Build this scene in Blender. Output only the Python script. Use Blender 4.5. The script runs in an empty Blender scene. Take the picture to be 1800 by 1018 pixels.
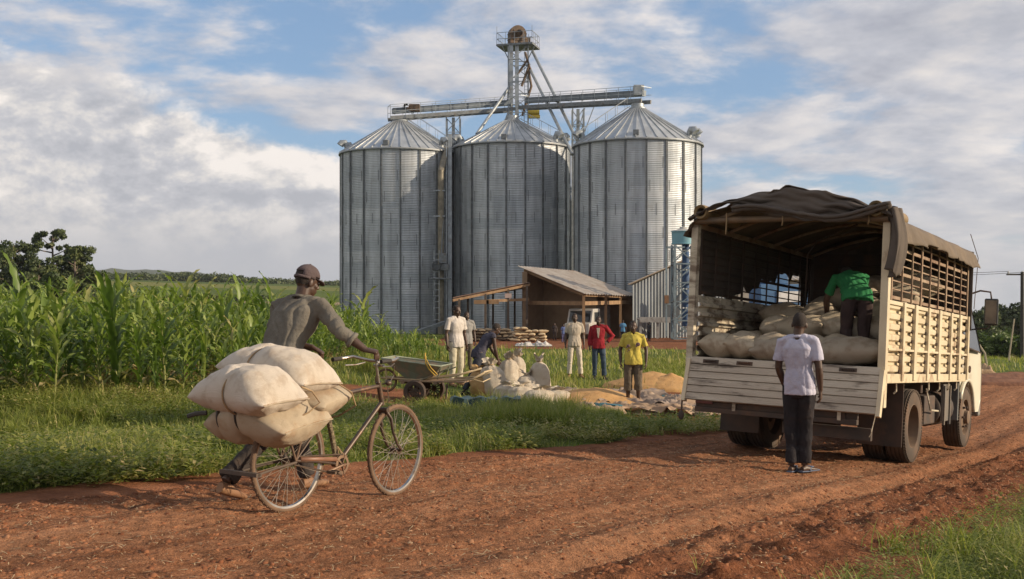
import bpy, bmesh, math, random
import numpy as np
from mathutils import Vector, Matrix, Euler, Quaternion
PI = math.pi
SC = bpy.context.scene
COL = SC.collection
# ---------------------------------------------------------------- camera, sky, sun, exposure
F = 1900.0                                     # focal length in photo pixels (1800 wide)
EYE = 2.0
cam_d = bpy.data.cameras.new('camera'); cam = bpy.data.objects.new('camera', cam_d); COL.objects.link(cam)
cam.location = (0, 0, EYE); cam.rotation_euler = (math.radians(90), 0, 0)
cam_d.sensor_width = 36; cam_d.lens = 36 * F / 1800; cam_d.clip_start = .1; cam_d.clip_end = 9000
SC.camera = cam
SUN_EL, SUN_AZ = math.radians(19), math.radians(101)      # azimuth clockwise from +Y
SUN = Vector((math.cos(SUN_EL) * math.sin(SUN_AZ), math.cos(SUN_EL) * math.cos(SUN_AZ), math.sin(SUN_EL)))
sd = bpy.data.lights.new('sun', 'SUN'); sd.energy = 4.8; sd.angle = math.radians(.6); sd.color = (1.0, .82, .60)
so = bpy.data.objects.new('sun', sd); COL.objects.link(so); so.rotation_euler = SUN.to_track_quat('Z', 'Y').to_euler()
SC.view_settings.view_transform = 'Standard'; SC.view_settings.look = 'None'
SC.view_settings.exposure = 0.38; SC.view_settings.gamma = 1.0; SC.view_settings.use_curve_mapping = False

class NT:
    """tiny node helper"""
    def __init__(s, tree): s.t = tree; tree.nodes.clear()
    def n(s, typ, **kw):
        nd = s.t.nodes.new(typ)
        for k, v in kw.items():
            if k[0] == 'i' and k[1:].isdigit(): nd.inputs[int(k[1:])].default_value = v
            elif hasattr(nd, k): setattr(nd, k, v)
            else: nd.inputs[k.replace('_', ' ')].default_value = v
        return nd
    def l(s, a, b): s.t.links.new(a, b)
    def math(s, op, a, b=None, clamp=False):
        nd = s.t.nodes.new('ShaderNodeMath'); nd.operation = op; nd.use_clamp = clamp
        for i, v in enumerate((a, b)):
            if v is None: continue
            if isinstance(v, (int, float)): nd.inputs[i].default_value = v
            else: s.l(v, nd.inputs[i])
        return nd.outputs[0]
    def mix(s, f, a, b, typ='MIX'):
        nd = s.t.nodes.new('ShaderNodeMix'); nd.data_type = 'RGBA'; nd.blend_type = typ
        for sock, v in ((nd.inputs[0], f), (nd.inputs[6], a), (nd.inputs[7], b)):
            if isinstance(v, (int, float)): sock.default_value = v
            elif isinstance(v, (tuple, list)): sock.default_value = (*v[:3], 1)
            else: s.l(v, sock)
        return nd.outputs[2]
    def ramp(s, f, stops, interp='LINEAR'):
        nd = s.t.nodes.new('ShaderNodeValToRGB'); cr = nd.color_ramp; cr.interpolation = interp
        while len(cr.elements) < len(stops): cr.elements.new(.5)
        for e, (p, c) in zip(cr.elements, stops):
            e.position = p; e.color = (*c, 1) if isinstance(c, (tuple, list)) else (c, c, c, 1)
        s.l(f, nd.inputs[0]); return nd.outputs[0]
    def noise(s, vec, scale, detail=4, rough=.55, dist=0):
        nd = s.n('ShaderNodeTexNoise'); nd.inputs['Scale'].default_value = scale; nd.inputs['Detail'].default_value = detail
        nd.inputs['Roughness'].default_value = rough; nd.inputs['Distortion'].default_value = dist
        if vec is not None: s.l(vec, nd.inputs['Vector'])
        return nd.outputs[0]

w = bpy.data.worlds.new('World'); SC.world = w; w.use_nodes = True
T = NT(w.node_tree)
sky = T.n('ShaderNodeTexSky', sky_type='NISHITA'); sky.sun_disc = False
sky.sun_elevation = SUN_EL; sky.sun_rotation = SUN_AZ; sky.air_density = 1.0; sky.dust_density = .6; sky.ozone_density = 1.5
tc = T.n('ShaderNodeTexCoord')
sep = T.n('ShaderNodeSeparateXYZ'); T.l(tc.outputs['Generated'], sep.inputs[0])
X, Y, Z = sep.outputs
def comb(a, b, c):
    nd = T.n('ShaderNodeCombineXYZ')
    for i, v in enumerate((a, b, c)):
        if isinstance(v, (int, float)): nd.inputs[i].default_value = v
        else: T.l(v, nd.inputs[i])
    return nd.outputs[0]
# layer 1: high broken sheet projected on a plane overhead
zz = T.math('ADD', T.math('MAXIMUM', Z, 0.0), .20)
pv = comb(T.math('DIVIDE', X, zz), T.math('DIVIDE', Y, zz), 0.0)
nA = T.noise(pv, 1.5, 12, .60, .1)
pv2 = T.n('ShaderNodeVectorMath', operation='ADD'); T.l(pv, pv2.inputs[0]); pv2.inputs[1].default_value = (.09, -.04, 0)
nA2 = T.noise(pv2.outputs[0], 1.5, 12, .60, .1)
# layer 2: low cumulus bank, billowing
cv = comb(X, Y, T.math('MULTIPLY', Z, 1.7))
nB = T.noise(cv, 6.5, 14, .62, .12)
cv2 = T.n('ShaderNodeVectorMath', operation='ADD'); T.l(cv, cv2.inputs[0]); cv2.inputs[1].default_value = (.016, 0, .028)
nB2 = T.noise(cv2.outputs[0], 6.5, 14, .62, .12)
def band(v, lo0, lo1, hi0, hi1):
    a = T.n('ShaderNodeMapRange', interpolation_type='SMOOTHSTEP'); T.l(v, a.inputs[0]); a.inputs[1].default_value = lo0; a.inputs[2].default_value = lo1
    b = T.n('ShaderNodeMapRange', interpolation_type='SMOOTHSTEP'); T.l(v, b.inputs[0]); b.inputs[1].default_value = hi0; b.inputs[2].default_value = hi1
    b.inputs[3].default_value = 1; b.inputs[4].default_value = 0
    return T.math('MULTIPLY', a.outputs[0], b.outputs[0])
ax = T.math('DIVIDE', X, T.math('MAXIMUM', Y, .05))                # tangent of the azimuth
# top of the bank falls from left to right
btop = T.math('ADD', T.math('MULTIPLY', ax, -.26), T.math('MULTIPLY', T.math('SUBTRACT', nB, .5), .16))
bd = T.math('SUBTRACT', T.math('ADD', btop, .082), Z)
bank = T.n('ShaderNodeMapRange', interpolation_type='SMOOTHSTEP'); T.l(bd, bank.inputs[0]); bank.inputs[1].default_value = -.004; bank.inputs[2].default_value = .022
covA = T.n('ShaderNodeMapRange', interpolation_type='SMOOTHSTEP'); T.l(T.math('ADD', nA, T.math('MULTIPLY', ax, .12)), covA.inputs[0])
covA.inputs[1].default_value = .41; covA.inputs[2].default_value = .56; covA.inputs[4].default_value = .93
litA = T.math('ADD', T.math('MULTIPLY', T.math('SUBTRACT', nA, nA2), 3.0), .50, True)
litB = T.math('ADD', T.math('MULTIPLY', T.math('SUBTRACT', nB, nB2), 5.0), .54, True)
colA = T.ramp(litA, [(.1, (.36, .37, .43)), (.45, (.53, .53, .57)), (.9, (.84, .78, .74))])
thick = T.ramp(nA, [(.5, 1.0), (.78, .78)])
colA = T.mix(1.0, colA, thick, 'MULTIPLY')
colB = T.ramp(litB, [(.05, (.42, .43, .47)), (.40, (.53, .53, .56)), (.65, (.69, .66, .64)), (.95, (.88, .82, .77))])
low = T.n('ShaderNodeMapRange', interpolation_type='SMOOTHSTEP'); T.l(Z, low.inputs[0]); low.inputs[1].default_value = .08; low.inputs[2].default_value = .005
veil = T.mix(T.math('MULTIPLY', low.outputs[0], .82), colB, (.41, .42, .455))
skc = T.mix(1.0, sky.outputs[0], (.092, .102, .118), 'MULTIPLY')
skc = T.mix(.45, skc, (.27, .42, .64))
c1 = T.mix(covA.outputs[0], skc, colA)
c2 = T.mix(bank.outputs[0], c1, veil)
hz = T.n('ShaderNodeMapRange', interpolation_type='SMOOTHSTEP'); T.l(Z, hz.inputs[0]); hz.inputs[1].default_value = .10; hz.inputs[2].default_value = .0
c3 = T.mix(T.math('MULTIPLY', hz.outputs[0], .75), c2, (.45, .455, .485))
bg = T.n('ShaderNodeBackground'); T.l(c3, bg.inputs[0]); bg.inputs[1].default_value = .86
wo = T.n('ShaderNodeOutputWorld'); T.l(bg.outputs[0], wo.inputs[0])

# ---------------------------------------------------------------- helpers
def P(px, py, Yd): return Vector(((px - 900) / F * Yd, Yd, EYE - (py - 509) / F * Yd))
def ss(a, b, x):
    t = np.clip((np.asarray(x, float) - a) / (b - a), 0, 1); return t * t * (3 - 2 * t)
def _h(ix, iy, iz, seed):
    h = (ix.astype(np.int64) * 374761393 + iy.astype(np.int64) * 668265263 + iz.astype(np.int64) * 2147483647 + seed * 974711) & 0xffffffff
    h = ((h ^ (h >> 13)) * 1274126177) & 0xffffffff
    h = ((h ^ (h >> 15)) * 2246822519) & 0xffffffff
    return ((h ^ (h >> 16)) & 0xffffff) / float(0xffffff) * 2 - 1
def vn(p, seed=0):
    p = np.asarray(p, float); i = np.floor(p); f = p - i; f = f * f * (3 - 2 * f); i = i.astype(np.int64); r = 0
    for dx in (0, 1):
        for dy in (0, 1):
            for dz in (0, 1):
                wt = (f[:, 0] if dx else 1 - f[:, 0]) * (f[:, 1] if dy else 1 - f[:, 1]) * (f[:, 2] if dz else 1 - f[:, 2])
                r = r + wt * _h(i[:, 0] + dx, i[:, 1] + dy, i[:, 2] + dz, seed)
    return r
def fbm(p, o=4, seed=0, g=.5):
    r = 0; a = 1
    for k in range(o): r = r + a * vn(np.asarray(p) * 2 ** k, seed + k); a *= g
    return r
def n2(x, y, sc, o=3, seed=0, g=.5):
    x = np.asarray(x, float).ravel(); y = np.asarray(y, float).ravel()
    return fbm(np.stack([x * sc, y * sc, np.full_like(x, .37)], 1), o, seed, g)

def tag(o, label=None, cat=None, group=None, kind=None):
    if label: o['label'] = label
    if cat: o['category'] = cat
    if group: o['group'] = group
    if kind: o['kind'] = kind
    return o
def empty(name, loc=(0, 0, 0), rot=(0, 0, 0), label=None, cat=None, group=None):
    o = bpy.data.objects.new(name, None); COL.objects.link(o); o.location = loc; o.rotation_euler = rot; o.empty_display_size = .2
    return tag(o, label, cat, group)
def np_mesh(name, V, faces, mat=None, attr=None, smooth=False, parent=None):
    """faces: int array (n,k) or list of such arrays"""
    V = np.asarray(V, np.float32); fl = faces if isinstance(faces, list) else [faces]
    me = bpy.data.meshes.new(name); me.vertices.add(len(V)); me.vertices.foreach_set('co', V.ravel())
    li = np.concatenate([f.ravel() for f in fl]).astype(np.int32)
    cnt = np.concatenate([np.full(len(f), f.shape[1]) for f in fl]); st = np.concatenate([[0], np.cumsum(cnt)[:-1]])
    me.loops.add(len(li)); me.loops.foreach_set('vertex_index', li)
    me.polygons.add(len(cnt)); me.polygons.foreach_set('loop_start', st.astype(np.int32))
    if smooth: me.polygons.foreach_set('use_smooth', np.ones(len(cnt), bool))
    me.update(calc_edges=True); me.validate()
    for k, a in (attr or {}).items():
        at = me.attributes.new(k, 'FLOAT', 'POINT'); at.data.foreach_set('value', np.asarray(a, np.float32))
    if mat: me.materials.append(mat)
    if name is None: return me
    o = bpy.data.objects.new(name, me); COL.objects.link(o)
    if parent: o.parent = parent
    return o

class G:
    """collects shapes; build() links them as ONE mesh object"""
    def __init__(s): s.v = []; s.f = []; s.M = Matrix.Identity(4)
    def add(s, vs, fs):
        o = len(s.v); s.v += [tuple(s.M @ Vector(v)) for v in vs]; s.f += [tuple(i + o for i in f) for f in fs]; return s
    def box(s, c, d, rot=None):
        R = rot.to_matrix() if isinstance(rot, Euler) else (rot or Matrix.Identity(3)); c = Vector(c)
        vs = [c + R @ Vector((x * d[0] / 2, y * d[1] / 2, z * d[2] / 2)) for x in (-1, 1) for y in (-1, 1) for z in (-1, 1)]
        return s.add(vs, [(0, 1, 3, 2), (4, 6, 7, 5), (0, 4, 5, 1), (2, 3, 7, 6), (0, 2, 6, 4), (1, 5, 7, 3)])
    def bb(s, x0, x1, y0, y1, z0, z1): return s.box(((x0 + x1) / 2, (y0 + y1) / 2, (z0 + z1) / 2), (x1 - x0, y1 - y0, z1 - z0))
    def beam(s, a, b, w, h=None, up=(0, 0, 1)):
        a, b = Vector(a), Vector(b); d = (b - a); L = d.length; d.normalize(); u = Vector(up)
        if abs(d.dot(u)) > .98: u = Vector((0, 1, 0))
        r = d.cross(u).normalized(); u = r.cross(d)
        R = Matrix((r, d, u)).transposed()
        return s.box((a + b) / 2, (w, L, h or w), R)
    def tube(s, pts, r, n=8, cap=True, asp=None, ref=None):
        pts = [Vector(p) for p in pts]; m = len(pts)
        rs = r if isinstance(r, (list, tuple)) else [r] * m
        vs = []; pr = None
        for i, p in enumerate(pts):
            t = (pts[min(i + 1, m - 1)] - pts[max(i - 1, 0)]).normalized()
            if pr is None:
                k = Vector(ref) if ref else (Vector((0, 0, 1)) if abs(t.z) < .9 else Vector((1, 0, 0)))
                pr = (k - t * k.dot(t)).normalized()
            else: pr = (pr - t * pr.dot(t)).normalized()
            q = t.cross(pr); ra = rs[i]
            ra, rb = (ra if isinstance(ra, (tuple, list)) else (ra, ra * (asp or 1)))
            for j in range(n):
                a = 2 * PI * j / n; vs.append(p + pr * (math.cos(a) * ra) + q * (math.sin(a) * rb))
        fs = [(i * n + j, i * n + (j + 1) % n, (i + 1) * n + (j + 1) % n, (i + 1) * n + j) for i in range(m - 1) for j in range(n)]
        if cap: fs += [tuple(range(n))[::-1], tuple((m - 1) * n + j for j in range(n))]
        return s.add(vs, fs)
    def loft(s, secs, n=20, e=2.3, cap=True):
        """secs: (centre, half-vector A, half-vector B)"""
        vs = []
        for c, A, B in secs:
            c, A, B = Vector(c), Vector(A), Vector(B)
            for j in range(n):
                a = 2 * PI * j / n; ca, sa = math.cos(a), math.sin(a)
                vs.append(c + A * (math.copysign(abs(ca) ** (2 / e), ca)) + B * (math.copysign(abs(sa) ** (2 / e), sa)))
        m = len(secs)
        fs = [(i * n + j, i * n + (j + 1) % n, (i + 1) * n + (j + 1) % n, (i + 1) * n + j) for i in range(m - 1) for j in range(n)]
        if cap: fs += [tuple(range(n))[::-1], tuple((m - 1) * n + j for j in range(n))]
        return s.add(vs, fs)
    def ell(s, c, r, n=12, R=None):
        c = Vector(c); R = R or Matrix.Identity(3); m = n // 2 + 1; vs = []; fs = []
        for i in range(1, m):
            th = PI * i / m
            for j in range(n):
                a = 2 * PI * j / n
                vs.append(c + R @ Vector((r[0] * math.sin(th) * math.cos(a), r[1] * math.sin(th) * math.sin(a), r[2] * math.cos(th))))
        k = len(vs); vs += [c + R @ Vector((0, 0, r[2])), c - R @ Vector((0, 0, r[2]))]
        for i in range(m - 2):
            for j in range(n): fs.append((i * n + j, (i + 1) * n + j, (i + 1) * n + (j + 1) % n, i * n + (j + 1) % n))
        for j in range(n):
            fs.append((k, j, (j + 1) % n)); fs.append((k + 1, (m - 2) * n + (j + 1) % n, (m - 2) * n + j))
        return s.add(vs, fs)
    def lathe(s, prof, n=24, c=(0, 0, 0), axis='z', close=False):
        """prof: (radius, height)"""
        c = Vector(c); vs = []; m = len(prof)
        for r, h in prof:
            for j in range(n):
                a = 2 * PI * j / n; x, y = r * math.cos(a), r * math.sin(a)
                v = (x, y, h) if axis == 'z' else ((h, x, y) if axis == 'x' else (x, h, y)); vs.append(c + Vector(v))
        fs = [(i * n + j, i * n + (j + 1) % n, (i + 1) * n + (j + 1) % n, (i + 1) * n + j) for i in range(m - 1) for j in range(n)]
        if close: fs += [((m - 1) * n + j, (m - 1) * n + (j + 1) % n, (j + 1) % n, j) for j in range(n)]
        return s.add(vs, fs)
    def prism(s, poly, h0, h1, axis='z'):
        n = len(poly); mk = (lambda a, b, h: (a, b, h)) if axis == 'z' else ((lambda a, b, h: (h, a, b)) if axis == 'x' else (lambda a, b, h: (a, h, b)))
        vs = [mk(a, b, h0) for a, b in poly] + [mk(a, b, h1) for a, b in poly]
        return s.add(vs, [tuple(range(n))[::-1], tuple(range(n, 2 * n))] + [(i, (i + 1) % n, n + (i + 1) % n, n + i) for i in range(n)])
    def torus(s, c, R, r, n=48, m=10, axis='x', asp=1.0):
        prof = [(R + r * math.cos(2 * PI * k / m), r * asp * math.sin(2 * PI * k / m)) for k in range(m)]
        return s.lathe(prof, n, c, axis, True)
    def grid(s, fn, nu, nv):
        vs = [fn(i / nu, j / nv) for i in range(nu + 1) for j in range(nv + 1)]
        return s.add(vs, [(i * (nv + 1) + j, (i + 1) * (nv + 1) + j, (i + 1) * (nv + 1) + j + 1, i * (nv + 1) + j + 1) for i in range(nu) for j in range(nv)])
    def build(s, name, mat, parent=None, smooth=False, bevel=0, solid=0, label=None, attr=None):
        me = bpy.data.meshes.new(name); me.from_pydata(s.v, [], s.f)
        bm = bmesh.new(); bm.from_mesh(me); bmesh.ops.recalc_face_normals(bm, faces=bm.faces); bm.to_mesh(me); bm.free()
        if mat: me.materials.append(mat)
        if smooth:
            for p in me.polygons: p.use_smooth = True
            if smooth == 'auto': 
                try: me.set_sharp_from_angle(angle=math.radians(40))
                except Exception: pass
        o = bpy.data.objects.new(name, me); COL.objects.link(o)
        if parent: o.parent = parent
        if solid: m = o.modifiers.new('s', 'SOLIDIFY'); m.thickness = solid; m.offset = 0
        if bevel: m = o.modifiers.new('b', 'BEVEL'); m.width = bevel; m.segments = 2; m.limit_method = 'ANGLE'
        if label: o['label'] = label
        return o

def organic(g, name, mat, parent, voxel=.01, smooth=3, disp=None, label=None):
    """fuse the overlapping closed shapes of g into one continuous skin"""
    o = g.build('tmp_fuse', None)
    m = o.modifiers.new('r', 'REMESH'); m.mode = 'VOXEL'; m.voxel_size = voxel
    if smooth: k = o.modifiers.new('k', 'SMOOTH'); k.iterations = smooth; k.factor = .5
    dg = bpy.context.evaluated_depsgraph_get(); me = bpy.data.meshes.new_from_object(o.evaluated_get(dg))
    old = o.data; bpy.data.objects.remove(o); bpy.data.meshes.remove(old)
    if disp and len(me.vertices):
        n = len(me.vertices); co = np.empty(n * 3, np.float32); me.vertices.foreach_get('co', co); co = co.reshape(-1, 3)
        no = np.empty(n * 3, np.float32); me.vertex_normals.foreach_get('vector', no); no = no.reshape(-1, 3)
        co = co + no * disp(co)[:, None]; me.vertices.foreach_set('co', co.astype(np.float32).ravel()); me.update()
    me.name = name; me.materials.clear(); me.materials.append(mat)
    me.polygons.foreach_set('use_smooth', np.ones(len(me.polygons), bool))
    o = bpy.data.objects.new(name, me); COL.objects.link(o); o.parent = parent
    if label: o['label'] = label
    return o

# ---------------------------------------------------------------- materials
MT = {}
def mat(name, c, c2=None, sc=4, rough=.75, metal=0, bump=0, bs=40, dirt=None, ds=2.5, da=.5, dt=.55, stretch=None, weave=0, spec=.5, detail=5, trans=0, contrast=(.35, .65)):
    if name in MT: return MT[name]
    m = bpy.data.materials.new(name); m.use_nodes = True; t = NT(m.node_tree); MT[name] = m
    out = t.n('ShaderNodeOutputMaterial'); b = t.n('ShaderNodeBsdfPrincipled'); t.l(b.outputs[0], out.inputs[0])
    tc = t.n('ShaderNodeTexCoord'); vec = tc.outputs['Object']
    if stretch:
        mp = t.n('ShaderNodeMapping'); mp.inputs['Scale'].default_value = stretch; t.l(vec, mp.inputs[0]); vec2 = mp.outputs[0]
    else: vec2 = vec
    col = t.mix(t.ramp(t.noise(vec2, sc, detail), [(contrast[0], 0.0), (contrast[1], 1.0)]), c, c2 or tuple(x * .8 for x in c))
    if dirt:
        d = t.ramp(t.noise(vec2, ds, 8, .65), [(dt, 0.0), (dt + .12, 1.0)])
        col = t.mix(t.math('MULTIPLY', d, da), col, dirt)
    t.l(col, b.inputs['Base Color']); b.inputs['Roughness'].default_value = rough; b.inputs['Metallic'].default_value = metal
    b.inputs['Specular IOR Level'].default_value = spec
    if bump or weave:
        h = t.noise(vec2, bs, 6, .6)
        if weave:
            wv = t.n('ShaderNodeTexWave', wave_type='BANDS', bands_direction='X'); wv.inputs['Scale'].default_value = weave; t.l(vec, wv.inputs[0])
            wz = t.n('ShaderNodeTexWave', wave_type='BANDS', bands_direction='Y'); wz.inputs['Scale'].default_value = weave; t.l(vec, wz.inputs[0])
            h = t.math('ADD', h, t.math('MULTIPLY', t.math('ADD', wv.outputs[0], wz.outputs[0]), .25))
        bp = t.n('ShaderNodeBump'); bp.inputs['Strength'].default_value = bump or .3; bp.inputs['Distance'].default_value = .02
        t.l(h, bp.inputs['Height']); t.l(bp.outputs[0], b.inputs['Normal'])
    return m
def leafmat(name, stops, trans=.3, rough=.55, spec=.35, rv=0.0):
    if name in MT: return MT[name]
    m = bpy.data.materials.new(name); m.use_nodes = True; t = NT(m.node_tree); MT[name] = m
    out = t.n('ShaderNodeOutputMaterial'); b = t.n('ShaderNodeBsdfPrincipled'); a = t.n('ShaderNodeAttribute', attribute_name='tint')
    oi = t.n('ShaderNodeObjectInfo'); f_ = t.math('ADD', a.outputs['Fac'], t.math('MULTIPLY', t.math('SUBTRACT', oi.outputs['Random'], .5), rv), True)
    col = t.ramp(f_, stops)
    t.l(col, b.inputs['Base Color']); b.inputs['Roughness'].default_value = rough; b.inputs['Specular IOR Level'].default_value = spec
    tr = t.n('ShaderNodeBsdfTranslucent'); t.l(t.mix(1.0, col, (1.0, 1.15, .55), 'MULTIPLY'), tr.inputs[0])
    mx = t.n('ShaderNodeMixShader'); mx.inputs[0].default_value = trans; t.l(b.outputs[0], mx.inputs[1]); t.l(tr.outputs[0], mx.inputs[2])
    t.l(mx.outputs[0], out.inputs[0]); return m

# ---------------------------------------------------------------- terrain
RD = np.array((.56, .8285)); RN = np.array((.8285, -.56))      # along the road, to its right
VL, VR = -6.6, -1.95
HU = [(-12, 1.3), (0, .8), (5.24, .512), (6.4, .452), (8.5, .28), (11.3, .05), (13.8, -.11), (17.1, -.36), (21, -.44), (28, -.46), (45, -1.1), (80, -2.3), (200, -9)]
HY = [(-20, 1.6), (0, 1.0), (4, .75), (6, .62), (7.5, .5), (9.5, .25), (11.6, .05), (13, -.1), (16, -.3), (19, -.3), (22, -.27), (28, -.3), (36, -.45), (45, -.68), (70, -1.15), (100, -1.9)]
def hgt(x, y):
    x = np.asarray(x, float); y = np.asarray(y, float)
    g = np.interp(y, *zip(*HY)); u = x * RD[0] + y * RD[1]; v = x * RN[0] + y * RN[1]
    L = np.interp(y, [100, 160, 300, 500, 900, 1500], [0, 1.7, 3.6, 5.2, 6, 8]) + ss(60, 400, y) * np.clip((-x - .1 * y) * .028, -2, 6)
    Rr = np.interp(y, [100, 200, 500, 1500], [0, -6, -16, -48]) - ss(.22, .36, x / (np.maximum(y, 1) + 20)) * np.interp(y, [38, 80, 200], [0, 1.9, 2.6]) / np.maximum(ss(0, .28, x / (np.maximum(y, 1) + 20)), .2)
    s = ss(0, .28, x / (np.maximum(y, 1) + 20)); far = L * (1 - s) + Rr * s
    lift = ss(1, -8, x) * ss(11, 17, y) * (1 - ss(30, 60, y)) * .68
    h = np.interp(u, *zip(*HU)); wr = ss(8.5, 3.6, np.abs(v - (VL + VR) / 2)) * (1 - ss(40, 60, y))
    return (g + far + lift) * (1 - wr) + h * wr
def H(x, y): return float(hgt(x, y))
def soilmask(x, y):
    """1 = bare red soil, 0 = grass"""
    x = np.asarray(x, float); y = np.asarray(y, float); sh = x.shape
    n = n2(x, y, .55, 4, 5).reshape(sh); v = x * RN[0] + y * RN[1]
    m = ss(.55, .85, n)                                                            # odd bare patches
    yard = ss(49, 53, y + 3 * n) * (1 - ss(72, 78, y)) * ss(-6, -3, x + n) * (1 - ss(20, 26, x))
    tarp = np.exp(-(((x - 3.0) / 3.4) ** 2 + ((y - 22.0) / 4.2) ** 2) * 1.2) * 1.5 + n * .25 - .35
    trackL = np.exp(-((x + 2.6) / 1.6) ** 2 - ((y - 21.0) / 1.6) ** 2) * 1.1
    corn = ss(16, 17.5, y) * (1 - ss(36, 40, y)) * ss(-3.5, -5, x) * .5
    behind = ss(-7.4, -6.9, v + .3 * n) * (1 - ss(-1.8, -1.3, v + .3 * n))
    sh1 = np.exp(-((x - 3.4) / 1.5) ** 2 - ((y - 17.2) / .8) ** 2) * 1.2
    return np.clip(np.maximum.reduce([m * .7 * (y < 60), yard, np.clip(tarp, 0, 1), trackL, corn, behind, sh1]), 0, 1)
# ---------------------------------------------------------------- ground sheet
def ground_material():
    m = bpy.data.materials.new('ground'); m.use_nodes = True; t = NT(m.node_tree)
    out = t.n('ShaderNodeOutputMaterial'); b = t.n('ShaderNodeBsdfPrincipled'); t.l(b.outputs[0], out.inputs[0]); b.inputs['Roughness'].default_value = .95
    b.inputs['Specular IOR Level'].default_value = .1
    tc = t.n('ShaderNodeTexCoord'); v = tc.outputs['Object']
    soil = t.n('ShaderNodeAttribute', attribute_name='soil').outputs['Fac']; fld = t.n('ShaderNodeAttribute', attribute_name='field').outputs['Fac']
    n1 = t.noise(v, 3, 8, .6); n3 = t.noise(v, 22, 6, .6); n4 = t.noise(v, .35, 5, .6)
    gr = t.ramp(n3, [(.3, (.045, .065, .015)), (.55, (.10, .125, .03)), (.75, (.17, .165, .05))])
    sl = t.ramp(n1, [(.3, (.13, .052, .026)), (.55, (.22, .090, .044)), (.75, (.31, .15, .082))])
    mf = t.ramp(t.math('ADD', soil, t.math('MULTIPLY', t.math('SUBTRACT', n3, .5), .7)), [(.38, 0.0), (.56, 1.0)])
    c = t.mix(mf, gr, sl)
    ff = t.ramp(fld, [(0.0, (.055, .085, .020)), (.25, (.10, .13, .030)), (.5, (.19, .18, .055)), (.75, (.27, .21, .12)), (1.0, (.33, .25, .17))])
    isf = t.ramp(fld, [(0.0, 0.0), (.02, 1.0)])
    c = t.mix(isf, c, t.mix(.35, ff, t.mix(1.0, ff, t.ramp(n4, [(.3, .6), (.7, 1.3)]), 'MULTIPLY')))
    t.l(c, b.inputs['Base Color'])
    bp = t.n('ShaderNodeBump'); bp.inputs['Strength'].default_value = .8; bp.inputs['Distance'].default_value = .05; t.l(n3, bp.inputs['Height']); t.l(bp.outputs[0], b.inputs['Normal'])
    return m
GM = ground_material()
ny, nx = 420, 420
yy = np.exp(np.linspace(math.log(4), math.log(2400), ny)) - 14
sx = np.sinh(np.linspace(-2.3, 2.3, nx)) / np.sinh(2.3) * 1.7
Yg, Sg = np.meshgrid(yy, sx, indexing='ij'); Xg = Sg * (Yg + 18)
Zg = hgt(Xg, Yg); vv = Xg * RN[0] + Yg * RN[1]
Zg = Zg + n2(Xg, Yg, .8, 4, 3).reshape(Zg.shape) * .035 * (Yg < 90) - .22 * ss(VL - .15, VL + .5, vv) * ss(VR + .25, VR - .4, vv) * (Yg < 60)
fld = np.zeros_like(Xg)
fl = ss(85, 90, Yg) * (Xg < 60)
q = (Yg + .25 * Xg)
fv = np.where(q < 120, .30, np.where(q < 150, .12, np.where(q < 162, .95, np.where(q < 260, .22, np.where(q < 330, .45, np.where(q < 420, .12, .6))))))
fld = np.where(fl > .5, np.clip(fv + .06 * n2(Xg, Yg, .02, 3, 9).reshape(Xg.shape), .03, 1), 0)
fld = np.where((Yg > 40) & (Xg > .36 * Yg), .22, fld)
idx = np.arange(ny * nx).reshape(ny, nx)
fc = np.stack([idx[:-1, :-1], idx[:-1, 1:], idx[1:, 1:], idx[1:, :-1]], -1).reshape(-1, 4)
go = np_mesh('ground', np.stack([Xg, Yg, Zg], -1).reshape(-1, 3), fc, GM, {'soil': soilmask(Xg, Yg).ravel(), 'field': fld.ravel()}, True)
tag(go, kind='structure')

# ---------------------------------------------------------------- red earth road
def road_z(u, v):
    """height offset of the road surface over hgt()"""
    sh = u.shape; a = v - (VL + VR) / 2
    edge = -ss(2.25, 3.1, np.abs(a)) * .10
    wob = n2(u * .12, u * 0, 1, 2, 31).reshape(sh) * .12
    ruts = 0
    for c0, wd, dp in ((-1.0, .26, .035), (.75, .26, .035), (1.42, .16, .06), (-1.75, .2, .03), (.1, .3, .012)):
        ruts = ruts - dp * np.exp(-((a - c0 - wob) / wd) ** 2)
    ruts = ruts + .05 * np.exp(-((a - 1.75 - wob) / .17) ** 2) + .055 * np.exp(-((a - 2.25 - wob) / .2) ** 2) + .018 * np.exp(-((a - 1.12 - wob) / .12) ** 2)
    nn = lambda s, o, sd, st=1: n2(u * st, v, s, o, sd).reshape(sh)
    rough = ss(1.1, 2.0, a) * .75 + .25 + ss(-1.9, -2.3, a) * .3
    clod = np.clip(nn(7, 3, 40, .6) - .2, 0, 1) * .065 * rough + np.clip(nn(17, 2, 43, .8) - .3, 0, 1) * .03 * rough
    fine = nn(30, 3, 44, .7) * .008 * (.8 + rough) + np.clip(nn(13, 2, 49, .7) - .25, 0, 1) * .016 + nn(1.6, 3, 47, .5) * .022
    return edge + ruts + clod + fine
us = np.concatenate([np.arange(-6, 2, .08), np.arange(2, 9, .022), np.arange(9, 16, .04), np.arange(16, 34, .1), np.arange(34, 62, .5)])
vs_ = np.arange(VL - .75, VR + .78, .024)
U, Vv = np.meshgrid(us, vs_, indexing='ij'); XR = U * RD[0] + Vv * RN[0]; YR = U * RD[1] + Vv * RN[1]
ZR = hgt(XR, YR) + road_z(U, Vv) + .004 + n2(U, Vv, .9, 2, 60).reshape(U.shape) * .02 * ss(2.0, 2.6, np.abs(Vv - (VL + VR) / 2))
def RZ(x, y):
    u = np.array([[x * RD[0] + y * RD[1]]]); v = np.array([[x * RN[0] + y * RN[1]]]); return H(x, y) + float(road_z(u, v)[0, 0]) + .004
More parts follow.
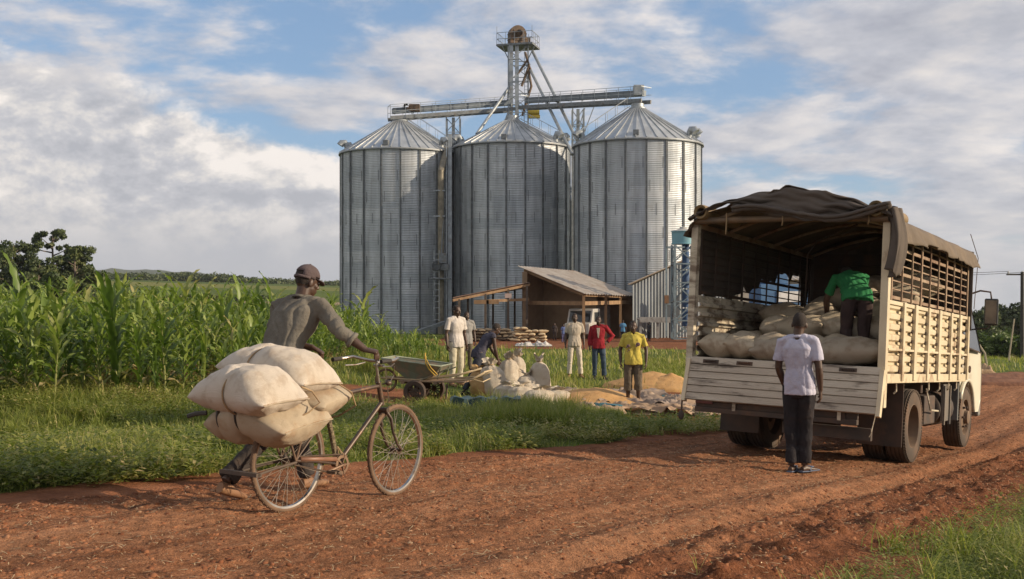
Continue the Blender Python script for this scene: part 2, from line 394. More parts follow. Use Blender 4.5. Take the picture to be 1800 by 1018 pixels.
def road_material():
    m = bpy.data.materials.new('laterite'); m.use_nodes = True; t = NT(m.node_tree)
    out = t.n('ShaderNodeOutputMaterial'); b = t.n('ShaderNodeBsdfPrincipled'); t.l(b.outputs[0], out.inputs[0]); b.inputs['Roughness'].default_value = .95; b.inputs['Specular IOR Level'].default_value = .12
    v = t.n('ShaderNodeTexCoord').outputs['Object']
    ru = t.n('ShaderNodeAttribute', attribute_name='ru').outputs['Fac']; rv = t.n('ShaderNodeAttribute', attribute_name='rv').outputs['Fac']
    cb = t.n('ShaderNodeCombineXYZ'); t.l(t.math('MULTIPLY', ru, .16), cb.inputs[0]); t.l(t.math('MULTIPLY', rv, 2.4), cb.inputs[1])
    cb2 = t.n('ShaderNodeCombineXYZ'); t.l(t.math('MULTIPLY', ru, .8), cb2.inputs[0]); t.l(t.math('MULTIPLY', rv, 9.0), cb2.inputs[1])
    n1 = t.noise(cb.outputs[0], 1.0, 7, .62, .25); nl = t.noise(cb2.outputs[0], 1.0, 6, .6, .2); n2_ = t.noise(v, 9, 8, .68); n3 = t.noise(v, 70, 5, .6)
    base = t.ramp(n1, [(.25, (.195, .080, .037)), (.5, (.265, .117, .056)), (.75, (.345, .172, .092))])
    base = t.mix(.6, base, t.mix(1.0, base, t.ramp(nl, [(.35, .55), (.5, 1.0), (.65, 1.35)]), 'MULTIPLY'))
    c = t.mix(.75, base, t.mix(1.0, base, t.ramp(n2_, [(.32, .28), (.5, 1.0), (.70, 1.7)]), 'MULTIPLY'))
    c = t.mix(t.ramp(n3, [(.56, 0.0), (.66, .7)]), c, (.42, .24, .14))
    c = t.mix(t.ramp(n3, [(.34, .75), (.44, 0.0)]), c, (.085, .034, .020))
    lane = t.n('ShaderNodeAttribute', attribute_name='lane').outputs['Fac']; c = t.mix(t.math('MULTIPLY', lane, .25), c, t.mix(.5, base, (.40, .215, .12)))
    att = t.n('ShaderNodeAttribute', attribute_name='edge_dark').outputs['Fac']
    c = t.mix(att, c, t.mix(1.0, c, (.62, .52, .48), 'MULTIPLY'))
    t.l(c, b.inputs['Base Color'])
    bp = t.n('ShaderNodeBump'); bp.inputs['Strength'].default_value = 1.0; bp.inputs['Distance'].default_value = .045
    t.l(t.math('ADD', t.math('MULTIPLY', n2_, 1.2), t.math('MULTIPLY', n3, .45)), bp.inputs['Height']); t.l(bp.outputs[0], b.inputs['Normal'])
    return m
RM = road_material()
aa = Vv - (VL + VR) / 2
edge_dark = np.clip(ss(1.3, 2.1, aa + .3 * n2(U, Vv, 1.2, 3, 71).reshape(U.shape)) * .95 + ss(-1.9, -2.3, aa) * .5, 0, 1)  # darkens the soil tone towards both road edges
a_, b_ = U.shape; idx = np.arange(a_ * b_).reshape(a_, b_)
fc = np.stack([idx[:-1, :-1], idx[1:, :-1], idx[1:, 1:], idx[:-1, 1:]], -1).reshape(-1, 4)
tag(np_mesh('road', np.stack([XR, YR, ZR], -1).reshape(-1, 3), fc, RM, {'edge_dark': edge_dark.ravel(), 'lane': (np.clip(sum(np.exp(-((aa - c0 - .12 * n2(U * .12, U * 0, 1, 2, 31).reshape(U.shape)) / wd) ** 2) for c0, wd in ((-1.0, .22), (.75, .24), (-.35, .10), (1.25, .12))) * (.75 + .5 * n2(U * .5, Vv, 1, 3, 90).reshape(U.shape)), 0, 1)).ravel(), 'ru': U.ravel(), 'rv': Vv.ravel()}, True), kind='structure')

# clods, gravel and straw litter on the road
rng = np.random.default_rng(11)
def scatter_stones(n, smin, smax, seed):
    r = np.random.default_rng(seed); u = 2 + r.random(n) ** 1.5 * 22; v = VL - .2 + r.random(n) * (VR - VL + .4)
    keep = r.random(n) < (.5 + .65 * ss(.9, 1.9, v - (VL + VR) / 2) + .4 * ss(-1.7, -2.2, v - (VL + VR) / 2)); u, v = u[keep], v[keep]; n = len(u)
    x = u * RD[0] + v * RN[0]; y = u * RD[1] + v * RN[1]; z = hgt(x, y) + road_z(u, v)
    s = smin + (smax - smin) * r.random(n) ** 4
    base = np.array([(1, 0, 0), (.3, .95, 0), (-.8, .6, 0), (-.8, -.6, 0), (.3, -.95, 0), (.5, .3, .8), (-.4, .5, .75), (-.2, -.55, .8)])
    fs = np.array([(0, 1, 5), (1, 6, 5), (1, 2, 6), (2, 3, 6), (3, 7, 6), (3, 4, 7), (4, 0, 7), (0, 5, 7), (5, 6, 7)])
    V = base[None] * (.6 + .8 * r.random((n, 8, 1))) * s[:, None, None] * np.array((1, 1, .7)); a = r.random(n) * 6.28
    c, si = np.cos(a)[:, None], np.sin(a)[:, None]; V = np.stack([V[..., 0] * c - V[..., 1] * si + x[:, None], V[..., 0] * si + V[..., 1] * c + y[:, None], V[..., 2] + z[:, None] - .1 * s[:, None]], -1)
    Fc = (fs[None] + (np.arange(n) * 8)[:, None, None]).reshape(-1, 3); tint = np.repeat(r.random(n), 8)
    return V.reshape(-1, 3), Fc, tint
m = bpy.data.materials.new('clods'); m.use_nodes = True; t = NT(m.node_tree); out = t.n('ShaderNodeOutputMaterial'); b = t.n('ShaderNodeBsdfPrincipled'); t.l(b.outputs[0], out.inputs[0]); b.inputs['Roughness'].default_value = .95; b.inputs['Specular IOR Level'].default_value = .15
t.l(t.ramp(t.n('ShaderNodeAttribute', attribute_name='tint').outputs['Fac'], [(0, (.11, .04, .02)), (.5, (.23, .09, .042)), (.9, (.27, .12, .06)), (1, (.33, .20, .12))]), b.inputs[0])
V1, F1, T1 = scatter_stones(110000, .003, .024, 5)
tag(np_mesh('gravel', V1, F1, m, {'tint': T1}), 'loose red clods and gravel scattered over the earth road', 'gravel', kind='stuff')
def straws(n, seed):
    r = np.random.default_rng(seed); u = 2.2 + r.random(n) ** 1.3 * 14; v = VL + r.random(n) * (VR - VL + .2)
    x = u * RD[0] + v * RN[0]; y = u * RD[1] + v * RN[1]; z = hgt(x, y) + road_z(u, v) + .008; L = .02 + .11 * r.random(n) ** 4; a = r.random(n) * 6.28
    dx, dy = np.cos(a) * L, np.sin(a) * L; wx, wy = -np.sin(a) * .0022, np.cos(a) * .0022
    V = np.stack([np.stack([x + wx, y + wy, z], -1), np.stack([x - wx, y - wy, z + .002], -1), np.stack([x + dx - wx, y + dy - wy, z + .006], -1), np.stack([x + dx + wx, y + dy + wy, z + .008], -1)], 1)
    return V.reshape(-1, 3), np.arange(n * 4).reshape(-1, 4)
V2, F2 = straws(6000, 8)
tag(np_mesh('straw_litter', V2, F2, mat('straw', (.50, .36, .20), (.30, .19, .10), 3)), 'dry straw bits and stalks littering the red road', 'straw', kind='stuff')

# ---------------------------------------------------------------- grass
def blades(x, y, z, h, wd, lean, rnd, tint):
    """each blade: 3 segments bending over"""
    n = len(x); a = rnd.random(n) * 2 * PI; dx, dy = np.cos(a), np.sin(a); px, py = -dy * wd / 2, dx * wd / 2
    tt = np.array((0, .38, .74, 1.0)); V = np.empty((n, 7, 3), np.float32)
    for k, t_ in enumerate(tt):
        bx = lean * h * t_ ** 2; bz = h * (t_ - .45 * np.minimum(lean, 1.1) * t_ ** 2); cx, cy, cz = x + dx * bx, y + dy * bx, z + bz
        ww = (1, .85, .55)[k] if k < 3 else 0
        if k < 3: V[:, 2 * k] = np.stack([cx - px * ww, cy - py * ww, cz], -1); V[:, 2 * k + 1] = np.stack([cx + px * ww, cy + py * ww, cz], -1)
        else: V[:, 6] = np.stack([cx, cy, cz], -1)
    o = (np.arange(n) * 7)[:, None]
    Q = np.concatenate([o + np.array((0, 1, 3, 2)), o + np.array((2, 3, 5, 4))]); Tr = o + np.array((4, 5, 6))
    return V.reshape(-1, 3), Q, Tr, np.repeat(tint, 7)
def weeds(x, y, z, h, rnd, tint, nl=9, ls=.05):
    """broad leaved weeds: whorls of small diamond leaves"""
    n = len(x); m_ = n * nl; hh = np.repeat(h, nl) * (.15 + .85 * rnd.random(m_)); a = rnd.random(m_) * 2 * PI; up = rnd.random(m_) * .9 - .15
    s = ls * (.5 + rnd.random(m_)); off = rnd.random(m_) * .6 * np.repeat(h, nl)
    cx = np.repeat(x, nl) + np.cos(a) * off * .6; cy = np.repeat(y, nl) + np.sin(a) * off * .6; cz = np.repeat(z, nl) + hh
    d = np.stack([np.cos(a), np.sin(a), up], -1); p = np.stack([-np.sin(a), np.cos(a), rnd.random(m_) * .6 - .3], -1)
    c = np.stack([cx, cy, cz], -1); s = s[:, None]
    V = np.stack([c, c + d * s + p * s * .42, c + d * s * 2.1 + np.array((0, 0, -.25)) * s, c + d * s - p * s * .42], 1)
    return V.reshape(-1, 3), np.arange(m_ * 4).reshape(-1, 4), np.repeat(tint, nl * 4)
def in_yard(x, y): return soilmask(x, y)
def dens_field(n, y0, y1, xl, xr, seed, ypow=1.0):
    r = np.random.default_rng(seed); y = y0 + (y1 - y0) * r.random(n) ** ypow; x = (xl + (xr - xl) * r.random(n)) * y; return x, y, r
GV, GQ, GT, GTi, off = [], [], [], [], 0
def push(V, Q, Tr, ti):
    global off
    GV.append(V); GQ.append(Q + off); GT.append(Tr + off if Tr is not None else np.empty((0, 3), int)); GTi.append(ti); off += len(V)
def patch(x, y, r, hmin, hmax, wd, lean=.5, thr=.45, tb=0.0, clump=.9, hs=1):
    v = x * RN[0] + y * RN[1]; sm = soilmask(x, y); nn = n2(x, y, clump, 3, 77); keep = (r.random(len(x)) > np.clip((sm - .15) * 1.6, 0, 1)) & (r.random(len(x)) < .62 + .6 * nn)
    e = .18 * n2(x, y, 1.7, 3, 15)
    keep &= (v < VL + e) | (v > VR - e)
    x, y = x[keep], y[keep]; nn = nn[keep]; v = v[keep]; n = len(x)
    dl = np.minimum(np.abs(v - VL), np.abs(v - VR)); edge = .28 + .72 * ss(.0, 1.0, dl)
    h = (hmin + (hmax - hmin) * r.random(n) ** 1.6) * (.62 + .75 * ss(-.4, .7, nn)) * edge * hs
    z = hgt(x, y) + n2(x, y, .8, 4, 3) * .035 - .01
    ti = np.clip(.50 + tb + .26 * nn + r.normal(0, .17, n), 0, 1)
    V, Q, Tr, tt = blades(x, y, z, h, wd * (.6 + .8 * r.random(n)), lean * (.2 + 1.4 * r.random(n)), r, ti); push(V, Q, Tr, tt)
    return x, y, z, h, ti
# left verge, near
x, y, r = dens_field(150000, 7.2, 19, -.56, .22, 21, 1.1); patch(x, y, r, .07, .30, .009, .8)
x, y, r = dens_field(60000, 15.5, 30, -.5, .62, 22, 1.0); patch(x, y, r, .10, .34, .018, .6, tb=.05)
x, y, r = dens_field(50000, 28, 75, -.3, .68, 23, 1.0); patch(x, y, r, .10, .35, .035, .5, tb=.08)
# right foreground
x, y, r = dens_field(85000, 4.2, 14.5, .0, .62, 24, 1.4); m_ = (x * RN[0] + y * RN[1]) > VR - .5; patch(x[m_], y[m_], r, .06, .26, .0065, .9)
# tussocks
r = np.random.default_rng(30); tx, ty, th, tl = [], [], [], []
def tuss(cx, cy, rad, n, h, lean=.6, tb=.1):
    a = r.random(n) * 6.28; d = rad * np.abs(r.normal(0, .55, n)); x = cx + np.cos(a) * d; y = cy + np.sin(a) * d
    z = hgt(x, y) - .01; ti = np.clip(.45 + tb + r.normal(0, .16, n), 0, 1)
    V, Q, Tr, tt = blades(x, y, z, h * (.45 + .6 * r.random(n)), .007 + .006 * cy / 14 * r.random(n), lean * (.3 + r.random(n)), r, ti); push(V, Q, Tr, tt)
for k in range(210):                                            # tall growth in front of the filled sacks
    px = r.uniform(735, 1090); Yd = r.uniform(15.2, 20.0); q_ = P(px, 600, Yd); vq = q_.x * RN[0] + Yd * RN[1]
    if vq > VL - .9: continue
    tuss(q_.x, Yd, .22, 150, r.uniform(.30, .52) * (1.25 if 850 < px < 1010 else .8), .7, .1)
for k in range(130):                                            # along the maize edge
    px = r.uniform(-20, 640); Yd = r.uniform(12.5, 16.5) ; q_ = P(px, 600, Yd); tuss(q_.x, Yd, .2, 90, r.uniform(.2, .42), .7, .05)
for k in range(60):
    px = r.uniform(-20, 740); Yd = r.uniform(9.0, 13); q_ = P(px, 600, Yd)
    if q_.x * RN[0] + Yd * RN[1] > VL - .6: continue
    tuss(q_.x, Yd, .16, 70, r.uniform(.16, .30), .8, .15)
for k in range(46):
    Yd = r.uniform(4.6, 12); x0 = r.uniform(.12, .56) * Yd
    if x0 * RN[0] + Yd * RN[1] < VR + .15: continue
    tuss(x0, Yd, .15, 60, r.uniform(.18, .38), .8, .15)
for k in range(9):                                             # thin stalks leaning over the near road edge
    Yd = r.uniform(5.0, 5.7); x0 = r.uniform(.17, .27) * Yd; tuss(x0, Yd, .05, 4, r.uniform(.12, .26), .7, .3)
for k in range(110):
    px = r.uniform(1120, 1215); Yd = r.uniform(26, 38); q_ = P(px, 600, Yd); tuss(q_.x, Yd, .3, 60, r.uniform(.15, .3), .6, .15)
for k in range(120):                                            # low bushy growth at the right end of the maize
    px = r.uniform(630, 800); Yd = r.uniform(25, 33); q_ = P(px, 600, Yd); tuss(q_.x, Yd, .3, 110, r.uniform(.35, .8) * (1 - .45 * (px - 630) / 170), .6, .15)
# broad leaved weeds
x, y, r = dens_field(34000, 7.6, 19, -.56, .2, 41); v = x * RN[0] + y * RN[1]; k_ = (v < VL - .35) & (n2(x, y, 1.1, 3, 88) > -.15); x, y = x[k_], y[k_]
V, Q, ti = weeds(x, y, hgt(x, y), .06 + .22 * r.random(len(x)), r, np.clip(.52 + .3 * n2(x, y, .9, 3, 78) + r.normal(0, .17, len(x)), 0, 1), 9, .026); push(V, Q, None, ti)
x, y, r = dens_field(9000, 4.5, 13, .05, .6, 42); v = x * RN[0] + y * RN[1]; k_ = (v > VR + .25); x, y = x[k_], y[k_]
V, Q, ti = weeds(x, y, hgt(x, y), .04 + .14 * r.random(len(x)), r, np.clip(.45 + r.normal(0, .2, len(x)), 0, 1), 8, .012); push(V, Q, None, ti)
GRM = leafmat('grass', [(0, (.060, .085, .018)), (.3, (.135, .170, .030)), (.55, (.225, .255, .055)), (.78, (.34, .32, .10)), (1, (.50, .40, .20))], .42)
go = np_mesh('grass', np.concatenate(GV), [np.concatenate(GQ), np.concatenate(GT)], GRM, {'tint': np.concatenate(GTi)})
tag(go, 'tangled green verge grass and weeds beside the red road', 'grass', kind='stuff'); del GV, GQ, GT

# ---------------------------------------------------------------- maize
def maize(seed, h):
    r = random.Random(seed); g = G(); tv = []; sv = G()
    lean = Vector((r.uniform(-.11, .11), r.uniform(-.11, .11), 1))
    sv.tube([lean * (h * .78 * k / 5) for k in range(6)], [.014, .013, .011, .009, .007, .004], 6)
    nl = r.randint(12, 15); a0 = r.uniform(0, 6.28)
    for i in range(nl):
        t_ = .10 + .68 * i / (nl - 1); z0 = h * .80 * t_ / .78; a = a0 + (PI if i % 2 else 0) + r.uniform(-.5, .5)
        L = h * r.uniform(.36, .52) * (1 - .25 * abs(t_ - .45)); W = r.uniform(.038, .058) * (h / 1.6)
        up = math.radians(r.uniform(52, 78) if t_ < .6 else r.uniform(66, 86)); droop = r.uniform(1.3, 2.8) * (1.05 - .6 * t_)
        if i < 3: droop *= 1.2
        d = Vector((math.cos(a), math.sin(a), 0)); s_ = Vector((-math.sin(a), math.cos(a), 0)); p = lean * z0; ns = 8; vs = []; ang = up; tw = r.uniform(-.7, .7)
        for k in range(ns + 1):
            f_ = k / ns; w_ = W * (.5 + 2.2 * f_ if f_ < .25 else (1 - ((f_ - .25) / .75) ** 1.8) * 1.05) ; w_ = max(w_, .001)
            nrm = Vector((-math.sin(ang) * d.x, -math.sin(ang) * d.y, math.cos(ang))); sd = (s_ * math.cos(tw * f_) + nrm * math.sin(tw * f_))
            rip = .012 * math.sin(k * 2.3 + i) 
            vs += [p - sd * w_ + nrm * (w_ * .35 + rip), p, p + sd * w_ + nrm * (w_ * .35 - rip)]
            p = p + (d * math.cos(ang) + Vector((0, 0, math.sin(ang)))) * (L / ns); ang -= droop / ns * (.35 + 1.3 * f_)
        fs = [(k * 3 + j, k * 3 + j + 1, (k + 1) * 3 + j + 1, (k + 1) * 3 + j) for k in range(ns) for j in (0, 1)]
        g.add(vs, fs); base = .34 + .28 * t_ + r.uniform(-.16, .16)
        if i < 2 and r.random() < .55: base = .93
        tv += [min(1, base + .12 * (k / ns)) for k in range(ns + 1) for _ in range(3)]
    return (np.array(sv.v), [tuple(f) for f in sv.f], np.array(g.v), np.array(g.f), np.array(tv))
MZ = leafmat('maize_leaf', [(0, (.032, .060, .013)), (.3, (.078, .130, .022)), (.55, (.150, .215, .040)), (.8, (.26, .31, .08)), (.92, (.26, .25, .09)), (1, (.40, .32, .15))], .36, .45, .45, .34)
MS = mat('maize_stalk', (.14, .17, .045), (.22, .20, .07), 3)
var = [maize(100 + k, 1.0) for k in range(14)]
vmesh = []
for k, (sv, sf, lv, lf, tv) in enumerate(var):
    me = bpy.data.meshes.new('stalk'); me.from_pydata([tuple(a) for a in sv], [], sf); me.materials.append(MS)
    lo = np_mesh('leaves', lv, lf, MZ, {'tint': tv}, True); lm = lo.data; bpy.data.objects.remove(lo); vmesh.append((me, lm))
r = random.Random(4); spots = []
for row in range(34):
    Yr = 15.6 + row * .62
    for k in range(120):
        xx = -.56 * Yr - 1 + k * .27 + r.uniform(-.07, .07); ya = Yr + .05 * (xx + 8) + r.uniform(-.12, .12)
        if xx > -4.3 + .0 * Yr and ya < 26.5: continue
        if ya < 15.6 + .75 * max(0, xx + 7.5) : continue
        if xx > -1.7 + r.uniform(-1.1, .3) - (.4 if ya > 30 else 0) : continue
        if r.random() < .10: continue
        spots.append((xx, ya, r.random()))
def mz_h(xx, ya, q): return (1.25 if xx < -.33 * ya else (1.20 if xx < -4.6 else (.92 - .24 * max(0, min(1.4, (xx + 4.4) / 1.6))))) * (.64 + .50 * q + .24 * (q > .93)) * (.9 if ya < 16.4 else 1) * (1.0 + .10 * math.sin(xx * 1.3 + ya))
def vis(s): return s[1] + (0 if s[0] > -.5 * s[1] else 50) - 1.0 * (s[0] > -4.6) * 6
spots.sort(key=vis)
for i, (xx, ya, q) in enumerate(spots[:300]):
    e = bpy.data.objects.new('maize_plant', None); COL.objects.link(e); e.location = (xx, ya, H(xx, ya) - .02)
    hh = mz_h(xx, ya, q); e.scale = (hh * 1.05, hh * 1.05, hh); e.rotation_euler = (0, 0, r.random() * 6.28)
    tag(e, 'leafy green maize plant in the front rows of the field', 'maize plant', 'maize plants in the front rows')
    sm_, lm = vmesh[r.randrange(14)]
    for nm, me in (('stalk', sm_), ('leaves', lm)):
        c = bpy.data.objects.new(nm, me); COL.objects.link(c); c.parent = e
AV, AF, AT, o_ = [], [], [], 0
for (xx, ya, q) in spots[300:1500]:
    _, _, lv, lf, tv = var[r.randrange(14)]; a = r.random() * 6.28; c, s_ = math.cos(a), math.sin(a); hh = mz_h(xx, ya, q)
    AV.append(np.stack([(lv[:, 0] * c - lv[:, 1] * s_) * hh * 1.05 + xx, (lv[:, 0] * s_ + lv[:, 1] * c) * hh * 1.05 + ya, lv[:, 2] * hh + H(xx, ya)], -1)); AF.append(lf + o_); AT.append(np.clip(tv + r.uniform(-.16, .16), 0, 1)); o_ += len(lv)
tag(np_mesh('maize_field', np.concatenate(AV), np.concatenate(AF), MZ, {'tint': np.concatenate(AT)}, True), 'dense green maize field behind its front rows', 'maize field', kind='stuff')

# ---------------------------------------------------------------- trees
BARK = mat('bark', (.16, .12, .09), (.08, .06, .045), 6, bump=.5)
TREEM = leafmat('tree_leaf', [(0, (.022, .034, .014)), (.35, (.050, .070, .024)), (.65, (.090, .115, .038)), (1, (.16, .17, .06))], .2)
TREEL = leafmat('light_leaf', [(0, (.03, .05, .012)), (.4, (.07, .11, .022)), (1, (.15, .19, .05))], .25)
def leaf_cloud(centres, radii, n, ls, seed):
    r = np.random.default_rng(seed); centres = np.array(centres); radii = np.array(radii); k = len(centres)
    w_ = radii ** 2; w_ = w_ / w_.sum(); ci = r.choice(k, n, p=w_); d = r.normal(0, 1, (n, 3)); d /= np.linalg.norm(d, axis=1)[:, None]
    rr = radii[ci] * (.55 + .5 * r.random(n)); c = centres[ci] + d * rr[:, None] * np.array((1, 1, .72))
    a = r.normal(0, 1, (n, 3)); a /= np.linalg.norm(a, axis=1)[:, None]; b = np.cross(a, d + .3 * r.normal(0, 1, (n, 3))); b /= np.linalg.norm(b, axis=1)[:, None] + 1e-6
    s = (ls * (.5 + r.random(n)))[:, None]
    V = np.stack([c - a * s, c + b * s * .6, c + a * s, c - b * s * .6], 1).reshape(-1, 3)
    tint = np.clip(.45 + r.normal(0, .18, k)[ci] + r.normal(0, .14, n), 0, 1)
    return V, np.arange(n * 4).reshape(-1, 4), np.repeat(tint, 4)
def tree(loc, h, cr, label, kind='broad', n=5200, ls=.2, seed=0, mt=None, group='trees at the left edge of the field', cat='tree', name='tree'):
    r = random.Random(seed); e = empty(name, loc, (0, 0, 0), label, cat, group); g = G(); cs, rs = [], []
    tr = h * .022 + .05; base = {'broad': .28, 'tall': .45, 'bush': .05}[kind]; top = Vector((r.uniform(-.1, .1) * h, 0, h * (.85 if kind != 'bush' else .6)))
    g.tube([(0, 0, -.3), top * .3 + Vector((.05 * h * .2, 0, 0)), top * .6, top], [tr, tr * .8, tr * .55, tr * .2], 8)
    nb = 18 if kind != 'tall' else 13
    for i in range(nb):
        t_ = base + (1 - base) * (i + .5) / nb * .9; p0 = top * min(t_, .97); a = r.uniform(0, 6.28); out = cr * (1 - abs(t_ - .5) * .9) * r.uniform(.5, 1.0)
        if kind == 'tall': out = cr * r.uniform(.35, 1) * (.6 + .4 * math.sin(t_ * 3))
        p2 = p0 + Vector((math.cos(a) * out, math.sin(a) * out, out * r.uniform(.15, .6)))
        g.tube([p0, (p0 + p2) / 2 + Vector((0, 0, -.05 * out)), p2], [tr * .35, tr * .22, tr * .06], 5)
        for _ in range(3):
            cs.append(p2 + Vector((r.uniform(-1, 1), r.uniform(-1, 1), r.uniform(-.5, .7))) * cr * .28); rs.append(cr * r.uniform(.13, .28) * (.62 if kind == 'tall' else 1))
    g.build('trunk', BARK, e, smooth=True)
    V, Q, ti = leaf_cloud([tuple(c) for c in cs], rs, n, ls, seed); np_mesh('crown', V, Q, mt or TREEM, {'tint': ti}, False, e); return e
def tree_px(px, ytop, Yd, cr, label, **k):
    q_ = P(px, 509, Yd); zt = EYE - (ytop - 509) / F * Yd; zb = H(q_.x, Yd); return tree((q_.x, Yd, zb), zt - zb, cr, label, **k)
LT = [(-12, 416, 118, 3.4, 'broad', 'rounded dark tree cut off by the left border of the view'),
      (24, 408, 124, 2.9, 'broad', 'dark pointed tree just right of the one cut off at the left border'),
      (60, 448, 116, 2.8, 'broad', 'low dark tree between the pointed tree and the feathery tall tree'),
      (94, 388, 128, 3.6, 'tall', 'tallest tree with bare forked trunk and open feathery crown'),
      (132, 424, 120, 2.8, 'broad', 'broad dense tree right of the tallest feathery tree'),
      (148, 458, 126, 2.2, 'broad', 'dark green tree sloping down at the right end of the tree group'),
      (84, 478, 112, 2.4, 'broad', 'brighter low tree in front of the feathery tall tree'),
      (168, 488, 118, 1.3, 'bush', 'small round bush closing the tree group on the right'),
      (30, 480, 108, 2.6, 'bush', 'light green bushy tree in front of the pointed dark tree')]
for i, (px, yt, Yd, cr, kd, lb) in enumerate(LT):
    tree_px(px, yt, Yd, cr, lb, kind=kd, n=6500 if kd != 'bush' else 3000, ls=.17, seed=60 + i, mt=TREEL if 'light' in lb or 'brighter' in lb else TREEM, cat='bush' if kd == 'bush' else 'tree', name='bush' if kd == 'bush' else 'tree')
RT = [(1716, 556, 120, 3.4, 'dark green tree seen just behind the truck mirror'), (1745, 543, 135, 3.6, 'taller round dark tree right of the truck mirror'),
      (1772, 549, 130, 3.2, 'dark tree between the mirror and the utility pole'), (1806, 540, 128, 4.0, 'dark tree behind the utility pole at the right border'), (1690, 560, 125, 3.0, 'dark tree half hidden by the truck cab')]
for i, (px, yt, Yd, cr, lb) in enumerate(RT):
    tree_px(px, yt, Yd, cr, lb, kind='broad', n=6000, ls=.2, seed=90 + i, group='dark trees beyond the field on the right')
RB = [(1722, 592, 82, 2.0, 'low light green bush right beside the truck cab'), (1750, 588, 84, 2.2, 'light green bush below the round dark tree'), (1778, 593, 80, 1.9, 'light green bush left of the utility pole'), (1806, 590, 83, 2.1, 'light green bush at the right border beneath the pole')]
for i, (px, yt, Yd, cr, lb) in enumerate(RB):
    tree_px(px, yt, Yd, cr, lb, kind='bush', n=3600, ls=.15, seed=120 + i, mt=TREEL, group='light green bushes along the far field edge', cat='bush', name='bush')
# hills and woodland beyond the fields
HILLM = mat('hill_green', (.045, .062, .030), (.075, .085, .045), .01, 1.0, bump=.2, bs=.05, spec=.1)
def ridge(name, Yd, pts, thick, seed):
    xs = np.arange(-200, 2050, 12.0); t_ = np.interp(xs, *zip(*pts)) + 2.2 * fbm(np.stack([xs / 22, xs * 0, xs * 0 + seed], 1), 4)
    rows = 8; V = []
    for k in range(rows):
        f_ = k / (rows - 1); yd = Yd + thick * f_
        x_ = (xs - 900) / F * yd; zt = EYE + (509 - t_) / F * yd; zb = -85
        V.append(np.stack([x_, np.full_like(x_, yd), zb + (zt - zb) * math.sin(min(1, f_ * 1.1) * PI / 2) ** .6], -1))
    V = np.concatenate(V); n = len(xs); ix = np.arange(rows * n).reshape(rows, n)
    return tag(np_mesh(name, V, np.stack([ix[:-1, :-1], ix[:-1, 1:], ix[1:, 1:], ix[1:, :-1]], -1).reshape(-1, 4), HILLM, None, True), kind='structure')
ridge('hills', 1900, [(-200, 476), (150, 475), (220, 473), (300, 476), (380, 484), (480, 495), (620, 500), (1400, 548), (2050, 565)], 500, 3)
cs, rs, rr = [], [], random.Random(9)
for px in np.arange(150, 640, 3.0):
    for _ in range(3):
        Yd = rr.uniform(430, 520); q_ = P(px + rr.uniform(-3, 3), 509, Yd); zb = H(q_.x, Yd); top = np.interp(px, [150, 200, 250, 330, 400, 450, 520, 560, 640], [491, 489, 485, 484, 488, 496, 504, 507, 508]) + 3.2 * math.sin(px * .11) * math.sin(px * .037 + 1) + rr.choice((-5, -2, 0, 1, 3, 3))
        zt = EYE + (509 - top) / F * Yd
        hh = zt - zb
        for kk in range(4): cs.append((q_.x + rr.uniform(-2, 2), Yd, zb + hh * (.25 + .7 * kk / 4))); rs.append(rr.uniform(.8, 3.0) * (1.25 - .22 * kk))
V, Q, ti = leaf_cloud(cs, rs, 60000, .5, 17)
tag(np_mesh('far_woodland', V, Q, TREEM, {'tint': ti}), 'belt of dark trees along the far edge of the green fields', 'woodland', kind='stuff')
cs, rs = [], []
for px in np.arange(-40, 470, 4.0):
    Yd = rr.uniform(165, 185); q_ = P(px, 509, Yd); cs.append((q_.x, Yd, H(q_.x, Yd) + .3)); rs.append(rr.uniform(.5, 1.1))
V, Q, ti = leaf_cloud(cs, rs, 9000, .25, 18)
tag(np_mesh('hedgerow', V, Q, TREEM, {'tint': ti}), 'low dark hedge line crossing the distant fields', 'hedge', kind='stuff')
# ---------------------------------------------------------------- silos
def silo_metal():
    m = bpy.data.materials.new('galvanised_sheet'); m.use_nodes = True; t = NT(m.node_tree)
    out = t.n('ShaderNodeOutputMaterial'); b = t.n('ShaderNodeBsdfPrincipled'); t.l(b.outputs[0], out.inputs[0])
    ti = t.n('ShaderNodeAttribute', attribute_name='tint').outputs['Fac']; v = t.n('ShaderNodeTexCoord').outputs['Object']
    mp = t.n('ShaderNodeMapping'); mp.inputs['Scale'].default_value = (1.5, 1.5, .12); t.l(v, mp.inputs[0])
    n1 = t.noise(mp.outputs[0], 1.4, 7, .6); n0 = t.noise(v, 2.2, 5)
    c = t.ramp(ti, [(0, (.37, .405, .44)), (.5, (.46, .49, .52)), (1, (.55, .575, .60))])
    c = t.mix(1.0, c, t.ramp(n1, [(.3, .72), (.65, 1.08)]), 'MULTIPLY')
    c = t.mix(t.ramp(n0, [(.55, 0.0), (.8, .35)]), c, (.27, .25, .22))
    t.l(c, b.inputs['Base Color']); b.inputs['Metallic'].default_value = .5; t.l(t.ramp(n0, [(.3, .50), (.7, .64)]), b.inputs['Roughness'])
    return m
SM = silo_metal()
GALV = mat('galvanised_steel', (.36, .39, .41), (.25, .275, .29), 3, .5, .55, dirt=(.20, .17, .14), ds=1.5, da=.5)
DARKG = mat('weathered_steel', (.20, .22, .235), (.13, .14, .145), 4, .6, .4, dirt=(.16, .10, .06), ds=3)
ROOFM = mat('roof_sheet', (.50, .52, .53), (.38, .40, .41), 1.2, .42, .55, dirt=(.24, .24, .23), ds=.8, da=.5, stretch=(1, 1, .5))
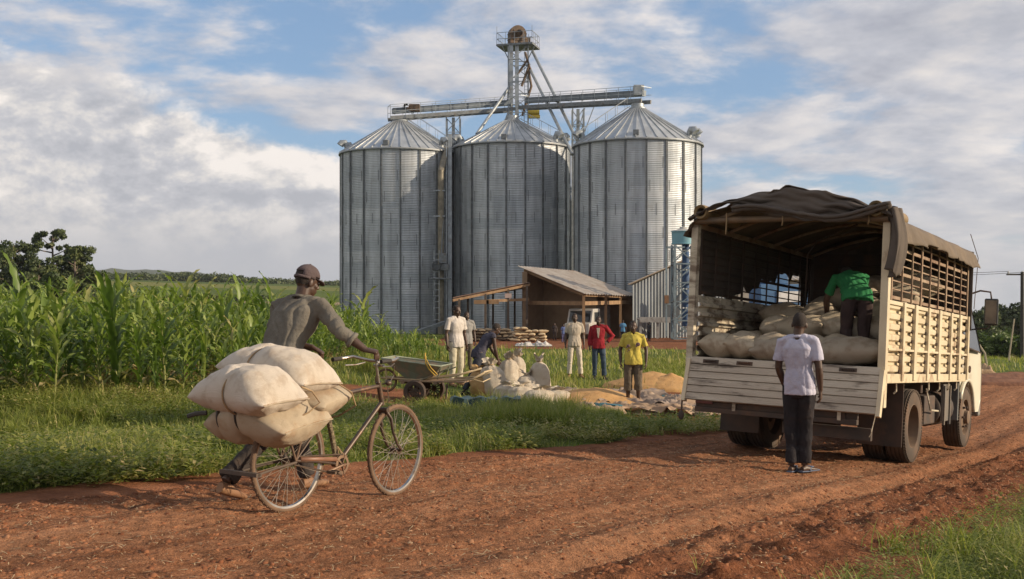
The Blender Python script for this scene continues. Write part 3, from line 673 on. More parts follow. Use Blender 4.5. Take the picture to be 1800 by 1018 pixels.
def silo(c, R, zeave, ztop, label, seed, base=None, group='corrugated grain silos in a row'):
    z0 = H(c[0], c[1]) - .1 if base is None else base; h = zeave - z0
    e = empty('grain_silo', (c[0], c[1], z0), (0, 0, .11 * seed), label, 'silo', group); r = random.Random(seed)
    pitch = .135; nz = int(h / pitch) * 4; NS = 108; nzv = nz + 1
    zz_ = np.arange(nzv) / 4 * pitch; rad = R + .022 * np.sin(np.arange(nzv) / 4 * 2 * PI)
    a = np.arange(NS) / NS * 2 * PI
    V = np.stack([np.cos(a)[None] * rad[:, None], np.sin(a)[None] * rad[:, None], np.repeat(zz_[:, None], NS, 1)], -1).reshape(-1, 3)
    ix = np.arange(nzv * NS).reshape(nzv, NS); Fq = np.stack([ix[:-1], np.roll(ix, -1, 1)[:-1], np.roll(ix, -1, 1)[1:], ix[1:]], -1).reshape(-1, 4)
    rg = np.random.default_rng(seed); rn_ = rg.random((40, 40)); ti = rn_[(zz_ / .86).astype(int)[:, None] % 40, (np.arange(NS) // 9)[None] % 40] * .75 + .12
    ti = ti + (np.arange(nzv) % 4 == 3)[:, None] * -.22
    np_mesh('wall', V, Fq, SM, {'tint': np.clip(ti, 0, 1).ravel()}, True, e)
    g = G()
    for k in range(20):                                              # stiffener posts: hat sections outside the sheet
        t_ = 2 * PI * k / 20; rd = Vector((math.cos(t_), math.sin(t_), 0)); tn = Vector((-rd.y, rd.x, 0))
        Rm = Matrix((tn, rd, Vector((0, 0, 1)))).transposed()
        g.box(rd * (R + .035) + Vector((0, 0, h / 2)), (.12, .04, h - .05), Rm)
        g.box(rd * (R + .075) + tn * .05 + Vector((0, 0, h / 2)), (.035, .05, h - .05), Rm); g.box(rd * (R + .075) - tn * .05 + Vector((0, 0, h / 2)), (.035, .05, h - .05), Rm)
    g.build('stiffener', DARKG, e)
    g = G()                                                          # bolted seams: short vertical laps
    for k in range(60):
        t_ = 2 * PI * (k + .5) / 60; rd = Vector((math.cos(t_), math.sin(t_), 0)); tn = Vector((-rd.y, rd.x, 0)); Rm = Matrix((tn, rd, Vector((0, 0, 1)))).transposed()
        for j in range(int(h / 1.72)):
            if (k + j) % 3 == 0: g.box(rd * (R + .024) + Vector((0, 0, j * 1.72 + .9)), (.04, .014, .84), Rm)
    g.build('panel_seam', DARKG, e)
    hr = ztop - zeave; g = G(); NR = 40
    g.lathe([(R + .16, h - .06), (R + .17, h + .02), (.62, h + hr - .15)], 160); g.lathe([(R + .16, h - .06), (R - .2, h - .1)], 160)
    roof = g.build('roof', ROOFM, e, smooth='auto')
    g = G()
    for k in range(NR):
        t_ = 2 * PI * k / NR; rd = Vector((math.cos(t_), math.sin(t_), 0)); g.beam(rd * (R + .17) + Vector((0, 0, h + .05)), rd * .6 + Vector((0, 0, h + hr - .10)), .07, .09)
    g.build('roof_rib', ROOFM, roof)
    g = G(); g.lathe([(.66, h + hr - .22), (.66, h + hr - .02), (.5, h + hr + .05), (.5, h + hr + .3), (.0, h + hr + .32)], 20); g.build('collar', GALV, roof, smooth='auto')
    g = G(); g.lathe([(R + .03, h - .12), (R + .20, h - .11), (R + .20, h - .05)], 96); g.build('eave_ring', DARKG, roof)
    for k, (az, f_) in enumerate(((-12, .86), (8, .88), (168, .88), (190, .9), (-35, .9))):       # gooseneck vents
        g = G(); t_ = math.radians(az) - .11 * seed; rr_ = R * f_; zc = h + hr * (1 - rr_ / R); c_ = Vector((math.cos(t_) * rr_, math.sin(t_) * rr_, zc)); rd = Vector((math.cos(t_), math.sin(t_), 0))
        g.tube([c_, c_ + Vector((0, 0, .45)), c_ + rd * .12 + Vector((0, 0, .66)), c_ + rd * .42 + Vector((0, 0, .62)), c_ + rd * .55 + Vector((0, 0, .42))], [.2, .2, .24, .27, .3], 10)
        g.build('roof_vent', GALV, roof, smooth='auto')
    g = G(); t_ = math.radians(-98) - .11 * seed; rr_ = R * .93; c_ = Vector((math.cos(t_) * rr_, math.sin(t_) * rr_, h + hr * (1 - rr_ / R) + .22)); g.box(c_, (.42, .5, .4), Euler((0, 0, t_ + PI / 2))); g.build('hatch', DARKG, roof, bevel=.02)
    # roof ladder with hoop rail, up the side that faces the next silo
    g = G(); t_ = math.radians(-22 if seed != 3 else 196) - .11 * seed; rd = Vector((math.cos(t_), math.sin(t_), 0)); tn = Vector((-rd.y, rd.x, 0))
    p0 = rd * (R + .1) + Vector((0, 0, h + .15)); p1 = rd * .7 + Vector((0, 0, h + hr + .05))
    for s_ in (-.22, .22):
        g.beam(p0 + tn * s_, p1 + tn * s_, .035); g.beam(p0 + tn * s_ + Vector((0, 0, .75)), p1 + tn * s_ + Vector((0, 0, .75)), .03)
    for k in range(17):
        q_ = p0.lerp(p1, k / 16); g.beam(q_ - tn * .22, q_ + tn * .22, .025)
        if k % 3 == 0:
            for s_ in (-.22, .22): g.beam(q_ + tn * s_, q_ + tn * s_ + Vector((0, 0, .75)), .025)
    g.build('roof_ladder', GALV, roof)
    return e
silo((-9.45, 91.3), 4.95, 13.35, 16.3, 'left silo of the three, behind the man with the bicycle', 1)
silo((0.0, 90.3), 4.8, 13.75, 16.2, 'middle silo directly under the tall elevator tower', 2)
silo((9.75, 83.9), 4.88, 13.1, 16.1, 'right silo of the three, with the brightest sunlit flank', 3)
silo((8.2, 112), 4.6, 10.9, 13.6, 'shorter silo peeking out between the middle and the right one', 4)
# ---------------------------------------------------------------- elevator tower and conveyors
def lattice(g, a, b, wdt, th, step, sides=4, mast=True):
    """square lattice mast from a up to b"""
    a, b = Vector(a), Vector(b); L = (b - a).length; n = max(2, int(L / step)); off = [(-1, -1), (1, -1), (1, 1), (-1, 1)]
    cs = [Vector((x * wdt / 2, y * wdt / 2, 0)) for x, y in off]
    if mast:
        for c in cs: g.beam(a + c, b + c, th)
    for k in range(n):
        p, q_ = a.lerp(b, k / n), a.lerp(b, (k + 1) / n)
        for i in range(4):
            c, d = cs[i], cs[(i + 1) % 4]; g.beam(p + c, p + d, th * .6); g.beam(p + (c if k % 2 else d), q_ + (d if k % 2 else c), th * .55)
TX, TY = .55, 95.9; zg = H(TX, TY); zp = EYE + (509 - 84) / F * TY
e = empty('elevator_tower', (TX, TY, zg), (0, 0, 0), 'tall steel elevator tower with railed top platform above the middle silo', 'tower')
g = G(); lattice(g, (0, 0, 0), (0, 0, zp - zg), 1.75, .11, 1.35); g.build('lattice_frame', GALV, e)
g = G()
for x, y in ((-.62, -.95), (-.12, -.95)): g.bb(x - .17, x + .17, y - .15, y + .15, .3, zp - zg)
for k in range(12): g.bb(-.84, .1, -1.13, -.78, 2 + k * 2.0, 2.07 + k * 2.0)
g.build('elevator_leg', GALV, e)
g = G()
for x in (.55, .9): g.beam((x, -.9, .5), (x, -.9, zp - zg + 1), .045)
for k in range(80): g.beam((.55, -.9, .6 + k * .31), (.9, -.9, .6 + k * .31), .03)
for k in range(16):
    z_ = 2.6 + k * 1.5; g.torus((.72, -.9, z_), .36, .018, 12, 4, 'z')
g.build('caged_ladder', GALV, e)
zt = zp - zg; rz = Euler((0, 0, math.radians(-16)))
g = G(); g.box((0, 0, zt + .06), (3.3, 2.6, .16), rz)
for s_ in (-1, 1): g.beam((s_ * .8, -.8, zt - 1.3), (s_ * 1.45, -.9, zt), .07)
g.build('platform', DARKG, e)
g = G(); R3 = rz.to_matrix()
cr = [R3 @ Vector(v) for v in ((-1.6, -1.25, 0), (1.6, -1.25, 0), (1.6, 1.25, 0), (-1.6, 1.25, 0))]
for i in range(4):
    a, b = cr[i], cr[(i + 1) % 4]
    for zr in (.6, 1.15): g.beam(a + Vector((0, 0, zt + zr)), b + Vector((0, 0, zt + zr)), .04)
    for k in range(4): q_ = a.lerp(b, k / 4); g.beam(q_ + Vector((0, 0, zt)), q_ + Vector((0, 0, zt + 1.15)), .04)
g.beam(cr[0] + Vector((0, 0, zt)), cr[0] + Vector((0, 0, zt + 1.7)), .04); g.beam(cr[1] + Vector((0, 0, zt)), cr[1] + Vector((0, 0, zt + 1.6)), .04)
g.build('railing', GALV, e)
g = G(); hd = []                                                   # elevator head: rounded casing
prof = [(-.75, .1), (-.75, .9)] + [(.75 * math.cos(a) * 1.0, .95 + .75 * math.sin(a)) for a in np.linspace(PI, 0, 11)] + [(.75, .1)]
g.prism(prof, -.42, .42, 'y'); g.M = Matrix.Translation((-.1, -.3, zt + .12)) @ Matrix.Rotation(.3, 4, 'Z'); s2 = G()
g2 = G(); g2.M = Matrix.Translation((-.1, -.4, zt + .12)) @ Matrix.Rotation(.3, 4, 'Z'); g2.prism(prof, -.42, .42, 'y')
g2.lathe([(.28, -.75), (.28, -.42)], 14, (.0, 0, .95), 'y'); g2.bb(.75, 1.15, -.25, .25, .1, .7); g2.bb(-.45, .45, -.47, -.42, .35, 1.3)
for zz0 in (.45, .95): g2.bb(-.79, .79, -.46, .46, zz0, zz0 + .06)
RUST = mat('rusty_brown', (.15, .105, .07), (.085, .06, .045), 5, .75, .2, dirt=(.20, .09, .04), ds=3)
g2.build('elevator_head', RUST, e, bevel=.02)
g = G()                                                            # chutes leaving the head
for pts in (((.6, -.9, zt - .6), (.95, -1, zt - 1.8), (.3, -1, zt - 3.6)), ((.9, -1, zt - 2.2), (1.15, -1, zt - 3.6), (.35, -1, zt - 6.2)), ((-.1, -1, zt - 2.6), (.8, -1, zt - 1.3), (1.1, -1, zt - 2.2))): g.tube(pts, .11, 8)
g.build('chute', RUST, e)
g = G(); g.lathe([(.0, -.5), (.30, -.5), (.30, .5), (.0, .5)], 14, (1.35, -1.0, 17.6 - zg), 'x'); g.bb(.9, 1.9, -1.3, -.7, 17.05 - zg, 17.28 - zg)
g.build('gear_motor', mat('yellow_paint', (.42, .34, .04), (.25, .20, .04), 5), e)
g = G()                                                            # stays and spouts
for a, b in ((P(936, 90, 95.3), P(1014, 246, 88.6)), (P(930, 118, 95.2), P(1006, 272, 87.5)), (P(899, 148, 95.2), P(838, 236, 89.5))):
    g.tube([a - Vector((TX, TY, zg)), b - Vector((TX, TY, zg))], .13, 8)
for a, b in ((P(900, 180, 95), P(888, 212, 91.5)), (P(892, 180, 95), P(900, 60, 95.5))): g.tube([a - Vector((TX, TY, zg)), b - Vector((TX, TY, zg))], .07, 6)
g.build('spout', GALV, e)
def conveyor(a, b, label, seed):
    """walkway with belt casing between two points (deck level)"""
    a, b = Vector(a), Vector(b); d = (b - a); L = d.length; e = empty('conveyor_gantry', a, (0, 0, 0), label, 'conveyor', 'conveyor bridges over the silos'); d.normalize(); s = Vector((d.y, -d.x, 0)).normalized()
    if s.y > 0: s = -s
    up = Vector((0, 0, 1)); g = G()
    for s_ in (-.55, .55): g.beam(s * s_, s * s_ + d * L, .12, .30)
    for k in range(int(L / .8)): q_ = d * (k * .8 + .3); g.beam(q_ - s * .5, q_ + s * .5, .06, .08)
    g.build('deck_beam', DARKG, e)
    g = G(); q_ = -s * .12 + up * .62; g.beam(q_ + d * .3, q_ + d * (L - .3), .42, .40); g.beam(q_ + d * .3 + up * .23, q_ + d * (L - .3) + up * .23, .5, .05)
    for k in range(int(L / 1.6)): g.beam(q_ + d * (.5 + k * 1.6), q_ + d * (.55 + k * 1.6), .48, .46)
    g.build('belt_casing', mat('blue_grey_steel', (.17, .20, .225), (.13, .15, .17), 3, .5, .4), e)
    g = G()
    for s_ in (-.6, .6):
        for zr in (.55, 1.1): g.beam(s * s_ + up * zr, s * s_ + d * L + up * zr, .035)
        for k in range(int(L / 1.3) + 1): g.beam(s * s_ + d * min(L, k * 1.3), s * s_ + d * min(L, k * 1.3) + up * 1.1, .035)
    g.beam(-s * .6 + up * 1.1, s * .6 + up * 1.1, .035); g.beam(d * L - s * .6 + up * 1.1, d * L + s * .6 + up * 1.1, .035)
    g.build('railing', GALV, e)
    return e, d, s, L
e1, d1, s1, L1 = conveyor(P(684, 209, 91.0), P(903, 193, 94.2), 'left conveyor bridge with railing ending over the left silo', 1)
g = G(); g.box(d1 * 2.2 + Vector((0, 0, .75)), (.9, .7, .6)); g.lathe([(.22, -.5), (.22, .5)], 10, d1 * 1.5 + Vector((0, 0, .9)), 'y'); g.build('drive_motor', RUST, e1, bevel=.03)
e2, d2, s2_, L2 = conveyor(P(920, 190, 94.0), P(1136, 178, 83.6), 'right conveyor bridge with railing ending over the right silo', 2)
g = G(); g.box(d2 * (L2 - .8) + Vector((0, 0, .85)), (.8, .8, .8)); g.build('drive_motor', GALV, e2, bevel=.03)
for (px, Yd, ytop, lb, w_) in ((797, 93.2, 203, 'lattice support mast standing between the left and the middle silo', 1.15), (1016, 91.6, 188, 'lattice support mast standing between the middle and the right silo', .95)):
    q_ = P(px, ytop, Yd); zb = H(q_.x, Yd); e = empty('support_mast', (q_.x, Yd, zb), (0, 0, 0), lb, 'mast', 'lattice masts between the silos'); g = G(); hh = q_.z - zb - .2
    lattice(g, (0, 0, 0), (0, 0, hh), w_, .11, 1.3); g.build('lattice_frame', GALV, e)
    g = G(); g.bb(-.13, .13, -.14, .14, 0, hh); g.build('centre_duct', GALV, e)
    if px < 900:
        g = G(); g.tube([P(775, 590, 86.3) - e.location, P(775, 300, 86.3) - e.location, P(785, 262, 88.5) - e.location], .25, 10); g.build('downpipe', mat('tan_pipe', (.26, .23, .17), (.15, .13, .10), 3, .6, .2), e)
        g = G(); o_ = P(775, 470, 85.9) - e.location; g.box(o_, (1.3, .8, .5)); g.box(o_ + Vector((0, 0, -.9)), (1.5, 1.0, .12)); g.box(o_ + Vector((.2, -.2, .7)), (.6, .6, .8)); g.lathe([(.35, -.3), (.35, .3)], 12, o_ + Vector((-.3, -.5, .1)), 'y')
        g.beam(o_ + Vector((0, 0, .5)), P(779, 388, 86.2) - e.location, .1); g.build('gearbox', DARKG, e, bevel=.02)
        g = G(); g.beam(P(791, 592, 87.0) - e.location, P(791, 236, 88.0) - e.location, .30); g.beam(P(785, 592, 86.8) - e.location, P(785, 250, 87.6) - e.location, .10); g.build('front_duct', GALV, e)
        g = G()
        for x in (763, 772):
            g.beam(P(x, 565, 85.6) - e.location, P(x, 440, 85.6) - e.location, .06)
        for k in range(12): g.beam(P(763, 562 - k * 10.5, 85.6) - e.location, P(772, 562 - k * 10.5, 85.6) - e.location, .05)
        for y_ in (335, 380): g.beam(P(762, y_, 86.0) - e.location, P(782, y_, 86.2) - e.location, .1)
        g.build('ladder', GALV, e)
        g = G(); g.beam(P(735, 583, 83) - e.location, P(782, 567, 85) - e.location, .35, .25); g.build('loading_chute', GALV, e)
    else:
        for a, b in (((1028, 190), (1014, 238)), ((1044, 188), (1016, 262))): g = G(); g.beam(P(a[0], a[1], 90.2) - e.location, P(b[0], b[1], 90.2) - e.location, .08); g.build('brace', GALV, e)
# ---------------------------------------------------------------- sheds
TIMB = mat('raw_timber', (.30, .19, .10), (.20, .12, .065), 3, .85, dirt=(.12, .08, .05), ds=5, stretch=(1, 1, .3))
TIN = mat('old_tin', (.47, .42, .36), (.36, .31, .26), 1.6, .55, .35, dirt=(.28, .15, .08), ds=1.3, da=.55)
TINB = mat('grey_tin_wall', (.27, .295, .315), (.19, .21, .225), 1.2, .6, .2, dirt=(.12, .13, .14), ds=1.0, da=.5, stretch=(1, 1, .25))
MUD = mat('plastered_mud', (.30, .21, .13), (.23, .155, .095), 1.5, .95, dirt=(.16, .10, .06), ds=1.0, da=.5)
def corr(g, a, b, c, d, n, amp=.03, th=.0):
    """corrugated sheet over quad a-b (eave to ridge) / d-c, ribs run a->b, n waves from a to d"""
    a, b, c, d = map(Vector, (a, b, c, d)); nrm = (b - a).cross(d - a).normalized()
    if nrm.z < 0: nrm = -nrm
    m = n * 4; vs = []
    for k in range(m + 1):
        f_ = k / m; o = nrm * (amp * math.sin(2 * PI * f_ * n)); vs += [a.lerp(d, f_) + o, b.lerp(c, f_) + o]
    return g.add(vs, [(2 * k, 2 * k + 1, 2 * k + 3, 2 * k + 2) for k in range(m)])
A = P(922, 471, 69.2); D = P(1026, 514, 66); C = P(1113, 518, 73); B = A + (C - D)
zg = H(D.x, D.y); e = empty('open_shed', (D.x, D.y, zg), (0, 0, 0), 'open timber and mud store with steep single slope tin roof', 'shed'); o0 = Vector(e.location)
g = G(); ex = (A - D).normalized() * .35; ey = (D - C).normalized() * .4
corr(g, D - o0 - ex * .9 + ey, A - o0 + ex + ey, B - o0 + ex - ey, C - o0 - ex * .9 - ey, 22, .035); g.build('roof', TIN, e, solid=.015)
def down(p, z): return Vector((p.x, p.y, z))
g = G(); dz = Vector((0, 0, -.16))
for p, q_ in ((D, A), (D + (C - D) * .5, A + (B - A) * .5), (C, B), (D, C), (A, B)): g.beam(p - o0 + dz, q_ - o0 + dz, .10, .16)
zr = 2 - (533 - 509) / F * 67 - o0.z
for p, q_ in ((A, D), (D, C)): g.beam(Vector((p.x - o0.x, p.y - o0.y, zr)), Vector((q_.x - o0.x, q_.y - o0.y, zr)), .10, .24)
g.build('roof_beam', TIMB, e)
for f_, a_, b_ in ((0, D, C), (.42, D, C), (.72, D, C), (1, D, C)):
    p = a_.lerp(b_, f_) - o0; g = G(); g.beam((p.x, p.y, -.2), (p.x, p.y, p.z - .2), .17); g.build('post', TIMB, e)
g = G(); p, q_ = A - o0, B - o0; Dn, Cn = D - o0, C - o0        # left wall (under the ridge) and back wall and an inner wall
g.beam((p.x, p.y, (p.z - .2) / 2 - .1), (p.x + .02, p.y - .45, (p.z - .2) / 2 - .1), .30, p.z - .1)
for a_, b_, za, zb2 in ((p, q_, p.z - .3, q_.z - .3), (q_, Cn, q_.z - .3, Cn.z - .3)):
    n_ = Vector((b_.y - a_.y, a_.x - b_.x, 0)).normalized() * .12
    vs = [Vector((a_.x, a_.y, -.3)) - n_, Vector((b_.x, b_.y, -.3)) - n_, Vector((b_.x, b_.y, zb2)) - n_, Vector((a_.x, a_.y, za)) - n_]; vs += [v + 2 * n_ for v in vs]
    g.add(vs, [(0, 1, 2, 3), (7, 6, 5, 4), (0, 4, 5, 1), (1, 5, 6, 2), (2, 6, 7, 3), (3, 7, 4, 0)])
m1, m2 = p.lerp(q_, .32), Dn.lerp(Cn, .32); m1, m2 = Vector((m1.x, m1.y, 0)), Vector((m2.x, m2.y, 0)); m2 = m1.lerp(m2, .93); n_ = Vector((0, .1, 0))
vs = [m1 - n_ + Vector((0, 0, -.3)), m2 - n_ + Vector((0, 0, -.3)), m2 - n_ + Vector((0, 0, Dn.z - .35)), m1 - n_ + Vector((0, 0, p.z - .45))]; vs += [v + 2 * n_ for v in vs]
g.add(vs, [(0, 1, 2, 3), (7, 6, 5, 4), (0, 4, 5, 1), (1, 5, 6, 2), (2, 6, 7, 3), (3, 7, 4, 0)]); g.build('wall', MUD, e)
g = G(); pp = Dn.lerp(Cn, .62); n3_ = (Cn - Dn).normalized(); g.beam(pp + Vector((-1.2, 1.0, -pp.z + .9)), pp + Vector((-.2, 1.8, -pp.z + .9)), .06, 2.2); g.build('plank_door', mat('grey_boards', (.26, .24, .22), (.17, .155, .14), 4), e)
# low lean-to left of it
a0, b0 = P(796, 524, 66), P(930, 497, 68); a1, b1 = P(812, 520, 72), P(940, 499, 74)
zg = H(a0.x, a0.y); e = empty('lean_to', (a0.x, a0.y, zg), (0, 0, 0), 'low open lean-to with thin rusty roof over stacked sacks', 'shed'); o0 = Vector(e.location)
g = G(); corr(g, a0 - o0, b0 - o0, b1 - o0, a1 - o0, 20, .03); g.build('roof', mat('rusty_tin', (.20, .12, .08), (.13, .08, .055), 2, .8, .1, dirt=(.30, .24, .18), ds=2), e, solid=.02)
g = G(); dz = Vector((0, 0, -.14))
for p, q_ in ((a0, b0), (a1, b1), (a0, a1), (b0, b1), (a0.lerp(b0, .5), a1.lerp(b1, .5))): g.beam(p - o0 + dz, q_ - o0 + dz, .09, .15)
zr = 2 - (530 - 509) / F * 67 - o0.z
p, q_ = a0.lerp(b0, .28) - o0, b0 - o0; g.beam((p.x, p.y, zr), (q_.x, q_.y, zr + .12), .09, .17)
g.build('roof_beam', TIMB, e)
for f_ in (.08, .42, .72, .97):
    for (u_, w_) in ((a0, b0), (a1, b1)):
        p = u_.lerp(w_, f_) - o0; g = G(); g.beam((p.x, p.y, -.3), (p.x, p.y, p.z - .15), .14); g.build('post', mat('dark_timber', (.11, .085, .06), (.07, .05, .04), 4), e)
g = G(); p = a0.lerp(b0, .72) - o0 + Vector((0, -.12, -.55)); g.box(p, (.42, .03, .28)); g.build('sign_board', mat('pinkish_board', (.50, .38, .34)), e)
g = G()
for px, w_ in ((846, 26), (866, 22)): q_ = P(px, 531, 65.7) - o0; g.box(q_, (w_ / 28.8, .04, .24))
g.build('hanging_board', TIMB, e)
# grey sheet barn behind the water tower
q0, q1 = P(1112, 500, 71), P(1275, 424, 73); zg = H(q0.x, q0.y) - .1; e = empty('tin_barn', (q0.x, q0.y, zg), (0, 0, 0), 'grey corrugated sheet barn with sloping roof behind the water tower', 'barn'); o0 = Vector(e.location)
g = G(); n = 120; vs = []; p, q_ = q0 - o0, q1 - o0
for k in range(n + 1):
    f_ = k / n; b_ = p.lerp(q_, f_); y_ = b_.y + .03 * (1 if (k // 2) % 2 else -1); vs += [(b_.x, y_, -.2), (b_.x, y_, b_.z - .05)]
g.add(vs, [(2 * k, 2 * k + 1, 2 * k + 3, 2 * k + 2) for k in range(n)])
vs = [(p.x, p.y, -.2), (p.x, p.y, p.z - .05), (p.x + 3, p.y + 9, p.z - .05), (p.x + 3, p.y + 9, -.2)]; g.add(vs, [(0, 1, 2, 3)]); g.build('wall', TINB, e)
g = G(); bk = Vector((3, 9, 0)); corr(g, p + Vector((-.35, -.35, 0)), q_ + Vector((0, -.35, .0)), q_ + bk, p + bk + Vector((-.3, 0, 0)), 24, .03); g.build('roof', TIN, e, solid=.02)
g = G(); g.box((p.x + 1.65 + .9, p.y - .12, (2 - (540 - 509) / F * 70 - o0.z)), (1.0, .06, 1.5)); g.build('door', mat('dark_sheet', (.12, .13, .14)), e)
g = G(); a_, b_ = P(1124, 562, 69.3) - o0, P(1222, 563, 69.3) - o0; g.beam(a_, b_, .25, .34); g.beam(a_ + Vector((0, .9, 0)), b_ + Vector((0, .9, 0)), 1.2, .08)
for f_ in (.02, .33, .62, .95): c_ = a_.lerp(b_, f_); g.beam((c_.x, c_.y + .1, -.1), (c_.x, c_.y + .1, c_.z), .16)
g.build('loading_platform', mat('pale_boards', (.36, .36, .35), (.25, .24, .23), 4), e)
# water tower
q0 = P(1201, 600, 67.6); zg = H(q0.x, q0.y); e = empty('water_tower', (q0.x, q0.y, zg), (0, 0, 0), 'pale blue round tank on a blue grey lattice stand', 'water tower'); zt = 2 + (509 - 431) / F * 67.6 - zg
BG = mat('blue_grey_paint', (.22, .29, .32), (.16, .21, .235), 4, .55, .2, dirt=(.16, .11, .07), ds=4, da=.5)
g = G(); lattice(g, (0, 0, 0), (0, 0, zt), 1.25, .14, 1.05)
for y_ in (-.62, .62):
    for k in range(6): z_ = k * (zt / 6); g.beam((-.62, y_, z_), (.62, y_, z_ + zt / 6), .05)
g.beam((-1.15, -.62, .2), (-1.15, -.62, zt - .1), .1); g.beam((-1.15, -.62, zt - .15), (0, -.62, zt - .15), .1); g.beam((-1.15, -.62, 2.2), (-.6, -.62, 2.2), .08); g.build('lattice_stand', BG, e)
g = G(); g.lathe([(0, zt + .05), (.74, zt + .05), (.74, zt + .12), (.70, zt + .13), (.72, zt + .80), (.78, zt + .82), (.78, zt + .87)], 28); g.build('tank', mat('sky_blue_paint', (.17, .36, .42), (.13, .29, .35), 3, .5, 0, dirt=(.30, .33, .33), ds=3, da=.4, stretch=(1, 1, .4)), e, smooth='auto')
g = G(); g.lathe([(.78, zt + .87), (.25, zt + 1.02), (.22, zt + 1.12), (0, zt + 1.16)], 24); g.build('lid', mat('pale_lid', (.40, .40, .38)), e, smooth='auto')
g = G()
for k in range(5): c_ = Vector((.2, .3, .8 + k * 1.2)); g.tube([c_, c_ + Vector((0, 0, 1.1))], .22, 10)
g.build('filler_pipe', mat('deep_blue_paint', (.035, .09, .20), (.03, .06, .13), 3), e, smooth='auto')
g = G(); g.box((-1.15, -.75, 1.9 + .6), (.25, .2, .5)); g.build('control_box', mat('rust_box', (.22, .12, .06)), e)
# blue machine seen through the truck's open side
q0 = P(1372, 600, 62); zg = H(q0.x, q0.y); e = empty('blue_mill', (q0.x, q0.y, zg), (0, 0, .2), 'blue processing machine glimpsed through the truck cage bars', 'machine')
BL = mat('bright_blue_paint', (.045, .13, .27), (.03, .09, .2), 3, .5)
g = G(); g.bb(-1.6, 1.0, -.8, .8, 2.0, 3.3); g.bb(-1.1, .2, -.6, .6, 3.3, 4.3); g.prism([(-1.6, 2.0), (1.0, 2.0), (.1, 1.2), (-.7, 1.2)], -.7, .7, 'y'); g.bb(1.0, 1.9, -.6, .6, 1.8, 2.9); g.build('housing', BL, e, bevel=.04)
for x, y in ((-1.5, -.7), (.9, -.7), (-1.5, .7), (.9, .7), (1.8, -.5)): g = G(); g.beam((x, y, 0), (x, y, 2.1), .12); g.build('leg', BL, e)
g = G(); g.bb(-.6, .9, -.86, -.8, 2.3, 2.9); g.build('white_panel', mat('white_panel', (.6, .6, .6)), e)
q0 = P(1400, 600, 78); zg = H(q0.x, q0.y); e = empty('mill_house', (q0.x, q0.y, zg), (0, 0, 0), 'pale plastered building behind the blue machine', 'building')
g = G(); g.bb(-4.2, 4.4, 0, 5, -.2, 4.2); g.build('wall', mat('cream_plaster', (.45, .42, .37), (.36, .33, .29), 1.5), e)
g = G(); corr(g, (-4.6, -.5, 4.05), (-4.6, 5.5, 5.2), (4.8, 5.5, 5.2), (4.8, -.5, 4.05), 26, .03); g.build('roof', TIN, e, solid=.02)
g = G(); g.bb(-2.2, -1.2, -.04, .0, 1.2, 2.2); g.bb(1.0, 2.0, -.04, .0, 1.2, 2.2); g.build('window', DARKG, e)
# white minibus beside the shed
q0 = P(1021, 590, 67); zg = H(q0.x, q0.y); e = empty('pickup_truck', (q0.x, q0.y, zg), (0, 0, math.radians(-30)), 'white boxy pickup cab parked by the open shed', 'pickup')
WH = mat('white_van_paint', (.42, .41, .38), (.36, .34, .31), 2, .4, 0, dirt=(.36, .22, .13), ds=2, da=.4)
g = G(); g.prism([(-.9, .35), (-.9, 1.0), (-.35, 1.05), (0, 1.82), (.12, 1.9), (1.5, 1.9), (1.58, 1.8), (1.6, .9), (3.3, .9), (3.3, .4)], -.8, .8, 'y'); g.M = Matrix.Rotation(0, 4, 'Z'); b_ = g.build('body', WH, e, bevel=.05)
b_.rotation_euler = (0, 0, math.radians(100))
GL = mat('dark_glass', (.03, .035, .04), rough=.12)
for nm, bx in (('windscreen', None), ('side_window', (.25, 1.35))):
    g = G()
    if bx is None: g.add([(-.33, -.68, 1.1), (-.33, .68, 1.1), (-.02, .66, 1.76), (-.02, -.66, 1.76)], [(0, 1, 2, 3)]); g.v = [(x - .02, y, z) for x, y, z in g.v]
    else:
        for s_ in (-1, 1): g.add([(bx[0], s_ * .815, 1.1), (bx[1], s_ * .815, 1.1), (bx[1], s_ * .815, 1.68), (bx[0], s_ * .815, 1.68)], [(0, 1, 2, 3)])
    k = g.build(nm, GL, e, solid=.01); k.rotation_euler = (0, 0, math.radians(100))
for x in (-.3, 2.6):
    for y in (-.74, .74):
        g = G(); g.lathe([(.18, -.1), (.33, -.1), (.35, -.04), (.35, .04), (.33, .1), (.18, .1)], 20, (x, y, .35), 'y', True); k = g.build('wheel', mat('far_tyre', (.03, .028, .026)), e, smooth='auto'); k.rotation_euler = (0, 0, math.radians(100))
# utility pole and wires on the right
q0 = P(1797, 600, 62); zg = H(q0.x, q0.y); e = empty('utility_pole', (q0.x, q0.y, zg), (0, 0, 0), 'dark utility pole with crossarm at the right border', 'utility pole'); zt = 2 + (509 - 478) / F * 62 - zg
g = G(); g.tube([(0, 0, -.3), (0, 0, zt)], [.13, .1], 8); g.build('pole', mat('creosote', (.05, .045, .04)), e)
g = G(); g.beam((-.9, 0, zt - .15), (.9, 0, zt - .15), .09); g.build('crossarm', MT['creosote'], e)
for x in (-.8, 0, .8): g = G(); g.lathe([(0, 0), (.05, .0), (.06, .08), (.03, .15), (0, .16)], 8, (x, 0, zt - .1)); g.build('insulator', mat('porcelain', (.5, .5, .48)), e)
for k, (x, y2) in enumerate(((-.8, 428), (.8, 440))):
    a_ = Vector((q0.x + x, q0.y, zg + zt + .03)); b_ = P(1330, y2, 78); g = G(); g.tube([a_.lerp(b_, f_) + Vector((0, 0, -1.5 * math.sin(PI * f_) * .6)) for f_ in np.linspace(0, 1, 14)], .012, 4)
    o = g.build('power_line', MT['creosote']); tag(o, ['upper thin power line running left from the utility pole', 'lower thin power line running left from the utility pole'][k], 'power line')
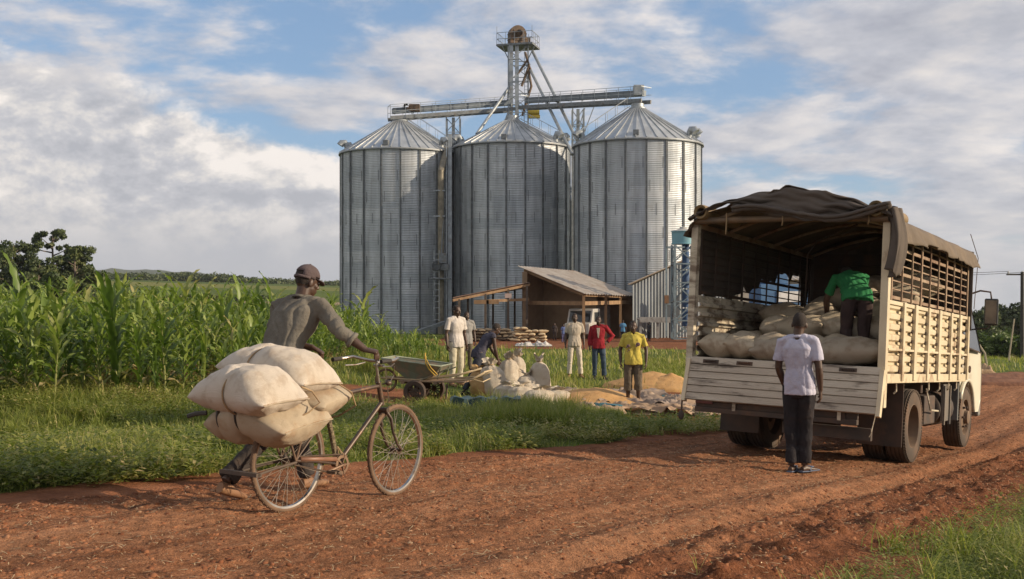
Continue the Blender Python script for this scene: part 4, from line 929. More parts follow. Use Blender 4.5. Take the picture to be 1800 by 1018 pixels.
for px, yt, tl in ((1779, 565, .35), (1712, 598, -.2)):
    pass
q0 = P(1772, 620, 52); e = tag(G().tube([(0, 0, -.2), (.3, 0, 2.0)], [.05, .035], 6).build('leaning_post', mat('pale_stick', (.40, .34, .24))), 'thin pale leaning post in the far field', 'post'); e.location = (q0.x, q0.y, H(q0.x, q0.y))
q0 = P(1727, 620, 44); e = tag(G().tube([(-.5, 0, 1.1), (-.1, 0, .5), (0, 0, -.1)], [.04, .045, .05], 6).build('crooked_branch', MT['pale_stick']), 'crooked pale dead branch stuck in the grass right of the cab', 'branch'); e.location = (q0.x + .2, q0.y, H(q0.x, q0.y))
# ---------------------------------------------------------------- sacks
def sack_geo(L, W, T, seed=0, nu=44, nv=26, sag=0.0, groove=(), lump=.05, asym=0.0):
    """pillow sack, long axis x; returns verts, faces"""
    a = np.sin(np.linspace(-PI / 2, PI / 2, nu)) ; b = np.sin(np.linspace(-PI / 2, PI / 2, nv)); Aa, Bb = np.meshgrid(a, b, indexing='ij'); r = np.random.default_rng(seed); out = []
    wrs = vn(np.stack([Bb.ravel() * 9 + seed, Aa.ravel() * 1.5, np.full(Aa.size, .5)], 1), seed + 5).reshape(Aa.shape)
    for s in (1, -1):
        th = T / 2 * (np.clip(1 - np.abs(Aa) ** 3.0, 0, 1) ** .60) * (np.clip(1 - np.abs(Bb) ** 2.3, 0, 1) ** .52) * (1 + s * asym)
        wx = 1 - .05 * (1 - np.abs(Aa) ** 2) - .20 * np.abs(Aa) ** 5; x = L / 2 * Aa * (1 - .085 * (1 - Bb ** 2)) ; y = W / 2 * Bb * wx; z = s * th
        P3 = np.stack([x.ravel(), y.ravel(), z.ravel()], 1)
        lp = fbm(P3 * 5 + seed * 7, 2, seed).reshape(x.shape) * lump * T
        end = np.abs(Aa) ** 7
        wr = wrs * .055 * T * end * (1 - np.abs(Bb) ** 6)
        fine = fbm(P3 * 22 + seed, 2, seed + 9).reshape(x.shape) * .020 * T
        z = z + s * (lp * (1 - np.abs(Aa) ** 8) * (1 - Bb ** 8) + fine * (1 - Bb ** 6) * (1 - Aa ** 8)) + wr
        k = np.ones_like(z)
        for gx, gd in groove: k = k - gd * np.exp(-((x - gx) / .022) ** 2) - gd * .5 * np.exp(-((x - gx) / .09) ** 2)
        z = z * k; y = y * (1 - (1 - k) * .45)
        y = y + .02 * W * np.sin(x / L * 5 + seed)
        z = z - sag * (x / (L / 2)) ** 2 * abs(1)
        out.append(np.stack([x, y, z], -1).reshape(-1, 3))
    V = np.concatenate(out); n = nu * nv; ix = np.arange(n).reshape(nu, nv)
    q = np.stack([ix[:-1, :-1], ix[1:, :-1], ix[1:, 1:], ix[:-1, 1:]], -1).reshape(-1, 4)
    return V, np.concatenate([q, q[:, ::-1] + n])
def sackmat(name, c, c2, dirt, da=.5):
    return mat(name, c, c2, 3.5, .8, 0, bump=.6, bs=20, dirt=dirt, ds=7.0, da=da * .75, weave=120, spec=.3, dt=.52)
SKW = sackmat('cream_poly_weave', (.70, .62, .53), (.60, .52, .42), (.42, .30, .20), .6)
SKB = sackmat('bulged_bag_weave', (.54, .45, .33), (.45, .36, .25), (.38, .22, .12), .5)
SKG = sackmat('grubby_grey_weave', (.55, .47, .35), (.44, .36, .26), (.26, .17, .11), .6)
SKD = sackmat('dusty_bag_weave', (.42, .36, .28), (.33, .27, .2), (.2, .13, .08), .6)
def sack(name, geo, mt, loc, rot, label=None, cat='sack', group=None, M=None, parent=None, sc=(1, 1, 1)):
    if isinstance(geo, bpy.types.Mesh): me = geo
    else:
        o = np_mesh(name, geo[0], geo[1], mt, None, True); me = o.data; bpy.data.objects.remove(o)
        bm = bmesh.new(); bm.from_mesh(me); bmesh.ops.remove_doubles(bm, verts=bm.verts, dist=.0008); bmesh.ops.recalc_face_normals(bm, faces=bm.faces); bm.to_mesh(me); bm.free()
    o = bpy.data.objects.new(name, me); COL.objects.link(o); mw = Matrix.Translation(loc) @ Euler(rot).to_matrix().to_4x4()
    if M is not None: mw = M @ mw
    o.matrix_world = mw; o.scale = sc
    if parent: o.parent = parent
    return tag(o, label, cat if not parent else None, group)
# ---------------------------------------------------------------- cargo truck
yaw, pit, rol = math.radians(33.83), math.radians(-3.76), math.radians(1.18)
TM = Matrix.Translation((3.147, 12.679, -.008)) @ Matrix.Rotation(-yaw, 4, 'Z') @ Matrix.Rotation(pit, 4, 'X') @ Matrix.Rotation(rol, 4, 'Y')
truck = empty('cargo_truck', (0, 0, 0), (0, 0, 0), 'cream flatbed cargo truck with slatted cage and brown tarpaulin roof', 'truck'); truck.matrix_world = TM
CREAM = mat('cream_truck_paint', (.62, .53, .37), (.52, .43, .29), 2.2, .5, 0, dirt=(.25, .14, .075), ds=3.0, da=.75, dt=.56, bump=.15, bs=20)
CRIN = mat('worn_cream_paint', (.60, .53, .41), (.48, .42, .31), 2.5, .7, 0, dirt=(.13, .085, .055), ds=3.2, da=.85, dt=.46, bump=.2, bs=25, stretch=(.5, 1, 2))
BOARD = mat('flaking_white_boards', (.52, .46, .37), (.40, .34, .27), 3, .8, 0, dirt=(.085, .06, .045), ds=4.2, da=.85, dt=.52, bump=.4, bs=30, stretch=(.45, 1, 2.6))
BLACK = mat('dirty_chassis', (.045, .036, .03), (.09, .055, .038), 3, .8, 0, dirt=(.15, .075, .04), ds=2.5, da=.6)
RUSTB = mat('rusty_cage_bars', (.20, .12, .075), (.36, .27, .18), 3, .75, .1, dirt=(.12, .05, .03), ds=4, da=.7)
TYRE = mat('dusty_rubber', (.055, .042, .032), (.10, .065, .042), 3, .9, 0, dirt=(.17, .095, .055), ds=2, da=.6)
CANV = mat('brown_canvas', (.150, .112, .078), (.10, .076, .056), 2.2, .9, 0, bump=.4, bs=14, dirt=(.19, .135, .085), ds=1.5, da=.5)
W, ZB, ZP, ZC, LB, ZT = 1.164, .991, 1.914, 2.80, 4.32, 1.126
g = G(); g.bb(-W + .05, W - .05, .02, LB - .02, ZT - .07, ZT); g.build('load_floor', BLACK, truck)
def side(s):
    nm = 'side_panel'; g = G(); n = 7; hh = (ZP - ZB); x = s * W
    # pressed panel: horizontal corrugations between posts
    prof = []
    for k in range(n):
        z0 = ZB + .06 + k * (hh - .08) / n; d = (hh - .08) / n
        prof += [(z0, 0), (z0 + d * .16, -.038), (z0 + d * .42, -.038), (z0 + d * .58, 0), (z0 + d * .98, 0)]
    vs = []
    for z, o in prof: vs += [(x + s * (o - .02), .03, z), (x + s * (o - .02), LB - .03, z)]
    g.add(vs, [(2 * i, 2 * i + 1, 2 * i + 3, 2 * i + 2) for i in range(len(prof) - 1)])
    p = g.build(nm, CREAM if s > 0 else CRIN, truck, solid=.012)
    g = G(); g.bb(x - .05, x + .012, 0.0, LB, ZB - .005, ZB + .10); g.bb(x - .05, x + .010, .0, LB, ZP - .035, ZP + .01); g.bb(x - .01, x + .022, .02, LB - .02, ZB + .365, ZB + .392); g.build('panel_rail', CREAM if s > 0 else CRIN, p, bevel=.004)
    ys = [.0, .62, 1.17, 1.85, 2.45, 3.15, 3.7, LB - .05] if s > 0 else [.0, .72, 1.44, 2.16, 2.88, 3.6, LB - .05]
    for i, y in enumerate(ys):
        if i == 0: continue
        g = G(); w_ = .12 if i % 2 == 0 else .085; g.bb(x - .015, x + .03, y, y + w_, ZB + .02, ZP + .012)
        g.build('stake', CREAM if s > 0 else CRIN, p, bevel=.006)
        if s > 0:
            for k in range(n): z0 = ZB + .06 + (k + .55) * (hh - .08) / n; g = G(); g.lathe([(.0, -.02), (.022, -.02), (.022, .004), (.0, .004)], 8, (x, y - .012, z0), 'x'); g.build('slot_hole', BLACK, p)
    # cage: slats and bars above the panel
    g = G(); nh = 8
    for k in range(nh + 1):
        z = ZP + .05 + (ZC - ZP - .12) * k / nh; big = k % 3 == 0 or k == nh; g.bb(x - .03, x - .005, .06, LB - .03, z - (.018 if big else .007), z + (.018 if big else .007))
    nvv = 9
    for k in range(nvv + 1):
        y = .1 + (LB - .2) * k / nvv; big = k % 3 == 0; wv = .024 if big else .010; g.bb(x - .004, x + .012, y - wv, y + wv, ZP + .011, ZC + .0)
    g.build('cage', RUSTB if s > 0 else BLACK, truck)
    g = G(); g.bb(x - .045, x + .02, .06, LB, ZC - .05, ZC + .01); g.build('top_rail', CREAM if s > 0 else RUSTB, truck, bevel=.005)
    g = G(); g.bb(x - .075, x + .012, -.06, .045, ZB - .28 if s > 0 else ZB - .02, ZC + .0); g.build('corner_post', CRIN if s < 0 else CREAM, truck, bevel=.008)
side(1); side(-1)
g = G()
for k in range(9): g.bb(-W + .05, W - .05, LB - .03, LB + .01, ZT + k * .19, ZT + .18 + k * .19)
g.build('headboard', BLACK, truck)
# hoops under the canvas
def roofz(x): t_ = min(1, abs(x) / (W + .03)); return ZC + .02 + (.31) * (1 - t_ ** 1.7)
for k, y in enumerate(np.linspace(.05, LB - .05, 6)):
    g = G(); g.tube([(x, y, roofz(x) - .05) for x in np.linspace(-W + .03, W - .03, 17)], .022, 6); g.build('hoop', RUSTB, truck, smooth=True)
for y in (1.3, 2.7):
    g = G(); g.tube([(W * .2, y + .6, 3.0), (-.3, y + .6, 2.78), (-.42, y + .6, 2.6), (-.44, y + .6, 1.2)], .013, 6); g.build('inner_bar', BLACK, truck, smooth=True)
# canvas roof: sagging between hoops, folds at the rear, ragged lower edges
nu, nv = 96, 80; uu = np.linspace(0, 1, nu); ww = np.linspace(-1, 1, nv); Uu, Ww = np.meshgrid(uu, ww, indexing='ij')
Yc = -.16 + Uu * (LB + .30); arc = np.abs(Ww); over = np.clip((arc - .84) / .16, 0, 1); xa = np.sign(Ww) * np.minimum(arc / .84, 1) * (W + .045)
Xc = xa + np.sign(Ww) * over * .05; Zc = ZC + .05 + .33 * (1 - np.minimum(1, np.abs(xa) / (W + .045)) ** 1.75)
drop = .20 + .045 * n2(Uu * 9, Ww * 3, 1, 3, 3).reshape(Uu.shape) + .03 * np.abs(np.sin(Uu * 19)); Zc = Zc - over * drop
hoop = np.abs(np.sin((Yc - .05) / ((LB - .1) / 5) * PI)); Zc = Zc - hoop * .022 * (1 - over)
fold = fbm(np.stack([Uu.ravel() * 8, Ww.ravel() * 5 - Uu.ravel() * 4, Ww.ravel() * 0], 1), 4, 9).reshape(Uu.shape)
fd = fold * (.010 + .022 * np.exp(-Uu * 12)) + .014 * np.sin(Ww * 23 + fold * 3) * np.exp(-Uu * 9); Zc = Zc + fd; Xc = Xc + np.sign(Ww) * over * np.abs(fold) * .06
rear = np.exp(-Uu * 16); Zc = Zc + rear * (.03 * np.cos(Ww * 3)) 
ix = np.arange(nu * nv).reshape(nu, nv)
can = np_mesh('canvas_roof', np.stack([Xc, Yc, Zc], -1).reshape(-1, 3), np.stack([ix[:-1, :-1], ix[1:, :-1], ix[1:, 1:], ix[:-1, 1:]], -1).reshape(-1, 4), CANV, None, True, truck)
mm = can.modifiers.new('s', 'SOLIDIFY'); mm.thickness = .010
CANVD = mat('dark_weathered_canvas', (.100, .078, .062), (.068, .053, .044), 2.2, .85, 0, bump=.4, bs=12, dirt=(.17, .13, .095), ds=1.5, da=.5)
# rear swag: bunched end of the canvas hanging over the opening
ns_, nt = 90, 26; V = []
for i in range(ns_):
    f_ = i / (ns_ - 1); x = -W - .06 + f_ * (2 * W + .12); zt_ = ZC + .06 + .33 * (1 - min(1, abs(x) / (W + .06)) ** 1.75)
    zlow = ZC + .10 + .06 * math.sin(f_ * 7 + .5) - .05 * (f_ > .5) * math.sin((f_ - .5) * 2 * PI) + (.10 if f_ < .28 else .0) * math.sin(f_ / .28 * PI)
    zlow = min(zlow, zt_ - .02)
    for j in range(nt):
        q = j / (nt - 1); bulge = .055 * math.sin(q * PI) + .035 * math.sin(q * 13 + f_ * 11) + .02 * math.sin(q * 27 - f_ * 23)
        V.append((x, -.15 - bulge * (.6 + .4 * math.sin(f_ * 9)), zt_ + (zlow - zt_) * q + .012 * math.sin(f_ * 40 + q * 6)))
ix = np.arange(ns_ * nt).reshape(ns_, nt)
sw = np_mesh('canvas_swag', V, np.stack([ix[:-1, :-1], ix[1:, :-1], ix[1:, 1:], ix[:-1, 1:]], -1).reshape(-1, 4), CANVD, None, True, can); mm = sw.modifiers.new('s', 'SOLIDIFY'); mm.thickness = .008
g = G()                                                            # roll along the lower hem
for off, rr_ in ((0, .032), (.035, .022)):
    g.tube([(x, -.24 - off, ZC + .10 + off * .6 + .06 * math.sin(t_ * 7 + .5 + off * 9) - .05 * (t_ > .5) * math.sin((t_ - .5) * 2 * PI)) for t_, x in [(k / 26, -W * .55 + k / 26 * W * 1.6) for k in range(27)]], [rr_ * (.7 + .5 * abs(math.sin(k * 1.7))) for k in range(27)], 8)
g.build('hem_roll', CANVD, can, smooth=True)
# hanging flap at the right rear corner
V = []; nf, ng = 16, 30
for i in range(nf):
    for j in range(ng):
        f_, q = i / (nf - 1), j / (ng - 1); wd = .13 + .08 * math.sin(q * 2.4) ; fo = .055 * math.sin(f_ * 15 + q * 2.0) + .03 * math.sin(f_ * 30)
        V.append((W + .04 + fo * .8 + .05 * math.sin(q * 3), -.10 + (f_ - .4) * wd * 2 * (1 - .1 * q) + fo * .3, ZC + .13 - .70 * q - .06 * f_ * q + .03 * math.sin(f_ * 9)))
ix = np.arange(nf * ng).reshape(nf, ng)
fl_ = np_mesh('corner_flap', V, np.stack([ix[:-1, :-1], ix[1:, :-1], ix[1:, 1:], ix[:-1, 1:]], -1).reshape(-1, 4), CANVD, None, True, can); mm = fl_.modifiers.new('s', 'SOLIDIFY'); mm.thickness = .010
# canvas closing the front and hanging outside the left cage, ragged at its lower edge
def drape(name, pts_fn, nu, nv, mt):
    V = [pts_fn(i / (nu - 1), j / (nv - 1)) for i in range(nu) for j in range(nv)]; ix = np.arange(nu * nv).reshape(nu, nv)
    o = np_mesh(name, V, np.stack([ix[:-1, :-1], ix[1:, :-1], ix[1:, 1:], ix[:-1, 1:]], -1).reshape(-1, 4), mt, None, True, can); m_ = o.modifiers.new('s', 'SOLIDIFY'); m_.thickness = .014; return o
def lf(u, q):
    y = u * LB; low = ZP + .02 + .50 * max(0, min(1, (u - .26) / .5)) * (u < .93) + .045 * math.sin(u * 37) + .03 * math.sin(u * 83); return (-W - .035 - .03 * abs(math.sin(u * 21 + q * 2)) - .02 * q, y, ZC + .05 + (low - ZC - .05) * q)
drape('left_drape', lf, 80, 20, CANVD)
def ff(u, q):
    x = (-1 + 2 * u) * (W + .05); t_ = roofz(x) + .05; return (x, LB + .045 + .015 * math.sin(u * 30), t_ + (ZT + .6 - t_) * q)
drape('front_drape', ff, 60, 12, CANVD)
# rear cross pipe and rolled mats
g = G(); g.tube([(-W - .02, -.09, ZC + .03), (0, -.09, ZC + .05), (W + .0, -.09, ZC + .03)], .042, 12); g.build('rear_crossbar', mat('old_brown_pipe', (.20, .13, .075), (.11, .08, .055), 3, .6, .2, dirt=(.30, .15, .05), ds=5), truck, smooth='auto')
for x in (-W + .10, W - .12):
    g = G(); g.lathe([(.055, -.2), (.085, -.22), (.092, -.18), (.085, .9), (.055, .9), (.052, -.15)], 20, (x, 0, ZC + .13), 'y', True); g.build('roof_tube', mat('ochre_pipe', (.24, .16, .07), (.13, .09, .05), 4, .6), truck, smooth='auto')
g = G()
for x in (-.75, -.05, .95): g.tube([(x, -.14, ZC + .12), (x + .01, -.155, ZC + .0), (x - .005, -.13, ZC - .04 - .1 * (x < -.5))], .009, 6)
g.build('tie_rope', mat('jute_rope', (.34, .24, .13), (.24, .16, .09), 20, .9), truck)
# tailgate, let down a little so it leans outward
tg = empty('tailgate_hinge', (0, 0, 0)); bpy.data.objects.remove(tg)
g = G(); zt0 = ZT + .03; n = 6; hh = .53; out_ = .17
g.M = Matrix.Translation((0, -.07, zt0)) @ Matrix.Rotation(math.radians(-14), 4, 'X')
prof = []
for k in range(n):
    z0 = -hh + k * hh / n; d = hh / n; prof += [(z0 + .002, -.028), (z0 + d * .86, -.028), (z0 + d * .9, -.005), (z0 + d * .98, -.005)]
vs = []
for z, o in prof: vs += [(-W - .03, o, z), (W - .03, o, z)]
g.add(vs, [(2 * i, 2 * i + 1, 2 * i + 3, 2 * i + 2) for i in range(len(prof) - 1)]); g.bb(-W - .03, W - .03, -.004, .03, -hh, 0)
tgo = g.build('tailgate', BOARD, truck)
for s_ in (-1, 1):
    g = G(); g.M = Matrix.Translation((0, -.07, zt0)) @ Matrix.Rotation(math.radians(-14), 4, 'X'); x = s_ * W - .03; g.bb(x - .0, x + .05, -.045, .035, -hh - .03, -.03); g.build('end_strip', CREAM, tgo, bevel=.004)
for x in (-.88, -.45, .78):
    g = G(); g.M = Matrix.Translation((0, -.07, zt0)) @ Matrix.Rotation(math.radians(-14), 4, 'X'); g.tube([(x - .07, -.03, -.05), (x - .06, -.06, -.05), (x + .06, -.06, -.05), (x + .07, -.03, -.05)], .010, 6); g.bb(x - .10, x + .10, -.034, -.026, -.075, -.03); g.build('handle', BLACK, tgo)
g = G(); g.bb(-W + .02, W - .02, -.06, .06, ZT - .07, ZT + .035); g.build('sill', BOARD, truck, bevel=.01)
# chassis, bumper, lamps, mudguards
g = G()
for x in (-.42, .42): g.bb(x - .05, x + .05, -.1, LB + 1.5, .62, .84)
for y in (0.1, .9, 2.1, 3.2, 4.2): g.bb(-W + .1, W - .1, y, y + .09, .84, .99)
for x in (-.9, -.42, .42, .9): g.bb(x - .03, x + .03, .0, LB, .93, ZT - .07)
g.tube([(-.95, 1.48, .45), (.95, 1.48, .45)], .06, 10); g.ell((0, 1.48, .45), (.20, .17, .19)); g.tube([(-.85, 4.8, .45), (.85, 4.8, .45)], .05, 8); g.tube([(0, 1.6, .5), (0, 4.0, .62)], .045, 8)
for x in (-.5, .5):
    for k in range(4): g.tube([(x, .85, .62 + k * .014), (x, 1.48, .52 + k * .014), (x, 2.1, .62 + k * .014)], .025, 4)
g.build('chassis', BLACK, truck)
g = G(); g.bb(-W + .12, W - .25, -.16, -.08, .50, .56); g.bb(-W + .12, W - .25, -.13, -.09, .56, .72); g.bb(.02, W - .12, -.05, .02, .33, .47)
for x in (-.55, .75): g.bb(x - .03, x + .03, -.15, -.05, .50, .85)
g.build('rear_bumper', BLACK, truck, bevel=.006)
for q_ in (-.54, .715): g = G(); g.bb(q_ - .02, q_ + .02, -.17, -.155, .54, .70); g.build('bumper_bracket', CRIN, truck)
for x, mtc in ((-.93, 'lamp_red'), ):
    g = G(); g.bb(x - .11, x + .11, -.155, -.132, .60, .68); g.build('tail_lamp', mat('lamp_red', (.16, .03, .02), rough=.3), truck, bevel=.005)
g = G(); g.tube([(-W - .03, -.2, .62), (-W - .03, -.21, .48)], .012, 6); g.ell((-W - .03, -.21, .44), (.04, .03, .06), 8); g.build('hanging_hook', BLACK, truck)
for s_ in (-1, 1):
    g = G(); g.add([(s_ * W - s_ * .02, .92, .98), (s_ * .62, .92, .98), (s_ * .62, .90, .22), (s_ * W - s_ * .02, .90, .22)], [(0, 1, 2, 3)]); g.build('mud_flap', BLACK, truck, solid=.015)
g = G(); g.bb(.62, 1.06, 2.35, 2.95, .42, .80); g.build('battery_box', BLACK, truck, bevel=.02)
g = G(); g.lathe([(0, -.45), (.20, -.45), (.24, -.42), (.24, .42), (.20, .45), (0, .45)], 18, (.86, 3.5, .60), 'y'); g.build('fuel_tank', BLACK, truck, smooth='auto')
g = G(); g.bb(W - .07, W - .04, 3.12, 3.52, .45, .95); 
for x, y, z in ((W - .03, 3.15, .48), (W - .03, 3.49, .48)): g.bb(x - .02, x + .01, y - .02, y + .02, z - .08, z + .45)
g.build('side_plate', mat('grey_plate', (.11, .10, .09), (.16, .13, .1), 4), truck)
for y in (.55, 2.15, 2.75, 3.3, 3.8): g = G(); g.tube([(W - .02, y, ZB), (W - .02, y + .02, ZB - .10), (W - .05, y + .02, ZB - .13)], .012, 5); g.build('tie_hook', CRIN, truck)
g = G(); g.tube([(W - .08, 2.3, .9), (W - .03, 2.36, .62), (W - .02, 2.75, .60)], .012, 5); g.build('hook_rod', CRIN, truck)
g = G(); g.tube([(W - .06, -.08, 1.0), (W - .05, -.1, .7), (W - .1, -.12, .42), (W - .12, -.12, .38)], .006, 5)
g.build('wire_end', CRIN, truck)
g = G(); g.bb(W - .40, W - .06, LB - .16, LB - .10, .42, .98); g.build('fender_flap', mat('grey_flap', (.13, .13, .125)), truck, bevel=.01)
# wheels
def truck_wheel(x, y, dual, s):
    R_ = .451; w_ = .115; g = G(); pr = [(.27, -w_), (.30, -w_ - .004), (R_ - .05, -w_ - .006), (R_ - .015, -w_ + .012)]
    for k in range(5):
        a = -w_ + .02 + k * (2 * w_ - .04) / 4
        if k: pr += [(R_ - .014, a - .012), (R_ - .014, a - .004)]
        pr += [(R_, a + .002 if k else a), (R_, a + (2 * w_ - .04) / 4 - .018 if k < 4 else a)]
    pr += [(R_ - .015, w_ - .012), (R_ - .05, w_ + .006), (.30, w_ + .004), (.27, w_)]
    g.lathe(pr, 64, (0, 0, 0), 'x', True)
    for k in range(64):                                            # shoulder lugs
        a = 2 * PI * k / 64
        for q in (-1, 1): g.box((q * (w_ + .0), math.cos(a) * (R_ - .022), math.sin(a) * (R_ - .022)), (.014, .026, .03), Euler((a, 0, 0)))
    o = g.build('wheel', TYRE, truck, smooth='auto'); o.location = (x, y, R_)
    g = G(); dish = .02 if dual else .06
    if dual: g.lathe([(.275, s * .11), (.262, s * .115), (.255, s * .05), (.235, -s * .04), (.20, -s * .055), (.11, -s * .06), (.10, -s * .02), (.095, s * .015), (.0, s * .02)], 40, (0, 0, 0), 'x')
    else: g.lathe([(.275, s * .11), (.262, s * .115), (.250, s * .06), (.22, s * .07), (.16, s * .10), (.10, s * .11), (.095, s * .16), (.06, s * .17), (0, s * .172)], 40, (0, 0, 0), 'x')
    g.build('rim', mat('dusty_rim', (.20, .135, .085), (.13, .085, .055), 4, .8, .1), o, smooth='auto')
    g = G(); zx = -s * .045 if dual else s * .085
    for k in range(6): a = 2 * PI * k / 6; g.lathe([(.0, -.02), (.018, -.02), (.018, .02), (.0, .025 * s)], 6, (zx + s * .025, math.cos(a) * .16, math.sin(a) * .16), 'x')
    g.build('wheel_nut', BLACK, o)
for s_ in (-1, 1):
    truck_wheel(s_ * 1.02, 1.48, True, s_); truck_wheel(s_ * .74, 1.48, True, s_); truck_wheel(s_ * .97, 4.80, False, s_)
# cab
CABM = mat('cab_cream_paint', (.60, .56, .45), (.52, .48, .38), 2, .38, 0, dirt=(.28, .17, .1), ds=2, da=.5, dt=.55)
cy0 = LB + .10; secs = []
def cabx(z): return 1.02 + .045 * math.sin(max(0, min(1, (z - .6) / 1.0)) * PI)
g = G(); prof = [(cy0, .95), (cy0, 2.28), (cy0 + .12, 2.40), (cy0 + 1.05, 2.38), (cy0 + 1.22, 2.25), (cy0 + 1.52, 1.45), (cy0 + 1.62, 1.15), (cy0 + 1.63, .68), (cy0 + 1.48, .50), (cy0 + 1.22, .50)] + [(4.86 + .50 * math.cos(a), .47 + .50 * math.sin(a)) for a in np.linspace(.25, PI - .55, 12)]
NN = len(prof); rows = [(-1.0, .0), (-.985, .04), (.985, .04), (1.0, .0)]
vs = []
for xx, ins in ((-1.055, .03), (-1.075, 0), (-.9, 0), (.9, 0), (1.075, 0), (1.055, .03)):
    for (y, z) in prof: vs.append((xx * (1 - .16 * max(0, z - 1.45) / .95), y, z))
fs = [(r_ * NN + i, r_ * NN + (i + 1) % NN, (r_ + 1) * NN + (i + 1) % NN, (r_ + 1) * NN + i) for r_ in range(5) for i in range(NN)]
fs += [tuple(range(NN))[::-1], tuple(5 * NN + i for i in range(NN))]; g.add(vs, fs); cab = g.build('cab', CABM, truck, bevel=.03, smooth='auto')
def cx_(z, o=.004): return 1.075 * (1 - .16 * max(0, z - 1.45) / .95) + o
for s_ in (-1, 1):
    q = [(cy0 + .22, 1.50), (cy0 + 1.40, 1.42), (cy0 + 1.14, 2.16), (cy0 + .22, 2.18)]
    g = G(); g.add([(s_ * cx_(z), y, z) for y, z in q], [(0, 1, 2, 3)]); g.build('side_window', GL, cab, solid=.012)
    g = G(); c_ = [(s_ * cx_(z, .008), y, z) for y, z in q + q[:1]]; g.tube(c_, .014, 5); g.build('window_seal', BLACK, cab)
    g = G(); arch = [(s_ * 1.085, 4.86 + .53 * math.cos(a), .47 + .53 * math.sin(a)) for a in np.linspace(.1, PI - .5, 14)]; g.tube(arch, .03, 6); g.build('wheel_arch', CABM, cab, smooth=True)
    g = G(); y0 = cy0 + 1.05; a = (s_ * .93, y0 - .05, 2.30); b = (s_ * 1.10, y0 + .06, 2.38); c = (s_ * 1.25, y0 + .05, 2.36); d = (s_ * 1.27, y0 + .04, 2.24)
    g.tube([a, b, c, d], .014, 6); g.tube([(s_ * 1.27, y0 + .04, 1.86), (s_ * 1.22, y0 + .04, 1.80), (s_ * 1.02, y0 + .1, 1.78)], .012, 6); arm = g.build('mirror_arm', BLACK, cab, smooth=True)
    g = G(); g.bb(s_ * 1.27 - .10, s_ * 1.27 + .10, y0 + .02, y0 + .07, 1.85, 2.26); g.build('mirror_housing', mat('black_plastic', (.02, .02, .02), rough=.4), arm, bevel=.02)
    g = G(); g.bb(s_ * 1.27 - .082, s_ * 1.27 + .082, y0 + .012, y0 + .0185, 1.875, 2.235); g.build('mirror_glass', mat('mirror', (.6, .62, .65), rough=.05, metal=1), arm)
g = G(); g.torus((1.079, cy0 + .62, 1.16), .045, .012, 20, 6, 'x'); g.bb(1.075, 1.086, cy0 + .58, cy0 + .66, 1.15, 1.17); g.build('round_emblem', BLACK, cab)
g = G(); g.bb(1.075, 1.09, cy0 + .12, cy0 + .24, 1.34, 1.37); g.build('door_handle', BLACK, cab, bevel=.004)
g = G(); g.bb(-1.05, 1.05, cy0 + 1.56, cy0 + 1.72, .42, .66); g.build('front_bumper', mat('grey_bumper', (.22, .21, .19)), truck, bevel=.03)
g = G(); g.tube([(.98, cy0 + 1.3, 2.1), (1.02, cy0 + 1.28, 2.9), (.95, cy0 + 1.0, 3.25)], .006, 5); g.tube([(.9, cy0 + .9, 2.35), (.88, cy0 + .8, 2.95)], .006, 5); g.build('whip_aerial', BLACK, cab)
